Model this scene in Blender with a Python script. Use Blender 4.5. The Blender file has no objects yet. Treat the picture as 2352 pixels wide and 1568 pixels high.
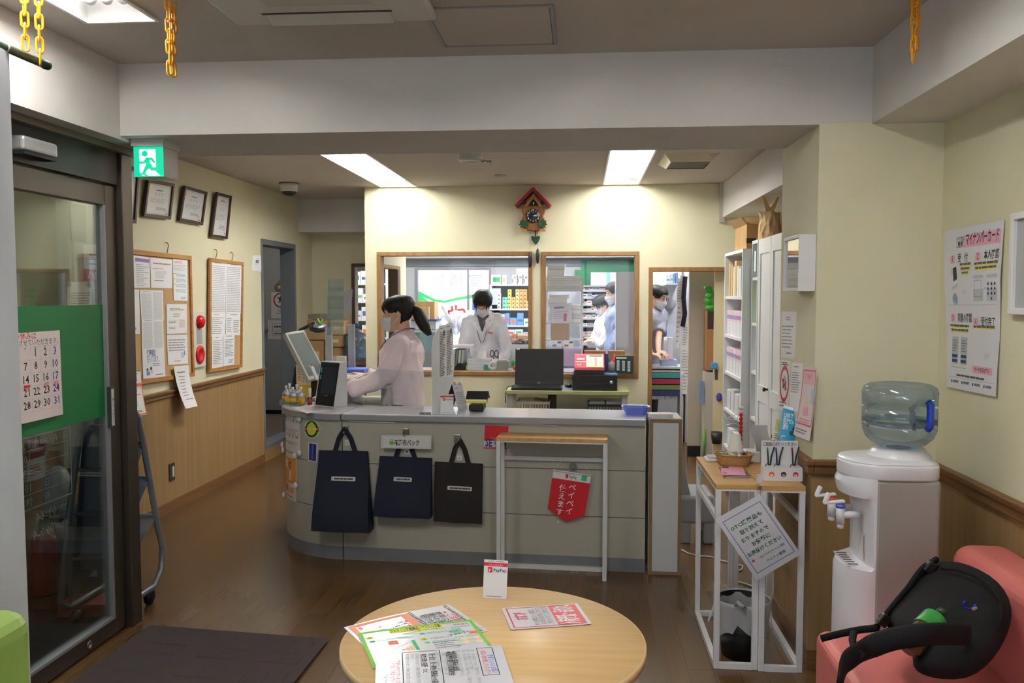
import bpy,bmesh,math,random
from mathutils import Vector,Matrix
random.seed(7)
R=math.radians
sc=bpy.context.scene
col=sc.collection
# ---------------------------------------------------------------- camera
F,YAW,PITCH,EYE=1950.0,0.0822,0.0547,Vector((0,0,1.5))
cd=bpy.data.cameras.new('camera');cam=bpy.data.objects.new('camera',cd);col.objects.link(cam)
cd.sensor_width=36.0;cd.lens=F/2352*36.0;cd.clip_start=0.05
cam.location=EYE;cam.rotation_euler=(math.pi/2-PITCH,0,YAW)
sc.camera=cam
# ---------------------------------------------------------------- world, exposure
w=bpy.data.worlds.new('daylight');sc.world=w;w.use_nodes=True
bg=w.node_tree.nodes['Background'];bg.inputs[0].default_value=(0.80,0.90,1.0,1);bg.inputs[1].default_value=1.9
vs=sc.view_settings;vs.view_transform='Standard';vs.look='None';vs.gamma=1;vs.use_curve_mapping=False
vs.exposure=0.27
sc.cycles.use_denoising=True;sc.cycles.max_bounces=8;sc.cycles.diffuse_bounces=5;sc.cycles.transparent_max_bounces=16
sc.cycles.caustics_reflective=False;sc.cycles.caustics_refractive=False
sl_=bpy.data.lights.new('sun','SUN');sl_.energy=11;sl_.angle=.02;so_=bpy.data.objects.new('sun',sl_);col.objects.link(so_);so_.rotation_euler=(R(-48),0,R(12))  # stands behind the building: only the back window's banner sees it
TUBE=31.0  # brightness of the fluorescent tubes
# ---------------------------------------------------------------- pixel rays of the photograph
_fw=Vector((-math.sin(YAW)*math.cos(PITCH),math.cos(YAW)*math.cos(PITCH),-math.sin(PITCH)))
_rt=Vector((math.cos(YAW),math.sin(YAW),0));_dn=_fw.cross(_rt)
def _ray(x,y):return _fw+_rt*((x-1176)/F)+_dn*((y-784)/F)
def _at(ax,x,y,v):
    d=_ray(x,y);return EYE+d*((v-EYE[ax])/d[ax])
def aX(x,y,v):return _at(0,x,y,v)
def aY(x,y,v):return _at(1,x,y,v)
def aZ(x,y,v):return _at(2,x,y,v)
# ---------------------------------------------------------------- materials
def lin(c):
    return tuple(((v/255/12.92)if v/255<=.04045 else ((v/255+.055)/1.055)**2.4)for v in c)
_m={}
def M(c,rough=.5,metal=0.,spec=.5,name=None):
    k=(c,rough,metal,spec,name)
    if k in _m:return _m[k]
    m=bpy.data.materials.new(name or 'mat_%d_%d_%d'%c);m.use_nodes=True
    b=m.node_tree.nodes['Principled BSDF']
    b.inputs['Base Color'].default_value=lin(c)+(1,);b.inputs['Roughness'].default_value=rough
    b.inputs['Metallic'].default_value=metal;b.inputs['Specular IOR Level'].default_value=spec
    _m[k]=m;return m
def noisy(name,c,c2=None,scale=(1,1,1),rough=.6,bump=0.,bscale=300.,detail=3,spec=.4,dist=0.):
    """two tones mixed by stretched noise, with an optional fine bump"""
    m=bpy.data.materials.new(name);m.use_nodes=True;nt=m.node_tree;n=nt.nodes;L=nt.links
    b=n['Principled BSDF'];b.inputs['Roughness'].default_value=rough;b.inputs['Specular IOR Level'].default_value=spec
    tc=n.new('ShaderNodeTexCoord');mp=n.new('ShaderNodeMapping');mp.inputs['Scale'].default_value=scale
    L.new(tc.outputs['Object'],mp.inputs[0])
    nz=n.new('ShaderNodeTexNoise');nz.inputs['Scale'].default_value=1.;nz.inputs['Detail'].default_value=detail
    nz.inputs['Distortion'].default_value=dist
    L.new(mp.outputs[0],nz.inputs['Vector'])
    cr=n.new('ShaderNodeValToRGB');cr.color_ramp.elements[0].position=.36;cr.color_ramp.elements[1].position=.64
    cr.color_ramp.elements[0].color=lin(c)+(1,);cr.color_ramp.elements[1].color=lin(c2 or c)+(1,)
    L.new(nz.outputs[0],cr.inputs[0]);L.new(cr.outputs[0],b.inputs['Base Color'])
    if bump:
        n2=n.new('ShaderNodeTexNoise');n2.inputs['Scale'].default_value=bscale;n2.inputs['Detail'].default_value=2
        L.new(tc.outputs['Object'],n2.inputs['Vector'])
        bp=n.new('ShaderNodeBump');bp.inputs['Strength'].default_value=bump;bp.inputs['Distance'].default_value=.004
        L.new(n2.outputs[0],bp.inputs['Height']);L.new(bp.outputs[0],b.inputs['Normal'])
    return m
def glassy(name,tint=(255,255,255),gloss=.06,rough=.02,haze=0.):
    """a thin pane: mostly see-through, a little mirror, optional milky haze"""
    m=bpy.data.materials.new(name);m.use_nodes=True;nt=m.node_tree;n=nt.nodes;L=nt.links
    for x in list(n):n.remove(x)
    out=n.new('ShaderNodeOutputMaterial');tr=n.new('ShaderNodeBsdfTransparent');tr.inputs[0].default_value=lin(tint)+(1,)
    gl=n.new('ShaderNodeBsdfGlossy');gl.inputs['Roughness'].default_value=rough
    lw=n.new('ShaderNodeLayerWeight');lw.inputs[0].default_value=.18
    ma=n.new('ShaderNodeMath');ma.operation='MULTIPLY_ADD';ma.inputs[1].default_value=.5;ma.inputs[2].default_value=gloss
    L.new(lw.outputs['Fresnel'],ma.inputs[0])
    mx=n.new('ShaderNodeMixShader');L.new(ma.outputs[0],mx.inputs[0]);L.new(tr.outputs[0],mx.inputs[1]);L.new(gl.outputs[0],mx.inputs[2])
    last=mx
    if haze:
        df=n.new('ShaderNodeBsdfDiffuse');df.inputs[0].default_value=lin((235,238,242))+(1,)
        m2=n.new('ShaderNodeMixShader');m2.inputs[0].default_value=haze
        L.new(last.outputs[0],m2.inputs[1]);L.new(df.outputs[0],m2.inputs[2]);last=m2
    L.new(last.outputs[0],out.inputs[0]);return m
def glow(name,c,s):
    m=bpy.data.materials.new(name);m.use_nodes=True;b=m.node_tree.nodes['Principled BSDF']
    b.inputs['Base Color'].default_value=lin(c)+(1,);b.inputs['Emission Color'].default_value=lin(c)+(1,)
    b.inputs['Emission Strength'].default_value=s;return m
# ---------------------------------------------------------------- mesh building
_BOXF=[(0,3,2,1),(4,5,6,7),(0,1,5,4),(1,2,6,5),(2,3,7,6),(3,0,4,7)]
_nb=0
class MB:
    """collects shapes in world coordinates, then links them as ONE mesh object"""
    def __init__(s):s.v=[];s.f=[];s.fm=[];s.fs=[];s.mats=[]
    def mi(s,m):
        if m not in s.mats:s.mats.append(m)
        return s.mats.index(m)
    def add(s,vs,fs,m,smooth=False):
        o=len(s.v);s.v+=[Vector(p)for p in vs];i=s.mi(m)
        for f in fs:s.f.append([o+k for k in f]);s.fm.append(i);s.fs.append(smooth)
        return s
    def bx(s,x0,x1,y0,y1,z0,z1,m):
        global _nb
        if x0>x1:x0,x1=x1,x0
        if y0>y1:y0,y1=y1,y0
        if z0>z1:z0,z1=z1,z0
        _nb+=1;e=(_nb*.618%1)*.0002  # no two boxes share a face
        x0-=e;x1+=e;y0-=e;y1+=e;z0-=e;z1+=e
        return s.add([(x0,y0,z0),(x1,y0,z0),(x1,y1,z0),(x0,y1,z0),(x0,y0,z1),(x1,y0,z1),(x1,y1,z1),(x0,y1,z1)],_BOXF,m)
    def box(s,c,d,m,mat=None):
        c=Vector(c);h=Vector(d)/2
        P=[Vector((sx*h.x,sy*h.y,sz*h.z))for sz in (-1,1)for sx,sy in ((-1,-1),(1,-1),(1,1),(-1,1))]
        if mat is not None:P=[mat@p for p in P]
        return s.add([c+p for p in P],_BOXF,m)
    def bar(s,a,b,wd,m,up=(0,0,1),dp=None):
        """square bar from a to b"""
        a=Vector(a);b=Vector(b);d=(b-a).normalized();u=Vector(up)
        if abs(d.dot(u))>.95:u=Vector((0,1,0))
        r=d.cross(u).normalized()*(wd/2);u=r.cross(d).normalized()*((dp or wd)/2)
        return s.add([a-r-u,a+r-u,a+r+u,a-r+u,b-r-u,b+r-u,b+r+u,b-r+u],_BOXF,m)
    def prism(s,poly,depth,m,O=(0,0,0),U=(1,0,0),V=(0,0,1),smooth=False):
        """2-D outline (counter-clockwise seen from -N side) pushed along N = U x V by depth"""
        O=Vector(O);U=Vector(U);V=Vector(V);N=U.cross(V).normalized()*depth;n=len(poly)
        P=[O+U*a+V*b for a,b in poly]
        s.add(P+[p+N for p in P],[list(range(n))[::-1],list(range(n,2*n))],m)
        s.add(P+[p+N for p in P],[(i,(i+1)%n,n+(i+1)%n,n+i)for i in range(n)],m,smooth);return s
    def loft(s,rings,m,smooth=True,closed=True,caps=True):
        n=len(rings[0]);k=len(rings);vs=[p for r in rings for p in r];fs=[]
        for j in range(k-1):
            for i in range(n if closed else n-1):
                a,b=j*n+i,j*n+(i+1)%n;fs.append((a,b,b+n,a+n))
        if caps:fs.append(list(range(n))[::-1]);fs.append([(k-1)*n+i for i in range(n)])
        return s.add(vs,fs,m,smooth)
    def lathe(s,prof,c,m,n=28,axis=(0,0,1),smooth=True,caps=True):
        c=Vector(c);a=Vector(axis).normalized();x=a.orthogonal().normalized();y=a.cross(x)
        return s.loft([[c+a*z+(x*math.cos(2*math.pi*i/n)+y*math.sin(2*math.pi*i/n))*max(r,1e-4)for i in range(n)]for r,z in prof],m,smooth,True,caps)
    def cyl(s,a,b,r,m,n=16,r2=None):
        a=Vector(a);b=Vector(b);return s.lathe([(r,0),(r if r2 is None else r2,(b-a).length)],a,m,n,b-a)
    def tube(s,path,r,m,n=8,closed=False,flat=None,up=None):
        """round (or flat: second radius) tube along points; r may be a list"""
        P=[Vector(p)for p in path];k=len(P);rings=[];ref=Vector(up)if up else None
        for i,p in enumerate(P):
            if closed:d=P[(i+1)%k]-P[i-1]
            else:d=P[min(i+1,k-1)]-P[max(i-1,0)]
            d.normalize()
            if ref is None:ref=d.orthogonal()
            x=ref-d*ref.dot(d)
            if x.length<1e-5:x=d.orthogonal()
            x.normalize();y=d.cross(x)
            if up is None:ref=x
            ra=r[i]if isinstance(r,(list,tuple))else r;rb=ra if flat is None else flat
            rings.append([p+x*math.cos(2*math.pi*j/n)*ra+y*math.sin(2*math.pi*j/n)*rb for j in range(n)])
        if closed:rings.append(rings[0])
        return s.loft(rings,m,True,True,not closed)
    def ell(s,c,rad,m,mat=None,nu=16,nv=10):
        c=Vector(c);vs=[];fs=[]
        for j in range(nv+1):
            t=math.pi*j/nv
            for i in range(nu):
                p=Vector((rad[0]*math.sin(t)*math.cos(2*math.pi*i/nu),rad[1]*math.sin(t)*math.sin(2*math.pi*i/nu),-rad[2]*math.cos(t)))
                vs.append(c+(mat@p if mat is not None else p))
        for j in range(nv):
            for i in range(nu):a,b=j*nu+i,j*nu+(i+1)%nu;fs.append((a,b,b+nu,a+nu))
        return s.add(vs,fs,m,True)
    def grid(s,fn,nu,nv,m,smooth=True,thick=0.):
        """sheet of points fn(u, v), u, v in 0..1; thick > 0 gives it a back side"""
        P=[[Vector(fn(i/nu,j/nv))for i in range(nu+1)]for j in range(nv+1)]
        vs=[p for r in P for p in r];w=nu+1
        fs=[(j*w+i,j*w+i+1,(j+1)*w+i+1,(j+1)*w+i)for j in range(nv)for i in range(nu)]
        if not thick:return s.add(vs,fs,m,smooth)
        nrm=[]
        for j in range(nv+1):
            for i in range(w):
                du=P[j][min(i+1,nu)]-P[j][max(i-1,0)];dv=P[min(j+1,nv)][i]-P[max(j-1,0)][i];nn=du.cross(dv)
                nrm.append(nn.normalized()if nn.length>1e-9 else Vector((0,0,1)))
        k=len(vs);back=[p-q*thick for p,q in zip(vs,nrm)]
        bf=[tuple(k+a for a in f[::-1])for f in fs]
        edge=[(i,i+1)for i in range(nu)]+[(nu+j*w,nu+(j+1)*w)for j in range(nv)]+[(nv*w+i+1,nv*w+i)for i in range(nu)]+[((j+1)*w,j*w)for j in range(nv)]
        s.add(vs,fs,m,smooth);s.add(back,[tuple(a-k for a in f)for f in bf],m,smooth)
        return s.add(vs+back,[(b,a,a+k,b+k)for a,b in edge],m,False)
    def build(s,name,parent=None,bev=0.,origin=None,sub=0,seg=2,fix=True,mod=None):
        if parent is not None:o=parent['_w']if '_w' in parent else tuple(parent.matrix_world.translation)
        elif origin is not None:o=origin
        else:
            xs=[p.x for p in s.v];ys=[p.y for p in s.v];o=((min(xs)+max(xs))/2,(min(ys)+max(ys))/2,min(p.z for p in s.v))
        o=Vector(o);me=bpy.data.meshes.new(name)
        me.from_pydata([p-o for p in s.v],[],s.f)
        for m in s.mats:me.materials.append(m)
        me.polygons.foreach_set('material_index',s.fm);me.polygons.foreach_set('use_smooth',s.fs);me.update()
        if fix:
            b=bmesh.new();b.from_mesh(me);bmesh.ops.recalc_face_normals(b,faces=b.faces);b.to_mesh(me);b.free()
        ob=bpy.data.objects.new(name,me);col.objects.link(ob)
        if parent is not None:ob.parent=parent
        else:ob.location=o
        ob['_w']=tuple(o)
        if bev:
            md=ob.modifiers.new('bevel','BEVEL');md.width=bev;md.segments=seg;md.limit_method='ANGLE';md.angle_limit=R(40)
        if sub:
            md=ob.modifiers.new('subsurf','SUBSURF');md.levels=sub;md.render_levels=sub
        return ob
def tag(o,label,cat,group=None):
    o['label']=label;o['category']=cat
    if group:o['group']=group
    return o
def thing(name,label,cat,loc=(0,0,0),group=None):
    o=bpy.data.objects.new(name,None);col.objects.link(o);o.location=loc;o.empty_display_size=.1;o['_w']=tuple(loc)
    return tag(o,label,cat,group)
def struct(mb,name,**k):
    o=mb.build(name,**k);o['kind']='structure';return o
def one(mb,name,label,cat,group=None,**k):return tag(mb.build(name,**k),label,cat,group)
def dup(root,loc,rz=0.,label=None,group=None):
    r=root.copy();col.objects.link(r);r.location=loc;r.rotation_euler=(root.rotation_euler[0],root.rotation_euler[1],root.rotation_euler[2]+rz)
    if label:r['label']=label
    if group:r['group']=group
    for ch in list(root.children):
        c=ch.copy();col.objects.link(c);c.parent=r
        for g in list(ch.children):
            d=g.copy();col.objects.link(d);d.parent=c
    return r
def sm(t):t=max(0.,min(1.,t));return t*t*(3-2*t)
# ---------------------------------------------------------------- lettering and printed sheets
_tx={}
def glyphs(t,bold=0.):
    k=(t,bold)
    if k not in _tx:
        cu=bpy.data.curves.new('lettering','FONT');cu.body=t;cu.resolution_u=1;cu.offset=bold
        ob=bpy.data.objects.new('lettering',cu);col.objects.link(ob);dg=bpy.context.evaluated_depsgraph_get();dg.update()
        me=ob.evaluated_get(dg).to_mesh()
        V=[(v.co.x,v.co.y)for v in me.vertices];Fs=[tuple(p.vertices)for p in me.polygons]
        ob.evaluated_get(dg).to_mesh_clear();bpy.data.objects.remove(ob);bpy.data.curves.remove(cu)
        xs=[a for a,b in V]or [0,1]
        _tx[k]=(V,Fs,min(xs),max(xs))
    return _tx[k]
INK=(38,40,48);RED=(205,40,48);PAPER=(248,248,252)
def ink(c):return M(c,.55,name='ink_%d_%d_%d'%c)
class Page:
    """a printed sheet on the surface S(u, v): u to the right, v downwards, both 0..1"""
    def __init__(s,mb,S,W,H,lift=.0006):
        s.mb=mb;s.S=S;s.W=W;s.H=H;s.k=1;s.lift=lift;s.q=5
    def P(s,u,v,k=None):
        e=.01;p=Vector(s.S(u,v));n=(Vector(s.S(u,v+e))-p).cross(Vector(s.S(u+e,v))-p)
        return p+n.normalized()*(s.lift*(s.k if k is None else k))
    def poly(s,pts,c):s.mb.add([s.P(u,v)for u,v in pts],[tuple(range(len(pts)))[::-1]],c if not isinstance(c,tuple)else ink(c));return s
    def r(s,u0,v0,u1,v1,c):
        n=max(1,int(abs(u1-u0)*s.q));m=max(1,int(abs(v1-v0)*s.q));c=ink(c)if isinstance(c,tuple)else c
        s.mb.grid(lambda a,b:s.P(u0+(u1-u0)*a,v0+(v1-v0)*b),n,m,c);return s
    def up(s):s.k+=1;return s
    def frame(s,u0,v0,u1,v1,t,c):
        a=t/s.W;b=t/s.H
        return s.r(u0,v0,u1,v0+b,c).r(u0,v1-b,u1,v1,c).r(u0,v0+b,u0+a,v1-b,c).r(u1-a,v0+b,u1,v1-b,c)
    def disc(s,u,v,rad,c,n=20,ry=1.):return s.poly([(u+rad*math.cos(2*math.pi*i/n)/s.W,v-ry*rad*math.sin(2*math.pi*i/n)/s.H)for i in range(n)][::-1],c)
    def ring(s,u,v,ra,rb,c,n=28):
        q=lambda rr,i:s.P(u+rr*math.cos(2*math.pi*i/n)/s.W,v-rr*math.sin(2*math.pi*i/n)/s.H)
        s.mb.add([q(ra,i)for i in range(n)]+[q(rb,i)for i in range(n)],[(i,(i+1)%n,n+(i+1)%n,n+i)for i in range(n)],ink(c));return s
    def line(s,u0,v0,u1,v1,t,c):
        d=Vector(((u1-u0)*s.W,(v1-v0)*s.H));d.normalize();n=Vector((-d.y,d.x))*t/2
        a,b=n.x/s.W,n.y/s.H;return s.poly([(u0+a,v0+b),(u0-a,v0-b),(u1-a,v1-b),(u1+a,v1+b)],c)
    def t(s,u,v,size,txt,c=INK,al='l',bold=0.,rot=0,sx=1.,fit=None,mx=None):
        """text with its baseline at v; size in metres; rot in degrees (90 = reads upwards)"""
        V,Fs,x0,x1=glyphs(txt,bold)
        if fit:sx=fit/((x1-x0)*size)
        if mx:sx=min(1.,mx/((x1-x0)*size))
        o={'l':0,'c':(x0+x1)/2,'r':x1}[al];ca,sa=math.cos(R(rot)),math.sin(R(rot));vs=[]
        for a,b in V:
            a=(a-o)*size*sx;b=b*size
            vs.append(s.P(u+(a*ca-b*sa)/s.W,v-(a*sa+b*ca)/s.H))
        s.mb.add(vs,Fs,ink(c)if isinstance(c,tuple)else c);return s
    def vt(s,u,v,size,txt,c=INK,bold=0.,step=1.05):
        """vertical lettering, top at v"""
        for i,ch in enumerate(txt):s.t(u,v+(i+.85)*size*step/s.H,size,ch,c,'c',bold,rot=-90 if ch=='ー' else 0)
        return s
    def txt(s,u0,v0,u1,v1,n,c=(120,122,132),fill=.45,ragged=.3,rng=None,words=True):
        """n rows of small unreadable print"""
        g=rng or random.Random(int(u0*991+v0*7919+n));h=(v1-v0)/n
        for i in range(n):
            e=u1-(u1-u0)*ragged*g.random();a=u0;y=v0+i*h+h*(1-fill)/2
            while a<e-1e-4:
                b=min(e,a+(u1-u0)*(g.uniform(.06,.3)if words else 2));s.r(a,y,b,y+h*fill,c);a=b+(u1-u0)*.02
        return s
def quad(TL,TR,BR,BL,bulge=0.,fn=None):
    TL,TR,BR,BL=map(Vector,(TL,TR,BR,BL));n=(BL-TL).cross(TR-TL).normalized()
    def S(u,v):
        p=(TL*(1-u)+TR*u)*(1-v)+(BL*(1-u)+BR*u)*v
        if bulge:p=p+n*bulge*4*u*(1-u)*(.3+.7*v)
        if fn:p=p+n*fn(u,v)
        return p
    return S
def sheet(mb,S,W,H,c=PAPER,thick=.0008,nu=6,nv=6,rough=.5):
    mb.grid(lambda u,v:S(1-u,v),nu,nv,M(c,rough,name='paper_%d_%d_%d'%c),True,thick)
    G=[[Vector(S(i/nu,j/nv))for i in range(nu+1)]for j in range(nv+1)]
    def Sg(u,v):
        i=min(nu-1,max(0,int(u*nu)));j=min(nv-1,max(0,int(v*nv)));a=u*nu-i;b=v*nv-j
        return (G[j][i]*(1-a)+G[j][i+1]*a)*(1-b)+(G[j+1][i]*(1-a)+G[j+1][i+1]*a)*b
    pg=Page(mb,Sg,W,H);pg.q=1 if nu<2 else 12;return pg
def dims(TL,TR,BR,BL):return (Vector(TR)-Vector(TL)).length,(Vector(BL)-Vector(TL)).length
def poster(q,c=PAPER,bulge=0.,fn=None,**k):
    """sheet from four corners TL, TR, BR, BL"""
    mb=MB();W,H=dims(*q);return sheet(mb,quad(*q,bulge=bulge,fn=fn),W,H,c,**k),mb
def on(ax,val,*px):
    """four photo points on the wall plane where axis ax has the value val"""
    return [_at(ax,x,y,val)for x,y in px]
# ================================================================ THE SETTING
XL,XR,YP,ZC,ZB,YB,YB2,ZR=-2.845,1.389,7.483,2.457,2.163,3.437,3.978,.848
wall_y=noisy('wallpaper_yellow',(222,216,186),(226,221,193),(3,3,3),.75,.25,260)
wall_w=noisy('wallpaper_white',(212,209,207),(216,213,211),(3,3,3),.8,.35,240)
ceil_m=noisy('ceiling_board',(190,184,178),(195,189,183),(2,2,2),.85,.2,300)
wood_p=noisy('wainscot_veneer',(146,116,76),(157,127,86),(26,26,.9),.55,0,detail=4,dist=.4)
wood_t=noisy('dark_rail_wood',(112,78,46),(128,90,54),(3,3,60),.45,0)
wood_f=noisy('frame_oak',(134,98,58),(150,112,68),(30,30,6),.45,0)
beech=noisy('beech_board',(214,176,124),(222,186,134),(3,40,40),.38,0)
oaktop=noisy('oak_board',(190,146,88),(204,160,102),(30,2,30),.42,0)
bronze=M((96,86,78),.38,.75,name='bronze_aluminium');bronze_d=M((62,56,52),.4,.6,name='dark_bronze_aluminium')
white_p=M((232,232,234),.4,name='white_paint');black=M((20,20,22),.5,name='black_plastic');steel=M((170,172,176),.28,.9,name='steel')
grey_m=M((150,152,158),.4,.3,name='grey_metal');clear=glassy('clear_glass',gloss=.02);acryl=glassy('clear_acrylic',(236,244,246),.07,.05,.08)
def floor_mat():
    m=bpy.data.materials.new('plank_floor');m.use_nodes=True;nt=m.node_tree;n=nt.nodes;L=nt.links;b=n['Principled BSDF']
    tc=n.new('ShaderNodeTexCoord');mp=n.new('ShaderNodeMapping');mp.inputs['Rotation'].default_value=(0,0,R(90));L.new(tc.outputs['Object'],mp.inputs[0])
    br=n.new('ShaderNodeTexBrick');br.inputs['Scale'].default_value=1;br.inputs['Brick Width'].default_value=.92;br.inputs['Row Height'].default_value=.101
    br.inputs['Mortar Size'].default_value=.0007;br.inputs['Color1'].default_value=lin((92,67,39))+(1,);br.inputs['Color2'].default_value=lin((101,74,44))+(1,)
    br.inputs['Mortar'].default_value=lin((70,49,29))+(1,);L.new(mp.outputs[0],br.inputs['Vector'])
    m2=n.new('ShaderNodeMapping');m2.inputs['Scale'].default_value=(70,1.6,1);L.new(tc.outputs['Object'],m2.inputs[0])
    nz=n.new('ShaderNodeTexNoise');nz.inputs['Scale'].default_value=1;nz.inputs['Detail'].default_value=5;nz.inputs['Distortion'].default_value=.15;L.new(m2.outputs[0],nz.inputs['Vector'])
    cr=n.new('ShaderNodeValToRGB');cr.color_ramp.elements[0].color=(.88,.87,.85,1);cr.color_ramp.elements[1].color=(1.08,1.07,1.05,1);L.new(nz.outputs[0],cr.inputs[0])
    mx=n.new('ShaderNodeMixRGB');mx.blend_type='MULTIPLY';mx.inputs[0].default_value=1;L.new(br.outputs['Color'],mx.inputs[1]);L.new(cr.outputs[0],mx.inputs[2])
    L.new(mx.outputs[0],b.inputs['Base Color']);b.inputs['Roughness'].default_value=.24;b.inputs['Specular IOR Level'].default_value=.45
    return m
struct(MB().bx(XL-.1,3.2,-2.7,11.3,-.1,0,floor_mat()),'floor')
struct(MB().bx(XL-.1,3.2,-2.7,11.3,2.457+.13,2.457+.2,ceil_m),'ceiling')
# visible ceiling board, cut around the lamp recesses
LAMPS=[(-1.73,-1.485,1.62,2.9),(.16,.42,1.35,2.62),(-1.775,-1.465,5.55,7.44),(.185,.475,5.6,7.44),
         (-1.3,-1.0,8.9,10.1),(.3,.6,8.9,10.1),(1.25,1.5,8.2,9.4),(-2.6,-2.35,9.1,10.1),(-.5,-.2,8.9,10.1)]  # last lamp is unseen, added to brighten the dispensing room
def cut_ceiling():
    xs=sorted({XL-.1,3.2}|{v for l in LAMPS for v in l[:2]});ys=sorted({-2.7,11.3}|{v for l in LAMPS for v in l[2:]});b=MB()
    for i in range(len(xs)-1):
        for j in range(len(ys)-1):
            cx,cy=(xs[i]+xs[i+1])/2,(ys[j]+ys[j+1])/2
            if any(l[0]<cx<l[1]and l[2]<cy<l[3]for l in LAMPS):continue
            b.add([(xs[i],ys[j],ZC),(xs[i+1],ys[j],ZC),(xs[i+1],ys[j+1],ZC),(xs[i],ys[j+1],ZC)],[(0,3,2,1)],ceil_m)
    return struct(b,'ceiling',fix=False)
cut_ceiling()
# left wall with wainscot, broken by the grey doorway
DW0,DW1=7.377,8.237
struct(MB().bx(XL-.1,XL,-3.2,DW0,0,ZC,wall_y).bx(XL-.1,XL,DW0,DW1,1.98,ZC,wall_y).bx(XL-.1,XL,DW1,11.3,0,ZC,wall_y).bx(XL-.1,XL,DW0,DW1,-.01,.135,wood_p),'wall_left')
struct(MB().bx(XL,XL+.008,-3.2,DW0-.02,.07,ZR-.03,wood_p),'trim_1')
struct(MB().bx(XL,XL+.024,-3.2,DW0-.02,ZR-.05,ZR-.022,wood_t).bx(XL,XL+.034,-3.2,DW0-.02,ZR-.022,ZR,wood_t),'trim_2',bev=.004)
struct(MB().bx(XL,XL+.014,-3.2,DW0-.02,0,.075,wood_t).bx(XL,XL+.014,DW0-.02,DW1+.6,0,.1,wood_p),'baseboard_left')
# right wall, pillar and its cladding
PX,PY2=.9196,4.04
struct(MB().bx(XR,XR+.1,-3.2,YB+.02,0,ZB+.05,wall_y),'wall_right')
struct(MB().bx(PX,1.9,YB,PY2,0,ZB+.004,wall_y),'wall_pillar')
struct(MB().bx(XR-.008,XR,-3.2,YB,.07,ZR-.03,wood_p).bx(PX,XR,YB-.008,YB,.07,ZR-.03,wood_p).bx(PX-.008,PX,YB-.0081,PY2,.07,ZR-.03,wood_p),'trim_3')
def rails(z0,z1,t,m,b):
    b.bx(XR-t,XR,-3.2,YB-t,z0,z1,m).bx(PX,XR,YB-t,YB,z0,z1,m).bx(PX-t,PX,YB-t,PY2,z0,z1,m);return b
struct(rails(ZR-.022,ZR,.034,wood_t,rails(ZR-.056,ZR-.022,.026,wood_t,MB())),'trim_4',bev=.004)
struct(rails(0,.075,.014,wood_t,MB()),'baseboard_right')
# ceiling beams
struct(MB().bx(XL,PX,YB,YB2,ZB,ZC+.02,wall_w).bx(PX,1.9,YB,YB2,ZB+.004,ZC+.02,wall_w),'ceiling_beam_front')
struct(MB().bx(1.117,XR+.05,-3.2,YB-.001,ZB,ZC+.02,wall_w),'ceiling_beam_right')
struct(MB().bx(1.2,1.9,PY2,YP,2.165,ZC+.02,wall_w),'ceiling_beam_back')
struct(MB().bx(XL,-1.93,8.372,8.82,2.13,ZC+.02,wall_w),'ceiling_beam_alcove')
# wall above the entrance door
struct(MB().bx(-2.3,-1.922,-3.2,3.79,2.147,ZC+.02,wall_w),'wall_entrance')
# wall of the dispensing room with two windows and a doorway
W1=(-1.825,-.437,.785,1.882);W2=(-.359,.494,.768,1.879);DR=(.577,1.30,1.74)
fw_=.036
def holes(y0,y1,X0,X1,hs,m,b):
    """wall slab with rectangular openings hs = (x0, x1, z0, z1)"""
    xs=sorted({X0,X1}|{v for h in hs for v in h[:2]});zs=sorted({0,ZC}|{v for h in hs for v in h[2:]})
    for i in range(len(xs)-1):
        for j in range(len(zs)-1):
            cx,cz=(xs[i]+xs[i+1])/2,(zs[j]+zs[j+1])/2
            if any(h[0]<cx<h[1]and h[2]<cz<h[3]for h in hs):continue
            b.bx(xs[i],xs[i+1],y0,y1,zs[j],zs[j+1],m)
    return b
struct(holes(YP,YP+.1,-1.934,3.2,[W1,W2,(DR[0],DR[1],0,DR[2])],wall_y,MB()),'wall_back')
def pane_frame(h,n,y,m,d=.13,sill=True):
    x0,x1,z0,z1=h;b=MB();y0=y-.014
    b.bx(x0,x1,y0,y0+d,z1-fw_,z1,m).bx(x0,x0+fw_,y0,y0+d,z0,z1-fw_,m).bx(x1-fw_,x1,y0,y0+d,z0,z1-fw_,m)
    if sill:b.bx(x0,x1,y0,y0+d,z0,z0+fw_,m)
    return struct(b,'window_%d'%n,bev=.003)
f1=pane_frame(W1,1,YP,wood_f);f2=pane_frame(W2,2,YP,wood_f)
for f,h in ((f1,W1),(f2,W2)):
    MB().bx(h[0]+fw_,h[1]-fw_,YP+.05,YP+.056,h[2]+fw_,h[3]-fw_,clear).build('pane',f)
gm=glassy('etched_letters',(150,152,160),.02,.3,.5)
TL,TR,BR,BL=on(1,YP+.048,(985,618),(1110,618),(1110,660),(985,660))
mb=MB();pg=Page(mb,quad(TL,TR,BR,BL),*dims(TL,TR,BR,BL))
for u,ch in ((.155,'調'),(.5,'剤'),(.845,'室')):pg.t(u,.9,.125,ch,gm,'c')
mb.build('window_lettering',f1)
b=MB();b.bx(DR[0],DR[0]+fw_,YP-.014,YP+.115,0,DR[2],wood_f).bx(DR[0],DR[1],YP-.014,YP+.115,DR[2]-fw_,DR[2],wood_f);struct(b,'trim_5',bev=.003)
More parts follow.
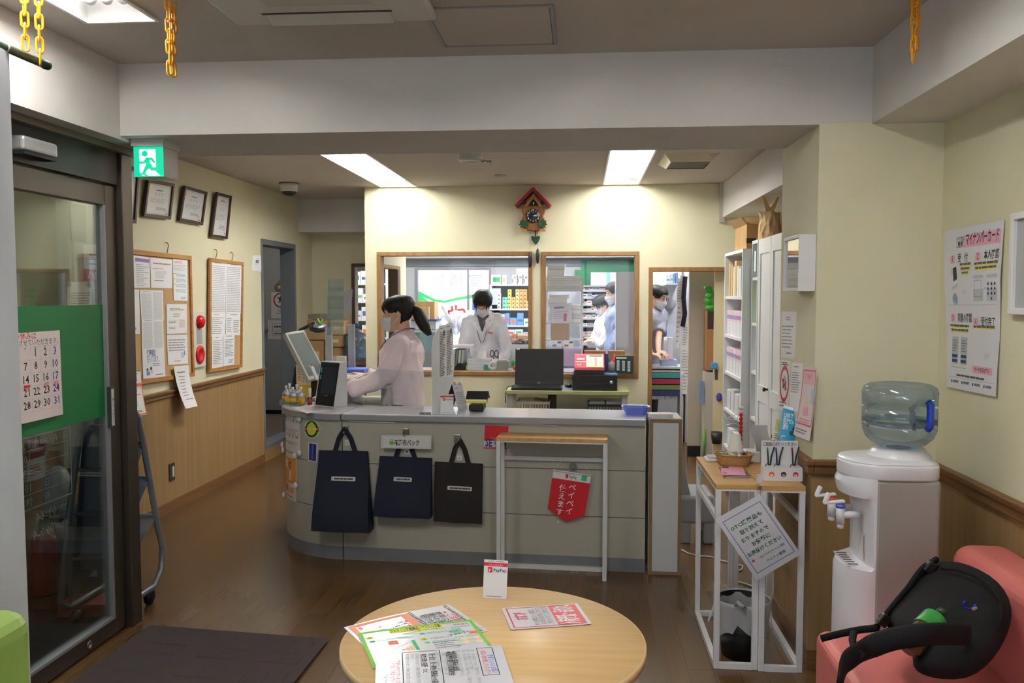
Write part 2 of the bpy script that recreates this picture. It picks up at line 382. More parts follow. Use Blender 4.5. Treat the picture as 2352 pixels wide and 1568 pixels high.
# alcove to the left of the dispensing room
YA=8.8;WA=(-2.42,-1.98,.75,1.83)
struct(MB().bx(-1.934,-1.86,YP+.1,YP+.16,0,ZC,wall_y).bx(-1.934,-1.86,YP+.16,8.55,1.79,ZC,wall_y).bx(-1.934,-1.86,YP+.16,8.55,0,.8,wall_y).bx(-1.934,-1.86,8.55,YA,0,ZC,wall_y),'wall_alcove_side')
b=MB();b.bx(-1.945,-1.845,YP+.16,8.55,1.755,1.79,wood_f).bx(-1.945,-1.845,8.43,8.55,.8,1.755,M((96,72,50),.5)).bx(-1.945,-1.845,YP+.16,8.55,.8,.835,wood_f);struct(b,'trim_6',bev=.003)
struct(holes(YA,YA+.1,XL,-1.86,[WA],wall_y,MB()),'wall_alcove')
f3=pane_frame(WA,3,YA,M((88,66,46),.5,name='dark_frame_wood'))
MB().bx(WA[0]+fw_,WA[1]-fw_,YA+.05,YA+.056,WA[2]+fw_,WA[3]-fw_,clear).build('pane',f3)
# back room right wall
struct(MB().bx(1.72,1.82,PY2,YP,0,ZC,wall_y),'wall_right_back')
# dispensing room shell
inner_w=M((205,208,214),.7,name='inner_wall');inner_g=M((150,158,166),.6,name='inner_bulkhead')
YW=11.2
WN=(-2.21,-1.2,.6,1.86)
struct(holes(YW,YW+.1,-3.2,3.2,[WN],inner_w,MB()).bx(-3.2,3.2,YW-.25,YW,1.98,2.06,inner_w).bx(-3.2,3.2,YW-.03,YW,1.88,1.98,inner_g),'wall_dispensary_back')
fr=MB();x0,x1,z0,z1=WN
fr.bx(x0,x1,YW-.02,YW+.06,z1-.03,z1,grey_m).bx(x0,x0+.03,YW-.02,YW+.06,z0,z1,grey_m).bx(x1-.03,x1,YW-.02,YW+.06,z0,z1,grey_m).bx(x0,x1,YW-.02,YW+.06,z0,z0+.03,grey_m).bx(-1.52,-1.495,YW-.02,YW+.04,z0,z1,grey_m)
f4=struct(fr,'window_4');MB().bx(x0+.03,x1-.03,YW+.02,YW+.026,z0+.03,z1-.03,clear).build('pane',f4)
struct(MB().bx(3.1,3.2,YP,11.3,0,ZC,inner_w),'wall_dispensary_right')
# front of the shop behind the camera: a tall shop window lets the daylight in
FY=-2.6;FW=(-2.8,1.0,.3,2.25)
struct(holes(FY-.1,FY,XL-.1,XR+.1,[FW],wall_w,MB()),'wall_front')
b=MB()
for x in (-2.8,-1.85,-.9,.05,.96):b.bx(x,x+.04,FY-.08,FY-.02,.3,2.25,bronze)
for z in (.3,2.21):b.bx(-2.8,1.0,FY-.08,FY-.02,z,z+.04,bronze)
f5=struct(b,'window_5');MB().bx(-2.76,.96,FY-.055,FY-.049,.34,2.21,clear).build('pane',f5)
# ---------------------------------------------------------------- ceiling lamps
tube_m=glow('fluorescent_tube',(255,253,246),TUBE);tube_b=glow('bright_tube',(250,252,255),TUBE*1.7);refl=M((235,236,238),.3,name='lamp_reflector')
def lamp(i,L,label):
    x0,x1,y0,y1=L;cx=(x0+x1)/2;t=thing('ceiling_light',label,'ceiling light',(cx,(y0+y1)/2,ZC),'recessed ceiling lights')
    z1=ZC+.1;b=MB();xi,yi=.05,.09
    P=[(x0,y0,ZC),(x1,y0,ZC),(x1,y1,ZC),(x0,y1,ZC),(x0+xi,y0+yi,z1),(x1-xi,y0+yi,z1),(x1-xi,y1-yi,z1),(x0+xi,y1-yi,z1)]
    b.add(P,[(0,1,5,4),(1,2,6,5),(2,3,7,6),(3,0,4,7),(4,5,6,7)],refl);b.build('reflector',t,fix=False)
    b=MB();e=.012
    b.bx(x0-e,x1+e,y0-e,y0,ZC-.006,ZC+.004,white_p).bx(x0-e,x1+e,y1,y1+e,ZC-.006,ZC+.004,white_p).bx(x0-e,x0,y0,y1,ZC-.006,ZC+.004,white_p).bx(x1,x1+e,y0,y1,ZC-.006,ZC+.004,white_p);b.build('frame',t)
    for k in (-1,0,1):
        x=cx+k*(x1-x0)*.235
        MB().cyl((x,y0+.13,ZC+.045),(x,y1-.13,ZC+.045),.0155,tube_b if y0>8 else tube_m,10).build('tube',t)
        s=MB()
        for ya,yb in ((y0+.085,y0+.13),(y1-.13,y1-.085)):s.cyl((x,ya,ZC+.045),(x,yb,ZC+.045),.021,white_p,14)
        s.build('socket',t)
LL=['recessed three-tube ceiling light over the entrance door, nearest the yellow chains','recessed three-tube ceiling light over the round beech table','recessed three-tube ceiling light left of the cuckoo clock','recessed three-tube ceiling light beside the square air vent',
      'ceiling light in the dispensing room near its window','ceiling light in the dispensing room behind the second window','ceiling light in the dispensing room behind the doorway','ceiling light in the dispensing room behind the alcove window','ceiling light in the dispensing room over the pharmacist']
for i,L in enumerate(LAMPS):lamp(i,L,LL[i])
# ================================================================ ENTRANCE SIDE (left)
XD=-2.06
def yz(x,y,X=XD):p=aX(x,y,X);return p.y,p.z
y_post1,_=yz(288,700);y_post0,_=yz(265,700);y_st,_=yz(237,700)
zt=yz(258.6,426)[1];zg=yz(230,471)[1];zb=yz(253,1421)[1];y_near=2.0
t=thing('sliding_glass_door','bronze framed glass entrance door with green band and white opening hours','door',(XD,3.2,0))
b=MB();b.bx(XD-.05,XD+.045,y_post0,y_post1,0,2.147,bronze);b.build('post',t,bev=.003)
b=MB();b.bx(XD-.04,XD+.03,y_near,y_post0,zt,2.12,bronze_d).bx(XD-.05,XD+.06,y_near,y_post1,2.12,2.147,M((128,118,104),.4,.5));b.build('transom',t)
dl=MB();g1=y_post0-.012
dl.bx(XD-.02,XD+.018,y_st,g1,.012,zt-.008,bronze).bx(XD-.02,XD+.018,y_near,y_st,zg,zt-.008,bronze).bx(XD-.02,XD+.018,y_near,y_st,.012,zb,bronze)
dl.build('door_leaf',t,bev=.003)
MB().bx(XD-.004,XD+.002,y_near,y_st,zb,zg,glassy('door_glass',(232,238,236),.03)).build('glass_pane',t)
s=MB();s.bx(XD-.018,XD+.0195,y_st-.012,y_st,zb,zg,grey_m).bx(XD-.018,XD+.0195,y_near,y_st-.012,zb,zb+.012,grey_m);s.build('glazing_bead',t)
a,c=aX(150,700.6,XD+.004),aX(224,700,XD+.004)
MB().bx(XD+.0021,XD+.0035,y_near,y_st-.013,aX(230,958,XD).z,c.z,M((14,112,56),.5,name='green_film')).build('green_band',t)
p=aX(252,935,XD+.02);b=MB();b.bx(XD+.018,XD+.034,p.y-.016,p.y+.016,p.z-.09,p.z+.09,M((90,92,94),.35,.7)).bx(XD+.0341,XD+.0345,p.y-.009,p.y+.011,p.z-.08,p.z+.08,M((214,216,218),.5))
q=[(XD+.035,p.y-.009,p.z+.08),(XD+.035,p.y+.011,p.z+.08),(XD+.035,p.y+.011,p.z-.08),(XD+.035,p.y-.009,p.z-.08)]
Page(b,quad(*q),.02,.16).vt(.5,.24,.015,'押してください',(60,60,66));b.build('push_plate',t)
p=aX(206,1480,XD+.02);MB().lathe([(.0,0),(.017,0),(.017,.004),(.011,.004),(.011,.001),(0,.001)],(XD+.018,p.y,p.z),M((150,146,140),.3,.9),20,(1,0,0)).build('floor_lock',t)
# white opening hours on the outside of the glass (read from outside, so mirrored here)
q=[aX(x,y,XD-.0045)for x,y in ((-75,1040),(162,978),(166,1190),(-62,1330))]
lt=M((236,240,240),.6);mb=MB()
y1,z1=q[1].y,q[1].z;W,H=.62,.42
S=quad((XD-.0045,y1,z1),(XD-.0045,y1-W,z1),(XD-.0045,y1-W,z1-H),(XD-.0045,y1,z1-H));pg=Page(mb,S,W,H,.0004)
pg.frame(0,0,1,.66,.006,lt)
for i,(d,h)in enumerate((('月・火・木・金','9:30-19:30'),('水','10:00-18:00'),('土','9:30-18:00'),('日','10:00-17:00'),('祝','休'))):
    v=.13*(i+1);pg.t(.04+(.22 if i else .0),v-.028,.036,d,lt,'l' if i==0 else 'c',fit=.21 if i==0 else None)
    pg.t(.40,v-.022,.046,h,lt)
    if i<4:pg.r(.03,v-.003,.97,v+.003,lt)
pg.t(.06,.79,.038,'TEL',lt).t(.17,.8,.056,'03-64',lt).t(.04,.94,.03,'緊急時',lt).t(.2,.95,.056,'090-4',lt)
mb.build('opening_hours',t)
# sensor above the door
p0=aX(55,340,XD+.09);p1=aX(135,365,XD+.09);ztop=aX(56,309,XD+.09).z;zbot=aX(56,344,XD+.09).z
t=thing('door_sensor','silver box sensor mounted above the glass entrance door','sensor',(XD+.05,(p0.y+p1.y)/2,zbot))
MB().bx(XD+.03,XD+.09,p0.y-.0,p1.y,zbot,ztop,M((176,178,180),.3,.6)).build('housing',t,bev=.012,seg=3)
MB().bx(XD+.035,XD+.087,p0.y+.006,p1.y-.006,zbot-.012,zbot,black).build('lens',t)
# calendar taped on the green band
q=[aX(x,y,XD+.006)for x,y in ((46.5,766),(136,760.5),(141,951.7),(57.5,969))]
yr=q[1].y;zT=q[1].z+.004;zB=q[2].z;W=.44
TLc=Vector((XD+.006,yr-W,zT));TRc=Vector((XD+.006,yr,zT));BRc=Vector((XD+.006,yr+.004,zB));BLc=Vector((XD+.006,yr-W+.004,zB))
pg,mb=poster((TLc,TRc,BRc,BLc),(238,226,228),fn=lambda u,v:.004+.012*max(0,v-.8)*5*.15+.002*math.sin(u*5))
H=zT-zB
pg.t(.66,.078,.034,'夏季の休みは',RED,'r',fit=.19).t(.97,.145,.026,'下記のとおりとさせていただきます。',(60,62,78),'r',fit=.42)
for i,d in enumerate('日月火水木金土'):pg.t(.09+i*.138,.195,.014,d,(120,120,128),'c')
for r_ in range(6):pg.r(.02,.165+.145*r_ if r_ else .165,.98,.167+.145*r_ if r_ else .167,(196,180,184))
for i in range(1,7):pg.r(.02+i*.138,.167,.022+i*.138,.89,(206,190,194))
for k in range(31):
    cx=(k+4)%7;cy=(k+4)//7
    pg.t(.09+cx*.138,.275+cy*.145,.042,str(k+1),(64,50,150)if cx==6 else (200,40,50)if cx==0 else (40,40,46),'c',.01)
for cx,tt in ((3,'10:00'),(5,'10:00'),(6,'10:00')):pg.t(.09+cx*.138,.61,.015,tt,RED,'c').t(.09+cx*.138,.645,.016,'開店',RED,'c')
pg.r(.335+.138,.585,.40+.155,.615,RED)
tag(mb.build('calendar'),'white month calendar taped to the green band of the glass door','calendar')
# ---------------------------------------------------------------- left wall: certificates
def frame(px,label,design,rail=(58,30,26),cork=False,tilt=.009,wd=.022,group=None,cat='framed certificate',name='framed_certificate'):
    q=on(0,XL+.012,*px);TL,TR,BR,BL=q;W,H=dims(*q)
    t=thing(name,label,cat,(XL,(TL.y+TR.y)/2,min(BL.z,BR.z)),group)
    def P(u,v,d):return (TL*(1-u)+TR*u)*(1-v)+(BL*(1-u)+BR*u)*v+Vector((d+tilt*(1-v),0,0))
    b=MB();a,c=wd/W,wd/H;m=M(rail,.4)if isinstance(rail,tuple)else rail
    for (u0,v0,u1,v1)in ((0,0,1,c),(0,1-c,1,1),(0,c,a,1-c),(1-a,c,1,1-c)):
        b.add([P(u0,v0,0),P(u1,v0,0),P(u1,v1,0),P(u0,v1,0),P(u0,v0,.02),P(u1,v0,.02),P(u1,v1,.02),P(u0,v1,.02)],_BOXF,m)
    b.build('frame',t,bev=.002)
    b=MB();cs=[P(a,c,.008),P(1-a,c,.008),P(1-a,1-c,.008),P(a,1-c,.008)]
    if cork:b.grid(lambda u,v:quad(*cs)(1-u,v),1,1,cork,False,.006);b.build('cork_panel',t)
    else:
        pg=sheet(b,quad(*cs),*dims(*cs),c=(222,222,226),nu=1,nv=1,rough=.25);design(pg);b.build('certificate',t)
    return t,P
def cert(kind):
    def d(pg):
        pg.up()
        if kind!=3:pg.frame(.04,.03,.96,.97,.004,(196,182,150))
        if kind==1:pg.poly([(.03,.03),(.26,.03),(.03,.24)],(238,222,150))
        if kind==2:pg.ring(.12,.12,.012,.02,(214,170,140))
        pg.r(.36,.18 if kind!=3 else .1,.64,.215 if kind!=3 else .13,(120,120,130));pg.t(.5,.36,.026,'認　定　証',(140,140,150),'c',fit=.35*pg.W)
        pg.txt(.14,.46,.9,.62,4,(150,150,160),.3).txt(.42,.74,.88,.84,3,(120,120,132),.4);pg.r(.78,.8,.88,.87,(232,150,140)).r(.86,.92,.92,.96,(90,96,150))
    return d
CG=None
frame([(258,372),(312,388),(307,513),(252,505)],'dark framed certificate half hidden behind the door post',cert(3))
frame([(332,411),(393,422),(387,504),(324.5,497)],'dark framed certificate with a pale yellow corner, left of the round-seal certificate',cert(1))
frame([(417,426),(469,441),(461,517),(407,507)],'dark framed certificate with a round seal in its upper corner',cert(2))
frame([(491,441),(525.5,450),(518,549),(480,544)],'tall narrow dark framed certificate nearest the ceiling camera',cert(3))
# ---------------------------------------------------------------- notice boards
cork=noisy('cork',(186,150,104),(198,162,116),(200,200,200),.8,0)
fo=noisy('board_oak',(170,118,60),(190,138,76),(40,3,40),.45)
frame([(240,566),(434.3,587.5),(442,863.6),(246,894)],'large oak framed cork board crowded with white notices, beside the door post',None,fo,cork,0,.03,cat='notice board',name='notice_board')
frame([(478,592),(555,602),(552,843),(476,855)],'tall narrow oak framed cork board right of the red fire alarm',None,fo,cork,0,.026,cat='notice board',name='notice_board')
def note(px,label,d,X=XL+.0225,c=PAPER,bulge=0.,fn=None,name='notice',cat='notice',group=None,**k):
    q=on(0,X,*px);pg,mb=poster(q,c,bulge,fn,**k);d(pg);return one(mb,name,label,cat,group)
G1=(130,134,146)
def n1(g):g.r(.4,.07,.97,.18,(150,120,190)).txt(.04,.24,.36,.96,12,G1,.25,.6).txt(.44,.24,.97,.96,12,G1,.25,.5)
def n2(g):g.txt(.12,.14,.9,.22,1,(170,130,110),.5,.1).txt(.1,.32,.72,.38,1,(214,150,140),.4).txt(.2,.42,.75,.68,9,(176,178,186),.3).txt(.16,.72,.6,.78,1)
def n3(g):
    g.txt(.1,.04,.8,.1,2,(220,140,150),.5).txt(.05,.13,.95,.28,4,(180,186,200),.3)
    for i in range(4):g.r(.02,.34+i*.125,.16,.365+i*.125,(236,226,60));g.txt(.18,.34+i*.125,.95,.43+i*.125,3,(150,190,220),.4)
    g.txt(.5,.9,.95,.96,2,G1,.4)
def n4(g):g.txt(.2,.05,.75,.15,2,(226,140,110),.6,.2).txt(.1,.36,.8,.5,3,(110,112,122),.3).txt(.05,.58,.8,.8,5,(110,112,122),.3);g.disc(.68,.88,.008,(220,190,160)).disc(.82,.87,.008,(150,170,190))
def n5(g):
    g.txt(.12,.03,.45,.06,1,G1).txt(.06,.1,.48,.96,26,(206,208,216),.5,.05).txt(.56,.06,.95,.96,28,(206,208,216),.5,.05);g.r(.5,.1,.503,.96,(200,202,210))
def n6(g):
    g.t(.2,.26,.05,'健康相談',(70,100,160),'l',.015,fit=.4*g.W).t(.2,.47,.05,'行っています。',(120,140,170),'l',.01,fit=.52*g.W).txt(.45,.5,.88,.62,2,(120,140,180),.4)
    g.disc(.2,.72,.012,(40,40,50)).disc(.2,.74,.008,(230,190,170)).r(.15,.78,.3,.9,(110,160,214)).disc(.36,.68,.012,(60,50,50)).r(.32,.72,.44,.86,(228,230,236)).txt(.55,.88,.88,.93,1,(100,110,140),.6)
def n7(g):g.txt(.15,.12,.85,.22,2,(160,140,130),.5).txt(.32,.3,.7,.45,2,(180,160,140),.4).txt(.1,.55,.55,.65,2,(150,130,124),.4).r(.6,.52,.88,.8,(226,214,206)).txt(.1,.76,.5,.84,2)
def n8(g):g.txt(.06,.13,.92,.56,5,(150,154,166),.4,.15).r(.66,.6,.8,.78,(196,204,216)).r(.8,.55,.86,.7,(120,150,200)).txt(.3,.86,.7,.9,1)
B1=XL+.0235
note([(286,583),(344,591),(345,661),(287,661)],'white notice with a purple heading, top of the large cork board',n1,B1)
note([(345,591),(396,596),(396,662),(347,661)],'plain white notice between the purple headed and yellow marked ones',n2,B1)
note([(397,594),(430,597),(431,691),(399,690)],'narrow notice with four yellow marks, top corner of the large cork board',n3,B1)
note([(262,662),(319.5,665),(322,767),(264,770)],'notice with an orange heading, partly behind the door post',n4,B1)
note([(320.5,666),(374,667),(376,736),(325,736)],'grey two-column notice, uppermost of the three in a column',n5,B1)
note([(325,733),(374.5,734),(377,801),(326,803)],'grey two-column notice in the middle of the three in a column',n5,B1+.001)
note([(326,800),(377,798),(380,864),(329,870)],'health consultation notice with two small figures, lowest in the column',n6,B1+.0015)
note([(382,698),(429,698),(430,765),(383,767)],'white notice with a beige box, right side of the large cork board',n7,B1)
note([(383,769),(430,768),(432,835),(386,838)],'white notice with a small blue figure, above the hanging sheet',n8,B1)
note([(262,775),(297,776),(299,850),(264,854)],'thin notice edge beside the door post, below the orange headed notice',lambda g:g.txt(.1,.1,.9,.9,12,G1,.3),B1)
note([(398,841),(432,838),(436,932),(408,938)],'loose white list hanging below the large cork board',lambda g:(g.txt(.15,.13,.8,.18,1,(120,124,134),.6),[g.txt(.22,.24+i*.075,.66,.27+i*.075,1,(190,150,150)if i%2 else G1,.6)for i in range(7)],g.txt(.3,.78,.95,.82,1)),XL+.036,fn=lambda u,v:.004+.055*v*v)
def n10(g):
    g.r(0,0,1,.025,(110,140,70)).txt(.1,.06,.9,.09,1,(220,110,100)).txt(.05,.11,.95,.24,3,(70,70,78),.6,.3).r(0,.29,1,.33,(232,120,60)).frame(.0,.33,1,.99,.008,(232,110,60))
    g.t(.5,.42,.03,'マイナンバーカード',RED,'c',.01,fit=.86*g.W).txt(.2,.44,.8,.49,1,(70,70,76),.7).txt(.1,.52,.9,.56,1,(230,140,110),.5);g.disc(.45,.72,.03,(214,216,222)).txt(.15,.88,.8,.93,2,(90,90,96),.5)
note([(284,851),(322,850),(327,951),(289,957)],'orange bordered flyer hanging low beside the door post',n10,XL+.036,fn=lambda u,v:.002+.03*v*v)
def g1(g):g.txt(.3,.03,.7,.05,1,G1).txt(.04,.08,.96,.98,26,(196,198,208),.5,.08).r(.35,.3,.37,.6,(214,216,224))
B2=XL+.0235;NB='notices on the narrow cork board'
note([(481,597),(519,602),(518,719),(482,719)],'long dense printed sheet, upper near corner of the narrow cork board',g1,B2)
note([(519,602),(555,605),(553,720),(519,719)],'long dense printed sheet, upper far corner of the narrow cork board',g1,B2)
note([(482,719.5),(518.5,719),(517,772),(482,774)],'printed sheet with a short centred list, near side under the long sheets',lambda g:g.txt(.25,.04,.7,.08,1).txt(.1,.15,.9,.9,9,G1,.3,.4),B2)
note([(519,719.5),(552,719),(551,770),(519,767)],'printed sheet in two columns, far side under the long sheets',lambda g:g.txt(.3,.04,.85,.09,1,(80,70,66)).txt(.08,.2,.42,.9,8,G1,.3,.5).txt(.5,.3,.95,.9,7,G1,.3),B2)
note([(487,770),(511.5,770),(512,842),(486.5,846)],'lowest near sheet of the narrow cork board, curling',lambda g:g.txt(.3,.05,.7,.08,1).txt(.1,.14,.9,.9,14,G1,.3,.4),B2+.001,bulge=.006)
note([(513,767),(539,766),(538,837),(513,841)],'lowest far sheet of the narrow cork board, curling',lambda g:g.txt(.2,.05,.8,.09,2).txt(.12,.16,.9,.72,12,G1,.35,.4).txt(.4,.8,.9,.92,3),B2+.001,bulge=.006)
note([(580,586),(602,586),(601,624),(578,621)],'small card with a blue mark beside the grey doorway',lambda g:g.r(.35,.3,.65,.5,(130,140,180)).txt(.3,.58,.6,.62,1),XL+.004)
def hook(x,y,label):
    p=aX(x,y,XL+.012);b=MB();b.tube([p+Vector((.0,0,-.03)),p+Vector((.006,0,0)),p+Vector((.014,0,.03)),p+Vector((.004,.004,.05)),p+Vector((-.010,0,.05))],.0035,M((150,140,110),.4,.6),6);one(b,'picture_hook',label,'hook')
hook(383,574,'small metal hook above the large cork board');hook(495,588,'small metal hook above the narrow cork board, near one');hook(532,594,'small metal hook above the narrow cork board, far one')
# fire alarm
q=on(0,XL+.002,(438,717),(466,719.6),(467,841),(442,845));TL,TR,BR,BL=q;y0,y1=TL.y,TR.y;z0,z1=BR.z,TL.z
t=thing('fire_alarm_panel','pale wall panel with a red lamp and a round red fire alarm button','fire alarm',(XL,(y0+y1)/2,z0))
MB().bx(XL,XL+.018,y0,y1,z0,z1,M((216,216,208),.5)).build('panel',t,bev=.003)
yc=(y0+y1)/2;p=aX(457.5,739,XL+.03)
red_l=M((214,22,26),.18,name='red_lamp');MB().lathe([(.05,0),(.05,.01),(.042,.026),(.022,.038),(0,.042)],(XL+.018,yc,p.z),red_l,20,(1,0,0)).build('lamp',t)
p=aX(456,815,XL+.03);b=MB();b.lathe([(.068,0),(.068,.008),(.06,.012),(.03,.012),(.026,.006),(0,.006)],(XL+.018,yc,p.z),M((206,20,28),.35),28,(1,0,0));b.build('button',t)
for i,yy in enumerate((763,781)):
    p=aX(456,yy,XL+.02);MB().bx(XL+.018,XL+.0195,yc-.045,yc+.045,p.z-.03,p.z+.03,M((168,168,166),.5)).build('plate',t)
# light switch / socket on the wainscot
p=aX(395,1083,XL+.012);t=thing('wall_socket','dark metal wall socket low on the wood wainscot','wall socket',(XL+.008,p.y,p.z-.06))
MB().bx(XL+.008,XL+.016,p.y-.037,p.y+.037,p.z-.06,p.z+.06,M((92,90,88),.35,.7)).build('plate',t,bev=.002);MB().bx(XL+.016,XL+.019,p.y-.005,p.y+.02,p.z-.036,p.z+.036,M((206,206,200),.5)).build('insert',t)
# ---------------------------------------------------------------- grey doorway, corridor beyond
gd=M((118,124,132),.45,.2,name='grey_door_steel')
b=MB();X0,X1=XL-.14,XL+.012
b.bx(X0,X1,DW0-.02,DW0+.012,.1,1.98,gd).bx(X0,X1,DW1-.012,DW1+.02,.1,1.98,gd).bx(X0,X1,DW0-.02,DW1+.02,1.95,2.0,gd).bx(X0,X1,DW0,DW1,.1,.14,gd)
struct(b,'door_1',bev=.003)
struct(MB().bx(-4.6,XL-.1,10.4,10.5,0,ZC,inner_w).bx(-4.6,XL-.1,10.385,10.4,0,.09,M((20,20,20),.6)).bx(-4.6,XL-.1,7.0,7.1,0,ZC,inner_w).bx(-4.7,-4.6,7.0,10.5,0,ZC,inner_w),'wall_corridor')
struct(MB().bx(-4.6,XL-.1,7.0,10.5,-.1,.001,M((176,160,148),.5)).bx(-4.6,XL-.1,7.0,10.5,ZC,ZC+.1,ceil_m),'floor_corridor')
q=on(1,10.38,(600,560),(690,560),(690,941),(600,941));x0,x1,z0,z1=q[0].x,q[1].x,q[2].z,q[0].z
t=thing('staff_door','pale grey staff door seen through the grey doorway','door',((x0+x1)/2,10.38,z0))
MB().bx(x0,x1,10.34,10.38,z0,2.1,M((190,194,198),.5)).build('leaf',t,bev=.004)
p=aY(609,758,10.33);MB().lathe([(.02,0),(.012,.02),(.024,.03),(.024,.06),(0,.065)],(p.x+.02,10.34,p.z),steel,16,(0,-1,0)).build('knob',t)
def nY(px,Y,label,d,c=PAPER,name='notice',cat='notice',fn=None,group=None,bulge=0.):
    pg,mb=poster(on(1,Y,*px),c,bulge,fn);d(pg);return one(mb,name,label,cat,group)
def so(g):g.ring(.52,.3,.075,.092,(196,60,66));g.line(.36,.18,.68,.42,.016,(196,60,66)).disc(.52,.2,.014,(60,60,66)).line(.52,.23,.5,.32,.022,(60,60,66)).line(.5,.31,.42,.4,.012,(60,60,66)).line(.5,.31,.58,.4,.012,(60,60,66)).line(.44,.3,.58,.25,.01,(60,60,66));g.t(.52,.62,.032,'STAFF',(70,70,78),'c',.01).t(.52,.74,.03,'ONLY',(70,70,78),'c',.01).txt(.3,.78,.75,.82,1)
nY([(623,671),(664,671),(664,731),(623,731)],10.338,'STAFF ONLY sheet with a crossed-out walking figure on the staff door',so)
nY([(615,735),(664,735),(664,779),(615,779)],10.338,'lower white sheet on the staff door, below the STAFF ONLY sheet',lambda g:g.frame(.22,.18,.95,.8,.004,(120,124,136)).txt(.3,.28,.9,.4,1,(100,100,110),.7).t(.58,.6,.03,'ノックを',(80,80,90),'c').txt(.3,.66,.9,.74,1,(110,110,120),.7))
b=MB();p=aY(644,659,10.32);b.prism([(.1*math.cos(i*R(20)),.055*math.sin(i*R(20)))for i in range(18)],.012,M((150,130,84),.6),(p.x+.02,10.332,p.z));b.bx(p.x-.03,p.x+.1,10.317,10.32,p.z-.018,p.z+.018,M((226,222,206),.6));b.tube([(p.x-.04,10.33,p.z+.045),(p.x+.02,10.335,p.z+.13),(p.x+.08,10.33,p.z+.045)],.004,M((120,110,90),.8),6);one(b,'hanging_plaque','small oval wooden plaque hung on the staff door','plaque')
# ---------------------------------------------------------------- exit sign under the beam
pa=aY(306,341,3.52);pb=aY(375,405,3.52);x0,x1=pa.x,pb.x;z1=ZB;z0=pb.z
t=thing('exit_sign','lit green running-man exit sign hanging from the white beam','exit sign',((x0+x1)/2,3.56,z0))
MB().bx(x0+.002,x1-.002,3.525,3.66,z0,z1-.03,M((206,206,200),.5)).bx(x0-.006,x1+.006,3.51,3.665,z1-.03,z1,M((212,212,206),.5)).build('housing',t,bev=.002)
eg=glow('exit_green',(0,168,128),1.1);ew=glow('exit_white',(250,255,250),1.25);mb=MB()
q=[Vector((x0,3.521,z1-.032)),Vector((x1,3.521,z1-.032)),Vector((x1,3.521,z0)),Vector((x0,3.521,z0))];W,H=dims(*q)
mb.bx(x0,x1,3.522,3.526,z0,z1-.032,eg);pg=Page(mb,quad(*q),W,H,.0004)
pg.r(.20,.09,.75,.84,ew).poly([(.2,.84),(.75,.84),(.9,.97),(.3,.97)],ew).up()
for a in ([(.42,.36),(.64,.37),(.74,.52),(.68,.56),(.60,.45),(.55,.45),(.57,.62),(.47,.66),(.4,.52)],):
    pg.poly(a,eg)
pg.disc(.385,.23,.0125*W/.125,eg).line(.46,.4,.37,.53,.013,eg).line(.37,.53,.2,.53,.011,eg).line(.50,.58,.41,.76,.017,eg).line(.43,.7,.33,.9,.014,eg).line(.54,.58,.58,.74,.017,eg).line(.57,.74,.82,.75,.014,eg).line(.8,.75,.83,.66,.01,eg).poly([(.28,.86),(.52,.97),(.38,.97),(.24,.9)],eg)
mb.build('sign_face',t)
# ---------------------------------------------------------------- yellow chains, green pole, white curtain
yel=M((236,164,22),.28,name='yellow_plastic')
def chain(name,top,n,label,swing=(0,0),pitch=.034,cat='chain'):
    t=thing(name,label,cat,top)
    for i in range(n):
        c=Vector(top)+Vector((swing[0]*math.sin(i*.9),swing[1]*math.cos(i),-.017-pitch*i));a,h=.0095,.0135;tw=R(40+90*(i%2))+.25*math.sin(i*2.3)
        dx=Vector((math.cos(tw),math.sin(tw),0));P=[]
        for k in range(16):
            g=2*math.pi*k/16;zz=math.sin(g)*a+(h if math.sin(g)>0 else -h);P.append(c+dx*(math.cos(g)*a)+Vector((0,0,zz)))
        MB().tube(P,.0033,yel,6,True).build('link',t)
    return t
pz=aX(112,152,-1.62);PZ=pz.z;PEND=aX(118,156,-1.62).y
x,y,z=-1.62,aX(70,120,-1.62).y,ZC
chain('yellow_chain',(x-.008,y-.01,z),7,'yellow plastic chain holding up the dark green pole, near strand');chain('yellow_chain',(x+.02,y+.014,z),8,'yellow plastic chain holding up the dark green pole, far strand')
p=aY(388,60,2.7);chain('yellow_chain',(p.x,2.7,ZC),7,'doubled yellow chain hanging free near the exit sign, thinner left strand');p=aY(401,60,2.72);chain('yellow_chain',(p.x-.006,2.72,ZC),7,'doubled yellow chain hanging free near the exit sign, right strand',(.003,.002))
p=aY(2099,60,2.75);chain('yellow_chain',(p.x,2.75,ZC),7,'yellow chain hanging near the right ceiling beam, left strand');chain('yellow_chain',(p.x+.012,2.765,ZC),6,'yellow chain hanging near the right ceiling beam, short right strand')
t=thing('curtain_pole','dark green garden pole slung from yellow chains above the curtain','pole',(-1.62,1.8,PZ))
gp=noisy('green_pole',(16,48,34),(24,60,42),(40,40,40),.3);MB().cyl((-1.62,-1.0,PZ),(-1.62,PEND-.03,PZ),.0125,gp,14).build('tube',t);MB().lathe([(.0125,0),(.0145,.002),(.013,.02),(.004,.032),(.0,.036)],(-1.62,PEND-.035,PZ),gp,14,(0,1,0)).build('end_cap',t)
MB().cyl((-1.62,aX(10,106,-1.62).y,PZ),(-1.62,aX(10,106,-1.62).y+.006,PZ),.0145,M((190,196,190),.5),14).build('band',t)
ct=noisy('curtain_cloth',(212,220,232),(216,224,236),(9,9,9),.8)
cb_=ct.node_tree.nodes['Principled BSDF'];cb_.inputs['Transmission Weight'].default_value=.0;cb_.inputs['Subsurface Weight'].default_value=.0
ye=aX(21,140,-1.62).y
def cur(u,v):
    y=ye-2.0*u;f=.5+.5*v
    return (-1.625+f*(.030*math.sin(u*2.0/.11*2)+.012*math.sin(u*31+1)),y+.012*f*math.sin(u*60),PZ-.012-(PZ-.05)*v)
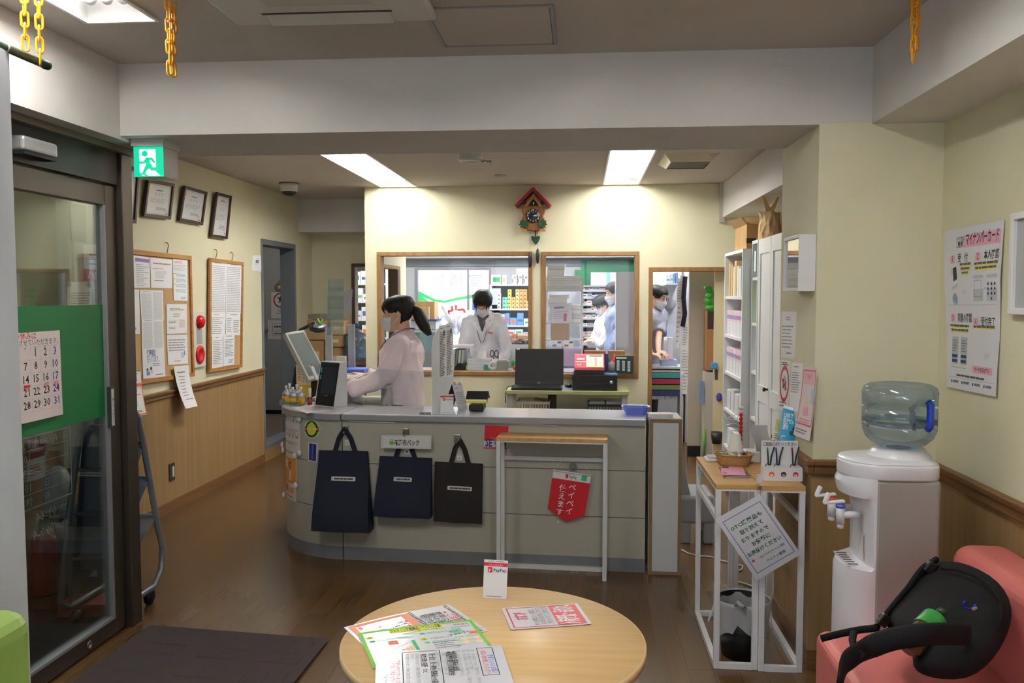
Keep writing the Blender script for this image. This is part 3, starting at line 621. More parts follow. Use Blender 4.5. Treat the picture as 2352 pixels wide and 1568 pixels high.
one(MB().grid(cur,150,12,ct,True,.002),'curtain','white cloth curtain hung from the dark green pole by the entrance','curtain')
# green seat at the bottom left corner
gs=noisy('green_vinyl',(146,178,92),(156,188,102),(4,4,4),.45);t=thing('green_sofa','lime green waiting-room seat just showing at the lower left corner','seat',(-1.5,1.3,0))
b=MB();b.bx(-1.56,-1.245,.2,1.82,.36,.79,gs);b.build('backrest',t,bev=.05,seg=4);b=MB();b.bx(-1.56,-1.0,.2,1.82,.2,.42,gs);b.build('seat',t,bev=.04,seg=4)
for yy in (.3,1.7):
    for xx in (-1.5,-1.1):MB().cyl((xx,yy,0),(xx,yy,.21),.025,black,12).build('leg',t)
# entrance rug
rg=noisy('rug_pile',(84,73,74),(98,86,86),(420,420,420),.95,1.0,700,spec=.1)
A_,B_,=aZ(345,1437,.008),aZ(756,1468,.008);D_=aZ(160,1572,.008)
e1=(B_-A_);e2=(D_-A_);nrm=Vector((e1.y,-e1.x,0)).normalized();L2=1.3;d2=e2.normalized()*L2
def rug(u,v):
    p=A_+e1*u+d2*v;U,V=u*e1.length/.09,v*L2/.09
    g=(abs((U%1)-.5)>.46 and int(V)%2==0)or (abs((V%1)-.5)>.46 and int(U)%3!=0)
    return (p.x,p.y,.012-(.005 if g and .04<u<.96 and v>.04 else 0))
one(MB().grid(rug,110,110,rg,False,0),'rug','dark brown entrance rug with a sunken block pattern on the plank floor','rug',fix=False)
# ---------------------------------------------------------------- porch side behind the glass door
lg=M((182,180,170),.5,name='locker_grey')
y0=aX(131,600,XL).y;y1=y0+.42;z0=aX(190,1060,XL).z
t=thing('meter_cabinet','pale grey metal wall cabinet behind the glass door, with notices on it','cabinet',(XL+.05,(y0+y1)/2,z0))
MB().bx(XL,XL+.07,y0,y1,z0,2.3,lg).build('body',t,bev=.004);MB().bx(XL+.07,XL+.082,y0+.025,y1-.02,z0+.03,2.27,M((172,170,162),.5)).build('door',t,bev=.003)
q=on(0,XL+.084,(160,466),(194,472),(196,556),(162,553));b=MB();b.bx(XL+.082,XL+.09,q[0].y,q[1].y,q[2].z,q[0].z,M((84,86,88),.3));b.build('window',t)
XN=XL+.0835
note([(155,647),(210,647),(210,760),(155,766)],'white notice held by two round magnets behind the glass door',lambda g:g.t(.2,.1,.02,'・・・',G1).txt(.14,.2,.95,.8,12,(110,112,120),.35,.1),XN)
note([(192,560),(232,562),(232,646),(192,644)],'red banded notice behind the glass door, above the magnet-held notice',lambda g:(g.txt(.3,.22,.9,.6,3,(110,110,118),.3),g.r(0,.68,1,1,(176,44,52)),g.up().t(.2,.92,.07,'入荷',(236,236,236),'l',.02)),XN)
def mag(P,nrm,label,m=(226,226,230),r=.016):
    one(MB().lathe([(r,0),(r,.004),(r*.8,.011),(r*.4,.014),(0,.0145)],P,M(m,.3),16,nrm),'round_magnet',label,'magnet','round magnets holding notices')
for x,y in ((158,652),(205,653)):mag(aX(x,y,XN+.001),(1,0,0),'round white magnet on the notice behind the glass door')
note([(178,962),(228,945),(228,1012),(180,1028)],'blue and yellow poster on the cabinet behind the glass door',lambda g:g.r(0,0,1,.85,(60,110,190)).up().disc(.5,.4,.1,(232,226,120)).r(0,.75,1,.88,(230,220,90)),XN)
mag(aX(178,1018,XN+.001),(1,0,0),'round white magnet on the blue and yellow poster')
note([(62,1008),(104,995),(104,1095),(62,1108)],'maroon fire extinguisher sign on the porch wall',lambda g:(g.r(0,0,1,.5,(120,16,30)),g.up().t(.5,.2,.05,'消火器',(230,224,224),'c').t(.5,.36,.03,'EXTINGUISHER',(230,224,224),'c',fit=.85*g.W).txt(.15,.6,.85,.9,4,(150,60,60),.5)),XL+.012,c=(196,190,184))
# fire extinguisher
c=(-2.67,3.97,0.012)
t=thing('fire_extinguisher','red fire extinguisher with a black hose behind the glass door','fire extinguisher',c);V3=lambda x,y,z:Vector((c[0]+x,c[1]+y,c[2]+z))
MB().lathe([(.0,.0),(.062,.0),(.066,.012),(.066,.25),(.056,.285),(.028,.305),(.026,.32),(0,.32)],c,M((150,16,22),.3),24).build('cylinder',t)
MB().cyl(V3(0,0,.32),V3(0,0,.36),.025,M((30,92,60),.4),14).build('collar',t)
MB().bx(c[0]-.012,c[0]+.1,c[1]-.012,c[1]+.012,c[2]+.36,c[2]+.378,black).bar(V3(0,0,.385),V3(.1,0,.42),.02,black).build('lever',t)
MB().tube([V3(.02,0,.34),V3(.075,-.02,.345),(c[0]+.1,c[1]-.02,c[2]+.27),V3(.095,-.02,.14),V3(.09,-.02,.07)],.012,black,8).build('hose',t)
p=Vector((-2.44,3.98,0));t=thing('umbrella_stand','grey tall umbrella stand behind the glass door','umbrella stand',(p.x,p.y,0))
gy=M((112,116,122),.5);b=MB();x0,x1,y0,y1=p.x-.08,p.x+.08,p.y-.06,p.y+.12
b.bx(x0,x1,y0,y0+.01,.02,.41,gy).bx(x0,x1,y1-.01,y1,.02,.475,gy).bx(x0,x0+.01,y0,y1,.02,.46,gy).bx(x1-.01,x1,y0,y1,.02,.43,gy).bx(x0,x1,y0,y1,.013,.025,gy);b.build('bin',t,bev=.004)
MB().bx(x0+.05,x0+.1,y0-.003,y0,.37,.4,M((176,150,60),.5)).build('tag',t);MB().bx(x0+.06,x1-.005,y0-.004,y0,.12,.27,M((170,180,196),.5)).bx(x0+.06,x1-.005,y0-.005,y0-.003,.19,.22,M((60,90,150),.5)).build('leaflet_pocket',t)
p=Vector((-2.72,4.17,0));t=thing('bagged_roll','pale plastic-wrapped column standing behind the fire extinguisher','roll',(p.x,p.y,0));MB().lathe([(.0,0),(.072,0),(.074,.3),(.07,.52),(.05,.58),(.02,.61),(0,.6)],(p.x,p.y,0),M((176,178,176),.35),20).build('body',t)
p=Vector((-2.3,3.76,0));one(MB().box((p.x,p.y,.04),(.24,.16,.055),M((140,70,66),.6),Matrix.Rotation(R(8),3,'Z')),'flyer_parcel','flat red parcel of flyers on the porch floor under the back of the leaflet rack','parcel')
one(MB().bx(XL+.02,-2.12,1.2,3.75,.0,.012,noisy('porch_mat_pile',(40,38,36),(48,46,44),(300,300,300),.9,.5)),'porch_mat','dark mat on the floor behind the glass door','mat')
# ---------------------------------------------------------------- leaflet rack between door post and wainscot
rk=M((136,140,150),.4,.4,name='rack_grey');t=thing('leaflet_rack','grey metal leaflet rack on casters behind the door post','leaflet rack',(-2.42,4.205,0))
YA0,YA1=4.085,4.325
for yy in (YA0,YA1):
    b=MB();b.tube([(-2.40,yy,.93),(-2.37,yy,.83),(-2.24,yy,.36),(-2.20,yy,.25),(-2.215,yy,.14),(-2.29,yy,.085),(-2.6,yy,.085),(-2.66,yy,.13),(-2.58,yy,.5),(-2.46,yy,.93),(-2.43,yy,.96)],.0145,rk,10,True);b.build('side_frame',t)
b=MB();b.add([(-2.53,YA0+.02,.24),(-2.53,YA1-.01,.24),(-2.44,YA1-.01,.93),(-2.44,YA0+.02,.93)],[(0,1,2,3)],rk);b.build('back_panel',t)
b=MB();b.prism([(-2.6,.1),(-2.24,.3),(-2.37,.83),(-2.42,.93),(-2.45,.93)],.006,M((84,88,96),.5),(0,YA1-.006,0));b.build('side_panel',t)
for i,(xb,zb_,xf,zf)in enumerate(((-2.42,.70,-2.345,.80),(-2.44,.50,-2.30,.62),(-2.47,.30,-2.245,.42))):
    b=MB();b.add([(xb,YA0,zb_),(xb,YA1,zb_),(xf,YA1,zf),(xf,YA0,zf)],[(0,1,2,3)],rk);b.bx(xf-.006,xf+.006,YA0,YA1,zf-.008,zf+.008,rk).bx(xb-.1,xb,YA0,YA1,zb_-.004,zb_+.004,rk);b.build('tray',t)
for sx,yy in ((-2.3,YA0+.02),(-2.58,YA0+.02),(-2.3,YA1-.02),(-2.58,YA1-.02)):MB().cyl((sx-.0,yy-.012,.035),(sx,yy+.012,.035),.034,black,16).build('caster',t)
RO,RN=Vector((-2.42,4.205,0)),Vector((-2.19,3.775,0));RZ=Matrix.Rotation(R(90),3,'Z');t.location=RN;t.rotation_euler=(0,0,R(90));t['_w']=tuple(RN)
cols=[(226,228,232),(60,130,90),(220,222,228),(90,130,190),(222,214,150),(226,226,230),(200,90,120),(120,170,110)]
k=0
for i,(xb,zb_,xf,zf)in enumerate(((-2.42,.70,-2.345,.80),(-2.44,.50,-2.30,.62),(-2.47,.30,-2.245,.42))):
    for j in range(2):
        yy=YA0+.03;xb+=.03*j;xf+=.03*j;m=M(cols[k%8],.5);b=MB()
        b.prism([(xb+.02,zb_+.02),(xb+.045,zb_+.035),(xb-.0,zb_+.2+.01*j),(xb-.025,zb_+.2)],.17+.012*(j%2),m,(0,yy+.18,0))
        lv=['top','middle','bottom'][i];cn=['white','green','white','blue','pale yellow','white'][k]
        ls_=one(b,'leaflet_stack','%s leaflets in the %s tray of the grey leaflet rack, %s'%(cn,lv,['rear bundle','front bundle'][j]),'leaflets','leaflets in the grey rack');ls_.location=RN+RZ@(ls_.location-RO);ls_.rotation_euler=(0,0,R(90));k+=1
t=thing('porch_fill_light','round ceiling light in the porch behind the entrance door','ceiling light',(-2.55,2.2,ZC));MB().lathe([(.13,0),(.13,-.025),(.1,-.045),(0,-.05)],(-2.55,2.2,ZC),glow('porch_fill_glow',(255,250,240),10),28).build('shade',t)  # made-up lamp out of view, added to brighten the dim porch
# ================================================================ RECEPTION COUNTER
ZK=.835
CA,CB=aZ(789,1284.5,0),aZ(1479.5,1314.6,0);cd_=(CB-CA).normalized();cn=Vector((cd_.y,-cd_.x,0))  # cn points to the waiting room
CBK=-cn*.36
def aP(x,y,off=0.):
    """photo point on the counter front, moved off metres into the room"""
    P0=CA+cn*off;d=_ray(x,y);return EYE+d*((P0-EYE).dot(cn)/d.dot(cn))
body=noisy('counter_laminate',(176,172,160),(180,176,164),(2,2,2),.45);nose=M((150,150,156),.4,name='counter_edge');topm=M((228,228,234),.16,name='counter_top');kick=M((120,122,128),.45,name='counter_kick');groove=M((60,58,54),.7)
def arc_out(off,z):
    """outline of the counter: straight front, then the rounded end turning back; off > 0 = proud"""
    c0=CA;r1=.50;C=c0+CBK*0-cn*r1;pts=[]
    for i in range(15):
        g=R(6.2*i);d=-cd_*math.sin(g)+cn*math.cos(g);pts.append(C+d*(r1+off)+Vector((0,0,z)))
    return pts
def slab(b,z0,z1,off,m,straight=True,curve=True,g=.003):
    if straight:
        P=[CA+cd_*g+cn*off,CB+cn*off,CB+CBK,CA+cd_*g+CBK];b.add([p+Vector((0,0,z0))for p in P]+[p+Vector((0,0,z1))for p in P],_BOXF,m)
    if curve:
        A=[p-cd_*g if i==0 else p for i,p in enumerate(arc_out(off,z0))];I=[CA-cd_*g+CBK]+[CA-cn*.5-cd_*.14+cn*.0]
        base=A+[I[1]+Vector((0,0,z0)),I[0]+Vector((0,0,z0))];n=len(base)
        b.add(base+[p+Vector((0,0,z1-z0))for p in base],[list(range(n))[::-1],list(range(n,2*n))],m)
        b.add(base+[p+Vector((0,0,z1-z0))for p in base],[(i,(i+1)%n,n+(i+1)%n,n+i)for i in range(n)],m,False)
t=thing('reception_counter','long pale reception counter with a rounded end and grey worktop','counter',(CA.x+.5,CA.y,0))
zg1,zg2=aP(900,1066).z,aP(900,1170).z
for nm,st,cv in (('straight_body',True,False),('rounded_end',False,True)):
    b=MB();zs=[.075,zg2-.002,zg2+.002,zg1-.002,zg1+.002,ZK-.035]
    for i in range(5):slab(b,zs[i],zs[i+1],-.003 if i%2 else 0,groove if i%2 else body,st,cv)
    b.build(nm,t)
for st,cv in ((True,False),(False,True)):
    b=MB();slab(b,0,.075,.001,kick,st,cv);b.build('kick_plate',t)
    b=MB();slab(b,ZK-.035,ZK-.004,.022,nose,st,cv);slab(b,ZK-.004,ZK,.018,topm,st,cv);b.build('worktop',t,bev=.003)
for a,c in (((802,966),(909,970)),((994,965),(1094,971)),((1140,970),(1279,977))):
    p,q=aP(*a),aP(*c);b=MB();b.bar(p+cn*.004,q+cn*.004,.008,M((206,206,200),.4),(0,0,1));b.build('slot_strip',t)
# ---- non-woven bags on hooks
def bagP(off):return lambda x,y:aP(x,y,off)
def bag(name_l,px,d,m,handle,hook,tape,letter,lc,lpx,glabel):
    """px: TL, TR, BR, BL outline; d: depth at the bottom"""
    q=[aP(x,y,.02)for x,y in px];TL,TR,BR,BL=q;root=(TL+TR)/2;root.z=min(BL.z,BR.z)
    t=thing('tote_bag',glabel,'bag',root,None)
    def S(off,s):return lambda u,v:(TL*(1-u)+TR*u)*(1-v)+(BL*(1-u)+BR*u)*v+cn*((.006+d*sm(v)*(1 if s>0 else .15))if s>0 else -.006)
    fr,bk=S(0,1),S(0,-1);b=MB();n=8
    fg=lambda u,v:fr(u,v)+cn*(.004*math.sin(7*u+5*v)*v)
    b.grid(fg,n,n,m).grid(lambda u,v:bk(1-u,v),n,n,m)
    for side in (0,1):b.grid(lambda u,v:(fg(side,v)*(1-u)+bk(side,v)*u),1,n,m)
    b.grid(lambda u,v:fg(u,1)*(1-v)+bk(u,1)*v,n,1,m);b.build('pouch',t)
    (h0,h1),top=handle;ht=aP(*top,.035)
    for off in (.014,.004):
        a,c=aP(*h0,off),aP(*h1,off);P=[a+Vector((0,0,-.03)),a]
        for i in range(1,8):g=i/8;P.append((a*(1-g)+c*g)*(1-.0)*1+Vector((0,0,(ht.z-(a.z+c.z)/2)*math.sin(math.pi*g)**.55))+cd_*(.012*math.sin(2*math.pi*g)))
        P+=[c,c+Vector((0,0,-.03))];b=MB();b.tube(P,.0135,m,8,flat=.002,up=cd_);b.build('handle',t)
    a,c=aP(*tape[0],.03),aP(*tape[1],.03);u=((a.x-TL.x)/(TR.x-TL.x));z=a.z;v=(TL.z-z)/(TL.z-BL.z);u2=(c.x-TL.x)/(TR.x-TL.x);hh=.011/(TL.z-BL.z)
    pg=Page(MB(),fg,.3,.4,.0015);pg.r(u,v-hh,u2,v+hh,(206,206,206));pg.up().txt(u+.05,v-hh*.5,u2-.02,v+hh*.5,1,(60,60,66),.8,.05);pg.mb.build('label_strip',t)
    # hook on the counter
    hx,hy=hook;p=aP(hx,hy,0);k=thing('adhesive_hook','chrome adhesive hook carrying the '+name_l,'hook',p)
    MB().box(p+cn*.006,(.036,.012,.045),M((150,146,142),.25,.9),Matrix.Rotation(math.atan2(cd_.y,cd_.x),3,'Z')).build('plate',k,bev=.003)
    b=MB();b.tube([p+cn*.012+Vector((0,0,-.01)),p+cn*.03+Vector((0,0,-.022)),p+cn*.042+Vector((0,0,-.008))],.005,steel,8);b.build('arm',k)
    lp=[aP(x,y,.003)for x,y in lpx];pg,mb=poster(lp,(226,226,226),nu=1,nv=1);pg.t(.5,.78,.68*pg.H,letter,lc,'c',.02);tag(mb.build('size_card'),'small white card lettered %s above the %s'%(letter,name_l),'card')
nv=noisy('nonwoven_navy',(24,28,46),(28,32,52),(300,300,300),.8,.3,500);nb=noisy('nonwoven_brown',(32,28,28),(38,33,32),(300,300,300),.8,.3,500)
bag('large navy bag',[(733,1034),(845,1036),(858,1214),(728,1209)],.09,nv,(((770,1034),(815,1035)),(793,988)),(794,986),((765,1097),(817,1098)),'L',(60,60,66),[(793,1010),(803,1010),(803,1022),(793,1022)],'large dark navy tote bag hung from the first hook by the rounded end')
bag('middle navy bag',[(873,1047),(992,1052),(993,1185),(863,1179)],.06,nv,(((910,1048),(952,1050)),(931,1006)),(933,992),((909,1098),(949,1101)),'M',(60,60,66),[(929,1031),(940,1031),(940,1042),(929,1042)],'middle-sized navy tote bag below the printed sign')
bag('dark brown bag',[(999,1060),(1109,1065),(1107,1202),(997,1195)],.012,nb,(((1037,1060),(1075,1062)),(1052,1012)),(1051,1006),((1029,1119),(1085,1124)),'S',(190,60,60),[(1049,1046),(1061,1046),(1061,1057),(1049,1057)],'flat blackish-brown tote bag nearest the console table')
pg,mb=poster([aP(x,y,.036)for x,y in ((876,999),(992,1000),(990,1031),(875,1029))],(222,222,224),nu=1,nv=1)
pg.frame(.03,.06,.98,.94,.0015,(214,170,170)).t(.26,.74,.036,'不織布バック',(50,50,56),'l',.02,fit=.5*pg.W).r(.17,.45,.25,.72,(120,190,70)).ring(.21,.42,.006,.009,(120,190,70));tag(mb.build('sign_card'),'white sign reading non-woven bag hung over the middle navy bag','sign')
# SECOM sticker
pg,mb=poster([aP(x,y,.0012)for x,y in ((1114,976),(1168,979),(1165,1031),(1111,1030))],(200,24,36),nu=1,nv=1,rough=.3)
pg.r(0,.66,1,.93,(206,206,210)).up().t(.06,.9,.062,'SE',(30,50,120),'l',.03,fit=.3*pg.W).t(.39,.9,.062,'C',(60,170,190),'l',.03).t(.57,.9,.062,'OM',(30,50,120),'l',.03,fit=.38*pg.W).t(.5,.58,.02,'Security',(232,150,150),'c').t(.5,.65,.014,'by',(232,150,150),'c');tag(mb.build('security_sticker'),'red and white security company sticker on the counter front','sticker')
# things stuck on the rounded end
CC=CA-cn*.5
def arcq(x,y,off=.0015):
    """photo point on the rounded end"""
    d=_ray(x,y);r=.5+off;o=EYE-CC;a=d.x**2+d.y**2;bq=2*(o.x*d.x+o.y*d.y);c=o.x**2+o.y**2-r*r;dis=max(0.,bq*bq-4*a*c)
    return EYE+d*((-bq-math.sqrt(dis))/(2*a))
def arcS(TLp,TRp,BRp,BLp,off=.0015):
    def ang(p):q=arcq(*p);return math.atan2(-(q-CC).dot(cd_),(q-CC).dot(cn)),q.z
    (a0,z0),(a1,z1),(a2,z2),(a3,z3)=map(ang,(TLp,TRp,BRp,BLp))
    def S(u,v):
        a=(a0*(1-u)+a1*u)*(1-v)+(a3*(1-u)+a2*u)*v;z=(z0*(1-u)+z1*u)*(1-v)+(z3*(1-u)+z2*u)*v
        return CC+(-cd_*math.sin(a)+cn*math.cos(a))*(.5+off)+Vector((0,0,z))
    return S,abs(a1-a0)*.5,abs(z0-z3)
def arcsheet(px,label,d,c=PAPER,name='notice',cat='notice',off=.0015):
    S,W,H=arcS(*px,off=off);mb=MB();pg=sheet(mb,S,W,H,c,nu=8);d(pg);return tag(mb.build(name),label,cat)
def ca(g):
    g.t(.5,.15,.03,'推奨しています',(80,80,86),'c',.01,fit=.9*g.W).txt(.1,.7,.9,.8,3,(120,120,126),.4,.2)
    for i,u in enumerate((.12,.3,.5,.7,.88)):g.frame(u-.07,.36,u+.06,.52,.003,(96,96,104));g.r(u-.05,.55,u+.04,.58,(120,110,70)if i==0 else (96,96,104))
arcsheet([(649,950),(688,960),(690,1042),(651,1028)],'white notice of line drawings at the top of the rounded counter end',ca,(224,222,222))
def cb(g):
    g.r(.05,.1,.97,.64,(226,150,60)).up().r(.12,.14,.42,.32,(236,214,190)).disc(.62,.25,.02,(70,50,46)).disc(.62,.28,.015,(236,206,186)).poly([(.55,.36),(.7,.36),(.74,.58),(.52,.58)],(232,226,222)).disc(.28,.48,.013,(230,214,120)).r(.08,.68,.5,.84,(226,120,70)).r(.6,.72,.85,.84,(232,150,100)).txt(.2,.9,.9,.95,1,(90,90,96))
arcsheet([(651,1034),(682,1044),(681,1153),(653,1136)],'orange flyer with a standing figure on the rounded counter end',cb,(226,216,208),off=.0022)
for x,y,l in ((688,962,'upper white notice, top corner'),(650,1021,'upper white notice, lower outer corner'),(688,1040,'upper white notice, lower inner corner'),(678,1046,'orange flyer, top inner corner'),(652,1033,'orange flyer, top outer corner'),(680,1114,'orange flyer, lower inner corner'),(654,1136,'orange flyer, lower outer corner')):
    p=arcq(x,y,.004);n_=(p-CC);n_.z=0;mag(p,n_.normalized(),'round white magnet on the '+l,r=.0185)
S,W,H=arcS((697,963),(737,964),(737,1007),(697,1006));mb=MB()
mb.grid(lambda u,v:CC*0+S(.5+.5*v*math.cos(2*math.pi*u),.5-.5*v*math.sin(2*math.pi*u)),32,1,M((176,206,170),.4));pg=Page(mb,S,W,H)
pg.disc(.5,.5,W*.36,(44,46,40)).up().disc(.5,.5,W*.27,(206,214,60)).up().poly([(.06,.38),(.94,.38),(.88,.47),(.94,.62),(.06,.62),(.12,.5)],(196,66,40)).up().t(.5,.54,.013,'いつもの薬局',(240,226,210),'c',.01,fit=.66*W);tag(mb.build('round_sticker'),'round green and black sticker with a red ribbon on the rounded counter end','sticker')
S,W,H=arcS((708,1014),(730,1018),(728,1062),(707,1058));mb=MB();pg=sheet(mb,S,W,H,(214,214,222),nu=2,nv=2);pg.r(.12,.06,.88,.94,(44,52,130)).up().txt(.44,.12,.56,.9,14,(120,130,190),.6,.1,words=False);tag(mb.build('name_plate'),'upright blue card with a white border on the rounded counter end','card')
# ---------------------------------------------------------------- things standing on the counter
def cz(x,y,z=ZK):return aZ(x,y,z)
# face-recognition card reader
p0,p1=cz(722,932),cz(768,937);p2=cz(790,928);ex=(p1-p0);W=ex.length;ex.normalize();ey=Vector((-ex.y,ex.x,0));hz=aY(765,832,p1.y+.04).z-ZK
t=thing('card_reader','white card reader with a tilted black screen on the rounded counter end','card reader',(p0+p1)/2)
b=MB();D=.105;prof=[(0,0),(D,0),(D,hz),(.055,hz)]
b.prism([(a,c)for a,c in prof],W,M((222,222,224),.35),p0,ey,Vector((0,0,1)));b.build('body',t,bev=.006)
def fP(u,v,o=.001):base=p0+ex*(W*u)+ey*(.055*(1-v))+Vector((0,0,hz*(1-v)));n_=(-ey*hz+Vector((0,0,.055))).normalized();return base+n_*o
b=MB();b.grid(lambda u,v:fP(.05+.9*(1-u),.02+.95*v,.002),1,1,M((18,20,24),.12),False,.003);pg=Page(b,lambda u,v:fP(u,v,.0022),W,hz,.0005);pg.r(.22,.12,.9,.72,(30,36,48)).r(.1,.14,.16,.26,(70,150,200)).r(.1,.3,.16,.4,(70,150,200)).r(.42,.74,.62,.755,(150,150,156));b.build('screen',t)
# box of jelly drinks
p=cz(668,930);t=thing('jelly_drink_box','open clear tray of jelly drink pouches at the counter end','tray',p);e1_,e2_=cd_,-cn
b=MB()
for a,c,h in (((-.06,-.03),(.07,-.03),.022),((-.06,.08),(.07,.08),.05),((-.06,-.03),(-.06,.08),.035),((.07,-.03),(.07,.08),.035)):
    A_2=p+e1_*a[0]+e2_*a[1];B_2=p+e1_*c[0]+e2_*c[1];b.bar(A_2+Vector((0,0,h/2)),B_2+Vector((0,0,h/2)),.002,acryl,(0,0,1),h)
b.bx(p.x-.06,p.x+.07,p.y-.03,p.y+.08,ZK,ZK+.003,acryl);b.build('tray',t)
pouch_y=M((214,170,40),.3,name='pouch_gold');pouch_s=M((206,206,214),.22,.5,name='pouch_silver')
def pouch(P,label,rz=0):
    t=thing('jelly_pouch',label,'drink pouch',P,'jelly drink pouches');b=MB();c=Vector(P)
    def ring(w_,d_,z):return [c+Vector((w_*math.cos(i*R(30)),d_*math.sin(i*R(30)),z))for i in range(12)]
    b.loft([ring(.024,.013,0),ring(.025,.015,.02),ring(.025,.013,.045)],pouch_y);b.build('bag',t)
    b=MB();b.loft([ring(.025,.013,.045),ring(.022,.009,.062),ring(.010,.006,.078)],pouch_s);b.build('shoulder',t)
    MB().cyl(c+Vector((0,0,.078)),c+Vector((0,0,.088)),.005,M((226,226,226),.4),10).build('spout',t);MB().cyl(c+Vector((0,0,.086)),c+Vector((0,0,.108)),.0075,M((226,226,228),.4),12).build('cap',t)
for i,(x,y,dz)in enumerate(((656,927,.02),(672,931,.0),(690,931,0),(664,921,.0),(681,924,0))):q_=cz(x,y);pouch((q_.x,q_.y+.01,ZK+.003),'gold and silver jelly drink pouch in the clear tray, '+['front left','front middle','front right','rear left','rear right'][i])
p=cz(692,915);pg,mb=poster([Vector((p.x-.05,p.y+.05,ZK+.215)),Vector((p.x+.045,p.y+.06,ZK+.215)),Vector((p.x+.05,p.y+.045,ZK+.001)),Vector((p.x-.04,p.y+.035,ZK+.001))],(232,214,180));pg.r(0,.62,1,1,(222,180,60)).txt(.1,.1,.3,.5,5,(214,110,60)).txt(.4,.1,.6,.55,5,(200,160,60)).txt(.7,.1,.92,.5,5,(200,120,80));tag(mb.build('display_card'),'cream and yellow display card standing behind the jelly drinks','card')
p=cz(712,929);t=thing('stamp_bottle','small dark red bottle with a white cap beside the card reader','bottle',p);MB().lathe([(.014,0),(.015,.005),(.015,.04),(.01,.046),(0,.046)],p,M((120,20,30),.25),16).build('bottle',t);MB().lathe([(.009,.046),(.009,.1),(0,.1)],p,M((222,222,222),.4),14).build('cap',t)
MB().lathe([(.0153,.018),(.0153,.032)],p,M((206,40,50),.4),16,caps=False).build('label',t)
for i,(px,lb)in enumerate(((((670,936),(745,925),(775,941),(705,949)),'flat printed sheet lying under the card reader, near the edge'),)):
    pg,mb=poster([cz(x,y,ZK+.0015)for x,y in (px[0],px[1],px[2],px[3])],(222,220,224),nu=1,nv=1);pg.txt(.2,.2,.8,.8,5,(190,160,160),.3);tag(mb.build('counter_sheet'),lb,'sheet')
# side shield with printed pages
A3=Vector((-.822,CA.y-.02,ZK));A3=aP(992,958,.0);A3.z=ZK;B3=aZ(1041,926,ZK);zt=aY(1040,746,B3.y).z
t=thing('acrylic_shield','frosted upright shield with printed pages, standing on the counter','shield',(A3+B3)/2);fro=glassy('frosted_acrylic',(240,244,246),.05,.25,.78);L3=(B3-A3)
out=[(0,0),(1,0),(1,zt-ZK),(.25,zt-ZK-.012),(.06,zt-ZK-.05),(0,zt-ZK-.12)];b=MB();b.prism(out,.003,fro,A3,L3,Vector((0,0,1)));b.build('panel',t)
nS=L3.cross(Vector((0,0,1))).normalized();nS=-nS if nS.dot(EYE-A3)<0 else nS
def shp(u0,v0,u1,v1):
    f=lambda u,z:A3+L3*u+Vector((0,0,z))+nS*.004
    return (f(u0,v1),f(u1,v1),f(u1,v0),f(u0,v0))
for u0,u1,z0,z1,nm in ((.30,.62,.18,.49,'printed_page'),(.63,.95,.17,.495,'printed_page')):
    pg,mb=poster(shp(u0,z0,u1,z1),(226,228,230),nu=1,nv=1);pg.txt(.1,.04,.6,.07,1,(110,110,120)).txt(.08,.12,.92,.95,26,(90,92,104),.55,.35);pg.r(.6,.1,.85,.2,(70,76,120));mb.build(nm,t)
b=MB();b.bx(A3.x-.01,A3.x+.14,A3.y+.0,A3.y+.012,ZK,ZK+.003,acryl);b.build('foot',t)
# low clear screen in front of the clerk, with the desk name
a,c=aZ(838,928,ZK),aZ(990,940,ZK);zz=aY(900,846,a.y).z;t=thing('clear_screen','low clear acrylic screen on the counter before the pink-coated clerk','screen',(a+c)/2)
b=MB();b.add([a,c,c+Vector((0,.004,0)),a+Vector((0,.004,0)),a+Vector((0,0,zz-ZK)),c+Vector((0,0,zz-ZK)),c+Vector((0,.004,zz-ZK)),a+Vector((0,.004,zz-ZK))],_BOXF,glassy('clear_screen',(250,252,253),.03,.03,.02));b.build('pane',t)
pg,mb=poster([aP(x,y,-.02)+Vector((0,0,.002))for x,y in ((963,947),(990,947),(990,959.5),(963,959.5))],(150,150,154),nu=1,nv=1);pg.t(.3,.82,.024,'受',(50,50,56),'c').t(.76,.82,.024,'付',(50,50,56),'c');mb.build('desk_name',t)
# payment card, desk calendar, card terminal, coin tray
def paypay(pg,s=1.,qr=True):
    pg.r(0,.07,1,.16,(214,34,44)).up().t(.5,.145,.075*pg.W,'ペイペイ使えます',(244,226,226),'c',.01,fit=.6*pg.W);pg.k=1
    pg.r(.17,.19,.36,.33,(214,30,44)).up().t(.265,.32,.12*pg.H,'P',(244,244,246),'c',.02);pg.k=1;pg.t(.4,.30,.115*pg.H,'PayPay',(44,44,50),'l',.015,fit=.54*pg.W)
    pg.txt(.18,.02,.42,.055,1,(80,180,120)).txt(.5,.02,.92,.05,1,(90,90,96)).txt(.12,.93,.88,.95,1,(110,110,118),.7)
p=cz(1026,951);pg,mb=poster([p+Vector((-.036,0.012,.11)),p+Vector((.036,.02,.11)),p+Vector((.036,.008,.001)),p+Vector((-.036,0,.001))],(232,232,236),nu=1,nv=1,rough=.3);paypay(pg);tag(mb.build('payment_card'),'small white and red mobile payment card leaning on the frosted shield','card')
p=cz(1052,940);t=thing('desk_calendar','small tent calendar with black rings right of the frosted shield','calendar',p);wv=Vector((.052,.03,0))
b=MB();q=(p+Vector((-.035,.0,.15)),p+Vector((-.035,.0,.15))+wv*1.0,p+wv,p+Vector((0,0,0)));pg=sheet(b,quad(*[q[0],q[1],q[2],q[3]]),.06,.15,(222,222,226));pg.txt(.2,.15,.6,.2,1,RED).txt(.2,.3,.9,.8,6,(150,152,160),.2,.1);b.build('pages',t)
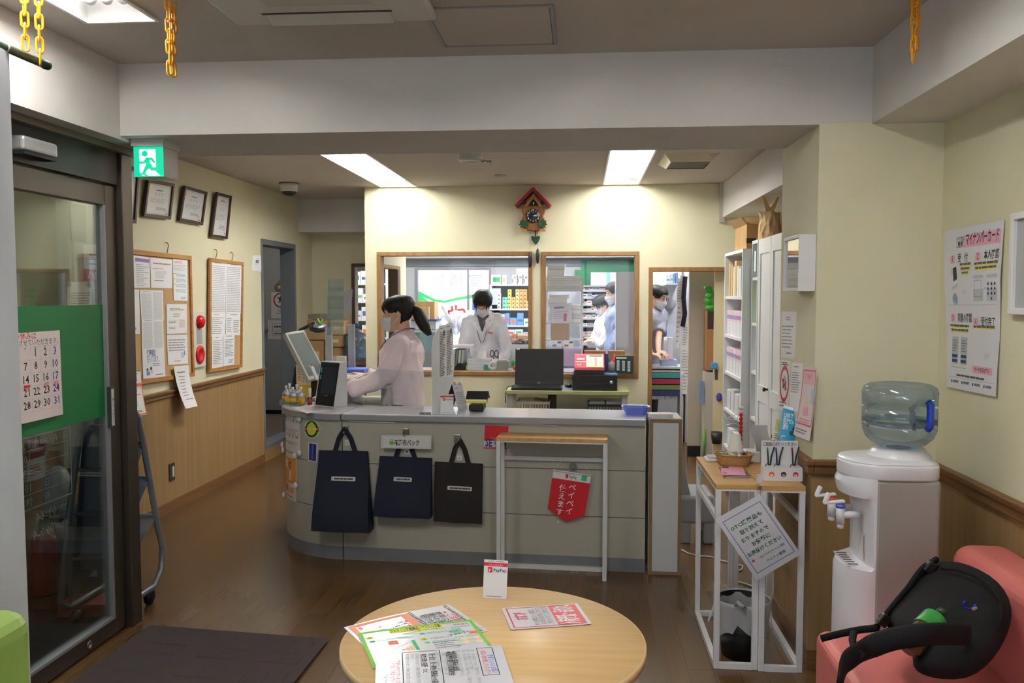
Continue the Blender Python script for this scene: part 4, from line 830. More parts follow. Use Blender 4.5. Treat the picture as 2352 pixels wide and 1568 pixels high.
b=MB();b.add([q[0],q[1],p+wv+Vector((-.09,.02,0)),p+Vector((-.09,.02,0))],[(0,1,2,3)],black);b.build('stand',t)
for f_ in (.25,.75):
    c_=q[0]*(1-f_)+q[1]*f_;MB().tube([c_+Vector((.006*math.cos(i*R(30)),0,.006*math.sin(i*R(30))))for i in range(12)],.0016,black,6,True).build('ring',t)
p=cz(1096,945);t=thing('card_terminal','black card terminal with a sun hood and a yellow strip on the counter','card terminal',p)
MB().box(p+Vector((-.005,.05,.022)),(.085,.13,.036),black).build('base',t,bev=.008)
b=MB();b.prism([(-.02,.06),(.06,.112),(.12,.07),(.117,.064),(.06,.104),(-.016,.052)],.125,M((24,24,26),.35),p+Vector((-.065,0,0)),Vector((0,1,0)),Vector((0,0,1)));b.build('hood',t)
b=MB();b.bx(p.x-.062,p.x+.058,p.y-.0225,p.y-.0215,.052+ZK,.064+ZK,M((222,214,40),.5)).bx(p.x-.062,p.x+.058,p.y-.0225,p.y-.0215,.064+ZK,.072+ZK,PAPER and M(PAPER,.5));b.build('strip',t)
pg,mb=poster([cz(x,y,ZK+.0012)for x,y in ((1040,945),(1075,944),(1078,952),(1042,953))],(226,228,232),nu=1,nv=1,rough=.2);tag(mb.build('glossy_sheet'),'small glossy white sheet lying between desk calendar and card terminal','sheet')
a=[cz(x,y)for x,y in ((1437,957),(1484,957),(1478,946),(1441,946))];t_=aY(1428,934,a[0].y-.0).z-ZK;c=sum(a,Vector())/4;b=MB();bl=M((104,124,214),.35,name='blue_plastic')
def rr(w_,d_,z,n=20):return [c+Vector((w_*(abs(math.cos(g))**.4)*(1 if math.cos(g)>0 else -1),d_*(abs(math.sin(g))**.4)*(1 if math.sin(g)>0 else -1),z))for g in [2*math.pi*i/n for i in range(n)]]
b.loft([rr(.055,.034,0),rr(.074,.05,.042),rr(.08,.056,.044),rr(.08,.056,.047),rr(.07,.047,.045),rr(.052,.031,.006)],bl,False);one(b,'coin_tray','blue plastic coin tray at the right end of the counter','tray',fix=True)
# ---------------------------------------------------------------- white shelf box at the counter's right end
x0,x1=aZ(1489,1319,0).x,aZ(1563,1320,0).x;y0=aZ(1525,1320,0).y;z1=aY(1530,963,y0).z;y1=y0+.24
t=thing('shelf_box','tall white board box with raw chipboard edges at the end of the counter','box',((x0+x1)/2,(y0+y1)/2,0));chip=noisy('chipboard',(120,96,66),(152,128,94),(400,400,400),.8,.4);wb=M((206,208,212),.5,name='white_board');e=.018
b=MB();b.bx(x0,x0+e,y0,y1,0,z1,chip).bx(x1-e,x1,y0,y1,0,z1,chip).bx(x0+e,x1-e,y0,y1,0,e,chip).bx(x0+e,x1-e,y0,y1,z1-e,z1,chip);b.build('carcass',t)
MB().bx(x0+e,x1-e,y0+.003,y0+.008,e,z1-e,wb).build('front_panel',t);MB().bx(x0+.004,x1-.004,y0+.012,y1,z1,z1+.004,wb).build('top_panel',t);MB().bx(x0-.0012,x0,y0+.01,y1,0,z1,wb).bx(x1,x1+.0012,y0+.01,y1,0,z1,wb).build('side_panel',t)
for i in range(4):
    p=aZ(1514,954-3*i,z1+.004);one(MB().box((x0+.06+.003*(i%2),y0+.075,z1+.0065+.0048*i),(.125,.085,.004),M((226,214,216)if i%2 else (222,224,230),.5),Matrix.Rotation(R(3*i-4),3,'Z')),'card_packet','packet of thin cards on the white chipboard box, %s of four'%['lowest','second from below','third from below','topmost'][i],'cards','card packets on the white box')
# ================================================================ NARROW CONSOLE TABLES
def console(label,loc,rz):
    L,Wd,Hh,s=.584,.172,.749,.022;t=thing('console_table',label,'console table',(0,0,0),'slim white-legged console tables');w_=M((226,226,230),.35,name='white_steel')
    b=MB();b.bx(-L/2,L/2,-Wd/2,Wd/2,Hh-.02,Hh,oaktop);b.build('tabletop',t,bev=.002)
    b=MB();z=Hh-.026;b.bx(-L/2,L/2,-Wd/2,-Wd/2+.02,z,Hh-.02,w_).bx(-L/2,L/2,Wd/2-.02,Wd/2,z,Hh-.02,w_).bx(-L/2,-L/2+.02,-Wd/2,Wd/2,z,Hh-.02,w_).bx(L/2-.02,L/2,-Wd/2,Wd/2,z,Hh-.02,w_);b.build('top_frame',t)
    for sx in (-1,1):
        for sy in (-1,1):MB().bx(sx*L/2,sx*(L/2-s),sy*Wd/2,sy*(Wd/2-s),0,Hh-.02,w_).build('leg',t,bev=.002)
        MB().bx(sx*L/2,sx*(L/2-s),-Wd/2+s,Wd/2-s,0.0,s,w_).build('foot_rail',t)
    MB().bx(-L/2+s,L/2-s,Wd/2-s,Wd/2,0,s,w_).build('foot_rail',t);MB().bx(-L/2+s,L/2-s,Wd/2-s+.004,Wd/2,.60,.60+s,w_).build('back_rail',t)
    t.location=loc;t.rotation_euler=(0,0,rz);t['_w']=(0,0,0);return t
TA=(.620,3.393+.292,0);TB=(.7935,3.382+.292,0)
console('slim oak-topped console on white legs holding the wicker basket',TA,R(90));console('slim oak-topped console on white legs holding the reading glasses, against the pillar',TB,R(-90))
rt_=aZ(1393,1335,0);an=math.atan2(cd_.y,cd_.x);lc_=Vector(rt_)-cd_*.292-cn*.086;TCC=Vector((lc_.x,lc_.y,0))
console('slim oak-topped console on white legs standing against the counter front',TCC,an)
# pennant
def onTC(x,y,off=0.):
    P0=TCC+cn*(-.07+off);d=_ray(x,y);return EYE+d*((P0-EYE).dot(cn)/d.dot(cn))
pl=[onTC(x,y,.012)for x,y in ((1271,1079),(1358,1092),(1343,1183),(1299,1198),(1258,1168))]
t=thing('pennant','red and white hanging pennant on the rail of the console at the counter','pennant',pl[3])
b=MB();red_s=M((204,30,40),.4,name='pennant_red')
b.add(pl,[(0,1,2,3,4)],red_s);b.add([p-cn*.002 for p in pl],[(4,3,2,1,0)],red_s);TLq,TRq=pl[0],pl[1];dn_=(pl[4]-pl[0]);W=(TRq-TLq).length;Hq=dn_.length
pg=Page(b,lambda u,v:TLq+(TRq-TLq)*u+dn_*v,W,Hq,.0006);pg.r(0,0,1,.2,(228,228,230)).up().r(.34,.05,.41,.15,(214,30,44)).t(.43,.145,.024,'PayPay',(60,60,66),'l',.01,fit=.2*W).r(.76,.03,.9,.16,(60,180,130));pg.k=2
pg.vt(.56,.26,.042,'ペイペイ',(240,232,232),.012).vt(.32,.32,.042,'使えます。',(240,232,232),.012);b.build('cloth',t)
MB().cyl(pl[0]-(TRq-TLq).normalized()*.004+cn*.002,pl[1]+(TRq-TLq).normalized()*.004+cn*.002,.0045,M((216,216,220),.4),10).build('rod',t)
ap=onTC(1317,1058,.012);b=MB()
for k_ in (0,1):b.bar(pl[k_],ap+(TRq-TLq)*(.24 if k_ else -.24)+Vector((0,0,.006)),.0018,M((210,210,206),.7))
b.build('string',t);MB().lathe([(.022,0),(.018,.004),(.006,.01),(.006,.02),(0,.022)],onTC(1316,1072,.006),glassy('suction_cup',(214,220,226),.1,.1,.2),18,cn).build('suction_cup',t)
# ---------------------------------------------------------------- things on the two consoles by the pillar
TT=.749
def tz(x,y):return aZ(x,y,TT)
p=tz(1690,1074);p.y+=.05;wk=noisy('wicker',(176,136,84),(206,166,112),(160,160,520),.7,.6,900)
t=thing('wicker_basket','small oval wicker basket of wrapped towels on the console','basket',(p.x,p.y,TT));b=MB();prof=[(.0,.0,0),(.060,.043,0),(.066,.048,.012),(.072,.052,.026),(.077,.056,.04),(.082,.060,.052)];rings=[]
for rx,ry,z in prof[1:]:rings.append([Vector((p.x+rx*math.cos(i*R(7.5))*(1+.018*(-1)**i),p.y+ry*math.sin(i*R(7.5))*(1+.018*(-1)**i),TT+z))for i in range(48)])
rings+=[[q_-(q_-Vector((p.x,p.y,q_.z)))*.08 for q_ in rings[-1]],[Vector((p.x+(q_.x-p.x)*.8,p.y+(q_.y-p.y)*.8,TT+.01))for q_ in rings[0]]];b.loft(rings,wk);b.build('bowl',t)
b=MB();b.tube([(p.x+.081*math.cos(i*R(9)),p.y+.059*math.sin(i*R(9)),TT+.053+.0015*(-1)**i)for i in range(40)],.005,wk,6,True);b.build('rim',t)
gk=noisy('leaf_print',(28,70,60),(226,228,228),(90,90,90),.3)
for i in range(7):
    a_=i*2.4;q_=Vector((p.x+.045*math.cos(a_),p.y+.028*math.sin(a_)-.01,TT+.05+.006*(i%3)));mt=Matrix.Rotation(a_*1.7,3,'Z')@Matrix.Rotation(.4*math.sin(i*3),3,'Y');b=MB();b.ell(q_,(.032,.012,.006),gk,mt,10,6);b.grid(lambda u,v:q_+mt@Vector((.03+.016*u,.012*(v-.5)*1.6,.002*math.sin(v*12))),2,4,gk).grid(lambda u,v:q_+mt@Vector((-.03-.016*u,.012*(v-.5)*1.6,.002*math.sin(v*12))),2,4,gk)
    one(b,'wrapped_towel','green and white wrapped towelette in the wicker basket','towelette','towelettes in the basket')
cup=M((226,222,214),.6);pc=Vector((p.x+.004,p.y+.0,TT+.045));t=thing('paper_cups','stack of upturned white paper cups in the wicker basket','paper cups',pc)
for i in range(2):
    b=MB();z0_=.018*i;b.lathe([(.034,z0_),(.035,z0_+.003),(.0335,z0_+.006),(.024,z0_+.075),(0,z0_+.075)]if i else [(.034,z0_),(.035,z0_+.003),(.033,z0_+.007),(.0325,z0_+.017),(0,z0_+.0171)],pc,cup,24);b.build('cup',t)
q_=[tz(x,y)+Vector((0,0,.012))for x,y in ((1655,1076),(1707,1078),(1713,1098),(1658,1097))];mb=MB();W,H=dims(*q_);
for i in range(5):mb.box((sum(q_,Vector())/4)+Vector((.0015*i,0,-.0128+.0024*i)),(W*.98,H*.95,.002),M((226,220,226)if i%2 else (60,56,66),.4),Matrix.Rotation(R(-2+i),3,'Z'))
pg=sheet(mb,quad(*q_),W,H,(226,150,178),nu=1,nv=1);pg.disc(.72,.3,.012,(232,200,60)).r(.05,.05,.35,.25,(90,60,80)).disc(.15,.8,.008,(80,50,110)).txt(.3,.6,.9,.9,2,(240,190,206));tag(mb.build('pink_booklets'),'small pile of pink booklets with a yellow mark beside the wicker basket','booklets')
p=tz(1641,1058);t=thing('white_dish','small white plastic holder at the rear end of the basket console','holder',(p.x,p.y+.02,TT));b=MB();b.bx(p.x-.04,p.x+.035,p.y-.02,p.y+.06,TT,TT+.012,white_p);b.build('base',t,bev=.004);MB().bx(p.x-.03,p.x+.025,p.y-.005,p.y+.05,TT+.012,TT+.02,M((206,208,212),.4)).build('lid',t,bev=.003)
# reading glasses stand
p0,p1=tz(1755,1104),tz(1843,1105);W=p1.x-p0.x;y0=p0.y+.004;z1=aY(1758,1012,y0+.06).z;zs=aY(1800,1074,y0).z
t=thing('glasses_stand','white card stand with three pairs of reading glasses on the console','display stand',((p0.x+p1.x)/2,y0+.05,TT));b=MB();wc=M((226,226,230),.5)
b.bx(p0.x,p1.x,y0,y0+.06,TT,zs,wc).bx(p0.x+.001,p1.x-.006,y0+.06,y0+.066,TT,z1,wc);pg=Page(b,quad((p0.x,y0-.0004,zs),(p1.x,y0-.0004,zs),(p1.x,y0-.0004,TT),(p0.x,y0-.0004,TT)),W,zs-TT,.0005)
for u,c_,ch in ((.2,(222,110,50),'弱'),(.51,(52,52,120),'中'),(.82,(206,40,90),'強')):pg.disc(u,.5,.011,c_).up().t(u,.68,.013,ch,(240,236,236),'c',.02);pg.k=1
pg=Page(b,quad((p0.x+.001,y0+.0595,z1),(p1.x-.006,y0+.0595,z1),(p1.x-.006,y0+.0595,zs),(p0.x+.001,y0+.0595,zs)),W-.007,z1-zs,.0005);pg.t(.5,.19,.0175,'ご自由にお使いください',(44,44,50),'c',.02,fit=.88*W);b.build('stand',t)
for x,ac in ((1770,(60,190,160)),(1790,(60,120,220)),(1827,(214,50,50))):
    q_=aY(x,1062,y0+.03);dark=M((34,34,38),.3);g_=thing('reading_glasses','folded black reading glasses over the %s disc of the white stand'%{1770:'orange',1790:'blue',1827:'pink'}[x],'glasses',(q_.x,y0+.045,zs+.03));zt_=aY(x,1028,y0+.05).z
    MB().tube([(q_.x-.004,y0+.05,zs-.005),(q_.x-.006,y0+.052,(zs+zt_)/2),(q_.x-.009,y0+.053,zt_)],.0032,dark,8).build('temple',g_);MB().tube([(q_.x+.002,y0+.048,zs-.005),(q_.x+.007,y0+.05,(zs+zt_)/2),(q_.x+.019,y0+.053,zt_+.003)],.0032,dark,8).build('temple',g_)
    MB().box((q_.x-.009,y0+.052,zt_-.006),(.007,.004,.009),M(ac,.4)).build('size_mark',g_);b=MB();b.tube([(q_.x-.012+.011*math.cos(k_*R(30)),y0+.03+.012*math.cos(k_*R(30)),zs-.0+.011*math.sin(k_*R(30)))for k_ in range(12)],.0016,dark,6,True);b.build('lens_rim',g_)
# leaflets behind the glasses stand
def leaf(px,Y0,Y1,label,d,c,name='leaflet',cat='leaflet'):
    q_=[aY(px[0][0],px[0][1],Y1),aY(px[1][0],px[1][1],Y1),aY(px[2][0],px[2][1],Y0),aY(px[3][0],px[3][1],Y0)];pg,mb=poster(q_,c,.006);d(pg);return tag(mb.build(name),label,cat)
def lb_(g):g.r(0,0,1,.08,(232,236,238)).up().t(.1,.32,.03,'LINEで',(240,244,246),'l',.02,fit=.5*g.W).t(.1,.48,.03,'処方せん',(240,244,246),'l',.02,fit=.62*g.W).t(.1,.64,.03,'送信',(240,244,246),'l',.02,fit=.34*g.W).disc(.8,.62,.01,(40,70,90)).disc(.7,.75,.012,(40,70,90)).disc(.85,.78,.008,(40,70,90)).txt(.1,.82,.5,.88,1,(226,236,240));g.k=1
leaf([(1800,930),(1841,943),(1824,1014),(1788,1014)],3.70,3.76,'bright blue leaflet with white lettering standing behind the reading glasses',lb_,(40,150,196))
leaf([(1784,940),(1797,948),(1787,1012),(1772,1010)],3.76,3.80,'narrow pale green leaflet left of the bright blue one',lambda g:g.r(.2,.3,.9,.7,(190,196,130)).txt(.2,.75,.8,.95,3,(150,120,80)),(214,218,200))
p=tz(1737,1068);p.y+=.08;one(MB().bx(p.x-.035,p.x+.03,p.y-.03,p.y+.06,TT,TT+.05,M((222,224,226),.4)),'white_box','plain white box between basket and glasses stand','box',bev=.006)
# clear bag with silver pouch, red beads, mask with ear loops
p=tz(1738,1045);p.y=3.85;b=MB();b.grid(lambda u,v:(p.x-.05+.07*u+.012*math.sin(5*v),p.y+.02*math.sin(math.pi*u)*(1-v),TT+.17*v),6,10,M((206,208,214),.18,.35),True,.004);one(b,'silver_pouch','silver foil pouch standing behind the white box','pouch')
for i,(c_,dx)in enumerate((((60,70,170),0),((190,40,60),.025))):one(MB().ell((p.x+.04+dx,p.y-.03,TT+.08+.012*i),(.018,.007,.012),M(c_,.25),Matrix.Rotation(.5-i,3,'Y'),12,8),'candy','%s wrapped sweet beside the silver foil pouch'%['blue','red'][i],'sweet')
# hanging OTC notice in a clear sleeve
YO=3.358;q_=on(1,YO,(1643,1192),(1745,1135),(1840,1272),(1738,1333));TL,TR,BR,BL=q_
t=thing('hanging_notice','tilted white notice in a clear sleeve hung from the console corner','notice',BL);pg,mb=poster(q_,(244,244,250),fn=lambda u,v:.006*math.sin(math.pi*v),rough=.25);pg.frame(.085,.08,.93,.92,.0025,(96,110,180))
gn=(30,110,84)
for i,(s_,u)in enumerate((('OTC医薬品も',.48),('取り揃えて',.5),('おりますので',.48),('お気軽に',.52),('お声掛けください',.5))):pg.t(u,.25+.105*i,.0205,s_,gn,'c',.025,fit=(.60 if i!=4 else .74)*pg.W*len(s_)/(6 if i!=4 else 8))
pg.t(.52,.765,.012,'・・・セルフメディケーション対応',(50,50,56),'c',.01,fit=.66*pg.W).t(.16,.765,.02,'★',(200,50,100),'c').t(.58,.86,.014,'アイファ薬局',(50,50,56),'c',.01);mb.build('sheet',t)
b=MB();b.grid(lambda u,v:Vector(quad(*q_)(1.03-1.06*u,-.03+1.06*v))+Vector((0,-.004-.008*math.sin(math.pi*v),0)),4,4,glassy('clear_sleeve',(253,253,254),.008,.06));b.build('sleeve',t)
rc=TR+Vector((-.0,0,.012));MB().tube([rc+Vector((.012*math.cos(k_*R(24)),.0,.014*math.sin(k_*R(24))+.008))for k_ in range(15)],.0012,steel,6,True).build('ring',t);MB().box(rc+Vector((-.001,.008,.05)),(.02,.014,.03),M((210,212,214),.3)).build('clip',t)
# waste bin with bag liner under the consoles
p=aZ(1706,1522,0);p.y+=.09;c=Vector((p.x+.012,p.y,0));t=thing('waste_bin','black waste bin with a translucent white bag under the consoles','waste bin',c)
MB().lathe([(.0,0),(.083,0),(.108,.235),(.104,.235),(.08,.006),(0,.006)],c,M((18,18,20),.4),28).build('bin',t)
lin_m=glassy('bag_film',(232,236,242),.08,.2,.5);b=MB();rings=[]
for k_,(r_,z)in enumerate(((.07,.03),(.099,.21),(.111,.243),(.117,.238),(.116,.2),(.112,.15),(.105,.09))):
    rings.append([c+Vector(((r_+.003*math.sin(5*i*R(10)+k_))*math.cos(i*R(10)),(r_+.003*math.sin(7*i*R(10)))*math.sin(i*R(10)),z+(0 if k_<4 else .03*math.sin(3*i*R(10)+2)+(.05 if abs(i-28)<4 else 0))))for i in range(36)])
b.loft(rings,lin_m,True,True,False);b.build('bag_liner',t)
b=MB();b.grid(lambda u,v:c+Vector((-.112-.03*v,-.03+.03*u,.23-.09*v)),2,4,lin_m).grid(lambda u,v:c+Vector((.112+.012*v,-.03+.02*u,.17-.07*v)),2,3,lin_m);b.build('bag_handle',t)
# white flex on the floor
P=[aZ(x,y,.006)for x,y in ((1566,1262),(1580,1270),(1604,1276),(1632,1278),(1655,1286),(1690,1294),(1706,1300),(1704,1308),(1690,1312),(1682,1318),(1680,1325),(1690,1334),(1712,1340),(1740,1350),(1768,1358))]
one(MB().tube(P,.0042,M((206,206,200),.5),8),'power_cord','white power cord curling over the floor behind the consoles','cord')
# ================================================================ WATER COOLER
X0,X1,Y0,Y1=.872,1.15,2.79,3.05
zc=aY(2110,1105,Y0).z;zt_=aY(2160,1066,Y0+.02).z;cx,cy=1.062,2.925
t=thing('water_cooler','white and silver floor-standing water cooler in the corner by the sofa','water cooler',((X0+X1)/2,(Y0+Y1)/2,0));cw=M((224,224,232),.28,name='cooler_white')
MB().bx(X0+.075,X1,Y0,Y1,.02,zc,M((166,163,160),.42,.2,name='cooler_silver')).build('cabinet',t,bev=.012,seg=3)
zr,zl=aY(1945,1130,Y0+.02).z,aY(1935,1308,Y0+.02).z
pf=[(X0+.08,.02),(X0+.08,zc),(X0+.0,zc),(X0-.012,zr+.02),(X0-.008,zr)]
for i in range(7):g_=i/6;pf.append((X0-.002+.062*math.sin(g_*math.pi/2),zr-.02-.09*(1-math.cos(g_*math.pi/2))))
pf+=[(X0+.06,zl+.01),(X0-.005,zl),(X0-.012,zl-.02),(X0-.012,.02)]
b=MB();xb,yc_=X0+.08,(Y0+Y1)/2;rings=[]
for a,z in pf[1:]:rings.append([Vector((xb-(xb-a)*math.cos(g_),yc_+(Y1-Y0)/2*.985*math.sin(g_),z))for g_ in [math.pi*(k_/20-.5)for k_ in range(21)]])
b.loft(rings,cw,True,False,False);fr_o=b.build('front',t)
md_=fr_o.modifiers.new('split','EDGE_SPLIT');md_.split_angle=R(35)
b=MB()
def capr(s_,z):
    xm=X0+.115;out=[]
    for g_ in [2*math.pi*i/64 for i in range(64)]:
        c_,n_=math.cos(g_),math.sin(g_);B_2=(Y1-Y0)/2*1.02
        out.append(Vector((xm+(.12*c_ if c_<0 else (X1+.008-xm)*c_**.3)*s_,(Y0+Y1)/2+B_2*s_*(n_ if c_<0 else math.copysign(abs(n_)**.4,n_)),z)))
    return out
b.loft([capr(1,zc-.001),capr(1.015,zc+.004),capr(1.015,zt_-.012),capr(1.0,zt_-.004)],cw);b.loft([capr(1.0,zt_-.004),capr(.985,zt_),capr(.62,zt_+.01)],cw);b.lathe([(.105,zt_),(.1,zt_+.012),(.088,zt_+.022),(.08,zt_+.034),(.04,zt_+.034)],(cx,cy,0),cw,36,caps=False);b.build('top_cap',t)
b=MB();b.bx(X0+.01,X0+.06,Y0+.05,Y1-.05,zl-.02,zl+.0012,cw);b.build('drip_tray',t,bev=.003)
b=MB();b.bx(X0+.006,X0+.05,Y0+.05,Y1-.05,zl+.0015,zl+.006,M((206,206,210),.4))
for i in range(6):b.bx(X0+.01,X0+.046,Y0+.06+.025*i,Y0+.068+.025*i,zl+.006,zl+.0065,M((44,44,48),.6))
b.build('drip_grate',t)
ztap=aY(1966,1182,Y0+.08).z
for i,(yy,rc_)in enumerate(((Y0+.08,(70,110,206)),(Y0+.18,(206,70,60)))):
    b=MB();xt=X0-.012;b.cyl((X0+.05,yy,ztap+.0),(xt,yy,ztap),.012,cw,14).cyl((xt,yy,ztap-.03),(xt,yy,ztap+.03),.014,cw,16).cyl((xt,yy,ztap-.045),(xt,yy,ztap-.03),.011,cw,16);b.build('tap',t)
    MB().cyl((xt,yy,ztap+.024),(xt,yy,ztap+.034),.0155,M(rc_,.35),16).build('tap_ring',t);b=MB();b.box((xt-.022,yy,ztap+.042),(.07,.02,.009),cw,Matrix.Rotation(R(-6),3,'Y')).box((xt-.045,yy,ztap+.056),(.012,.02,.034),cw,Matrix.Rotation(R(22),3,'Y'));b.build('tap_lever',t,bev=.003)
bt=MB();q_=(X0+.0605,Y0+.16,ztap-.09);bt.grid(lambda u,v:(X0+.0585,Y0+.06+.02*u+.004*math.sin(v*5),ztap-.06-.09*v),2,4,M((226,206,200),.5));bt.build('hot_mark',t)
# bottle
wat=glassy('bottle_blue',(206,220,230),.06,.06,.09)
zb_=zt_+.03;zh=aY(2062,880,cy).z-zb_;rb=.118
t=thing('water_bottle','large translucent blue water bottle upside down on the cooler','water bottle',(cx,cy,zb_));h=zh
pr_=[(.03,-.0),(.06,.004),(.095,.02),(.118,.04),(.129,.065),(.131,.10),(.131,h*.36),(.120,h*.375),(.120,h*.395),(.131,h*.41),(.131,h*.62),(.120,h*.635),(.120,h*.655),(.131,h*.67),(.132,h*.86),(.125,h*.95),(.108,h*.99),(.088,h),(.06,h-.006),(0,h-.012)]
pr_=[(r_*.9,z)for r_,z in pr_]
b=MB();n_=56;rings=[]
for r_,z in pr_:
    ring=[]
    for i in range(n_):
        a_=2*math.pi*i/n_;dep=0
        da=(a_-R(-50)+math.pi)%(2*math.pi)-math.pi
        k_=sm((.62-abs(da))/.12)*sm((z/h-.32)/.08)*sm((.78-z/h)/.08);rr_=max(r_,1e-3)-.062*k_*(r_>.09)
        ring.append(Vector((cx+rr_*math.cos(a_),cy+rr_*math.sin(a_),zb_+z)))
    rings.append(ring)
b.loft(rings,wat);b.build('bottle',t);ga=R(-50);hx,hy=cx+.106*math.cos(ga),cy+.106*math.sin(ga);MB().tube([(hx-.01*math.cos(ga),hy-.01*math.sin(ga),zb_+h*.34),(hx,hy,zb_+h*.38),(hx,hy,zb_+h*.72),(hx-.01*math.cos(ga),hy-.01*math.sin(ga),zb_+h*.76)],.0115,M((34,66,190),.35,name='handle_blue'),12).build('handle',t)
# ================================================================ SOFA AND RUCKSACK
pk=noisy('pink_vinyl',(206,112,108),(212,118,114),(5,5,5),.42,.12,420);ys=aZ(1905,1442,.42).y;xs=aZ(1888,1470,.42).x+.004;zbk=aX(2260,1262,1.26).z
t=thing('pink_sofa','salmon pink vinyl sofa along the right wall below the poster','sofa',(1.05,1.5,0))
MB().bx(xs,1.25,.4,ys,.1,.42,pk).build('seat',t,bev=.035,seg=5);MB().bx(1.19,XR-.012,.4,ys+.05,.1,zbk,pk).build('backrest',t,bev=.055,seg=6);MB().bx(xs+.04,1.33,.45,ys-.04,.04,.1,M((206,206,208),.5)).build('plinth',t)
for yy in (.5,ys-.1):
    for xx in (xs+.08,1.3):MB().cyl((xx,yy,0),(xx,yy,.045),.022,black,12).build('foot',t)
bk=noisy('rucksack_cloth',(17,17,20),(22,22,25),(200,200,200),.75,.25,600,spec=.25);web=M((12,12,14),.7,spec=.2,name='webbing')
def s3(x,y,Y):return aY(x,y,Y)
t=thing('rucksack','black rucksack slumped on the pink sofa with its straps spread out','rucksack',s3(2200,1560,2.2));b=MB();rings=[]
ol=[(2128,1290,2.50),(2160,1281,2.50),(2205,1284,2.46),(2255,1302,2.41),(2300,1332,2.36),(2326,1372,2.31),(2333,1412,2.27),(2322,1455,2.23),(2300,1500,2.19),(2266,1540,2.15),(2225,1566,2.13),(2165,1568,2.13),(2112,1556,2.14),(2090,1535,2.17),(2096,1505,2.21),(2080,1475,2.26),(2052,1448,2.31),(2034,1424,2.36),(2040,1396,2.41),(2070,1352,2.46),(2100,1315,2.49)]
ov=[s3(*q_)for q_ in ol];cc_=sum(ov,Vector())/len(ov);nb_=(EYE-cc_).normalized()
for k_ in range(9):
    g_=-math.pi/2+math.pi*k_/8;sc_=max(.04,math.cos(g_)**.55);rings.append([cc_+(q_-cc_)*sc_+nb_*(.105*math.sin(g_)-.07+.006*math.sin(2.3*i+k_))for i,q_ in enumerate(ov)])
b.loft(rings,bk);b.build('body',t,sub=1)
def strap(pts,w_,label=None,nm='shoulder_strap',th=.004,m=web,up=(0,0,1)):
    P=[s3(*q_)if len(q_)==3 else Vector(q_)for q_ in pts];b=MB();out_=[]
    for i in range(len(P)-1):
        for k_ in range(4):g_=k_/4;a0,a1,a2,a3=P[max(i-1,0)],P[i],P[i+1],P[min(i+2,len(P)-1)];out_.append(.5*((2*a1)+(a2-a0)*g_+(2*a0-5*a1+4*a2-a3)*g_**2+(3*a1-a0-3*a2+a3)*g_**3))
    out_.append(P[-1]);b.tube(out_,w_/2,m,8,flat=th,up=Vector(up));return b.build(nm,t)
strap([(1886,1466,2.46),(1925,1456,2.44),(1975,1446,2.42),(2015,1440,2.40),(2022,1420,2.42),(2042,1412,2.42)],.02,nm='webbing_strap',up=(.2,.3,1))
strap([(1928,1575,2.12),(1938,1530,2.16),(1962,1505,2.18),(2000,1485,2.20),(2050,1467,2.17),(2110,1458,2.14),(2165,1455,2.15),(2225,1458,2.2)],.055,th=.008,m=bk,up=(.1,.2,1))
strap([(1962,1450,2.40),(1958,1470,2.34),(1966,1495,2.26),(1975,1508,2.2)],.02,nm='webbing_strap',up=(1,.2,0));strap([(2030,1425,2.42),(2062,1385,2.44),(2095,1345,2.46),(2125,1305,2.48),(2150,1285,2.49)],.05,th=.009,m=bk,up=(.6,.4,.2));strap([(2040,1440,2.4),(2048,1432,2.4),(2052,1420,2.4)],.018,nm='webbing_strap')
for x,y,Y in ((2135,1302,2.465),(2030,1424,2.40),(1968,1503,2.19)):MB().box(s3(x,y,Y),(.026,.02,.034),M((26,26,28),.3),Matrix.Rotation(R(35),3,'Y')).build('buckle',t,bev=.003)
P=[s3(2226+14*math.cos(k_*R(30)),1388+10*math.sin(k_*R(30)),2.225)for k_ in range(9)];MB().tube(P,.0025,M((40,50,200),.25,.6),8).build('carabiner',t);MB().bar(s3(2232,1399,2.223),s3(2243,1394,2.223),.006,M((200,204,214),.25,.8)).build('carabiner_gate',t)
def pad(sc0,dx,dz,d0,d1,nm,m):
    b=MB();o_=cc_+Vector((0,0,dz))+nb_.cross(Vector((0,0,1))).normalized()*dx;r_=[]
    for e_,sc_ in ((d0-.05,sc0),(d0,sc0),(d1-.012,sc0*.97),(d1,sc0*.88),(d1+.004,sc0*.5),(d1+.005,.02)):r_.append([o_+(q_-cc_)*sc_+nb_*(e_+.003*math.sin(3*i))for i,q_ in enumerate(ov)])
    b.loft(r_,m);return b.build(nm,t)
pad(.56,.0,-.05,.03,.062,'front_pocket',bk)
b=MB();o_=cc_+Vector((0,0,-.05));P=[o_+(q_-cc_)*.57+nb_*.05 for q_ in ov];b.tube(P[:11],.0035,web,6);b.build('zip',t)
b=MB();b.tube([cc_+(ov[k_]-cc_)*.8+nb_*.035 for k_ in (1,2,3,4,5,6,7)],.0035,web,6);b.build('zip',t)
a,c=s3(2088,1484,2.20),s3(2156,1414,2.29);d=(c-a);t2=thing('tea_bottle','green-labelled tea bottle tucked under the rucksack strap','bottle',a)
MB().lathe([(0,0),(.03,.0),(.033,.01),(.033,d.length*.45),(.031,d.length*.5),(.033,d.length*.55),(.033,d.length*.85),(.02,d.length*.97),(.013,d.length),(.013,d.length+.012),(0,d.length+.012)],a,M((70,58,16),.12,name='tea'),20,d).build('bottle',t2)
lm=noisy('tea_label',(40,130,60),(70,160,80),(20,20,20),.35);MB().lathe([(.0336,d.length*.5),(.0336,d.length*.86)],a,lm,20,d,caps=False).build('label',t2)
MB().cyl(a+d*1.04,a+d*1.13,.0145,M((30,70,40),.4),14).build('cap',t2)
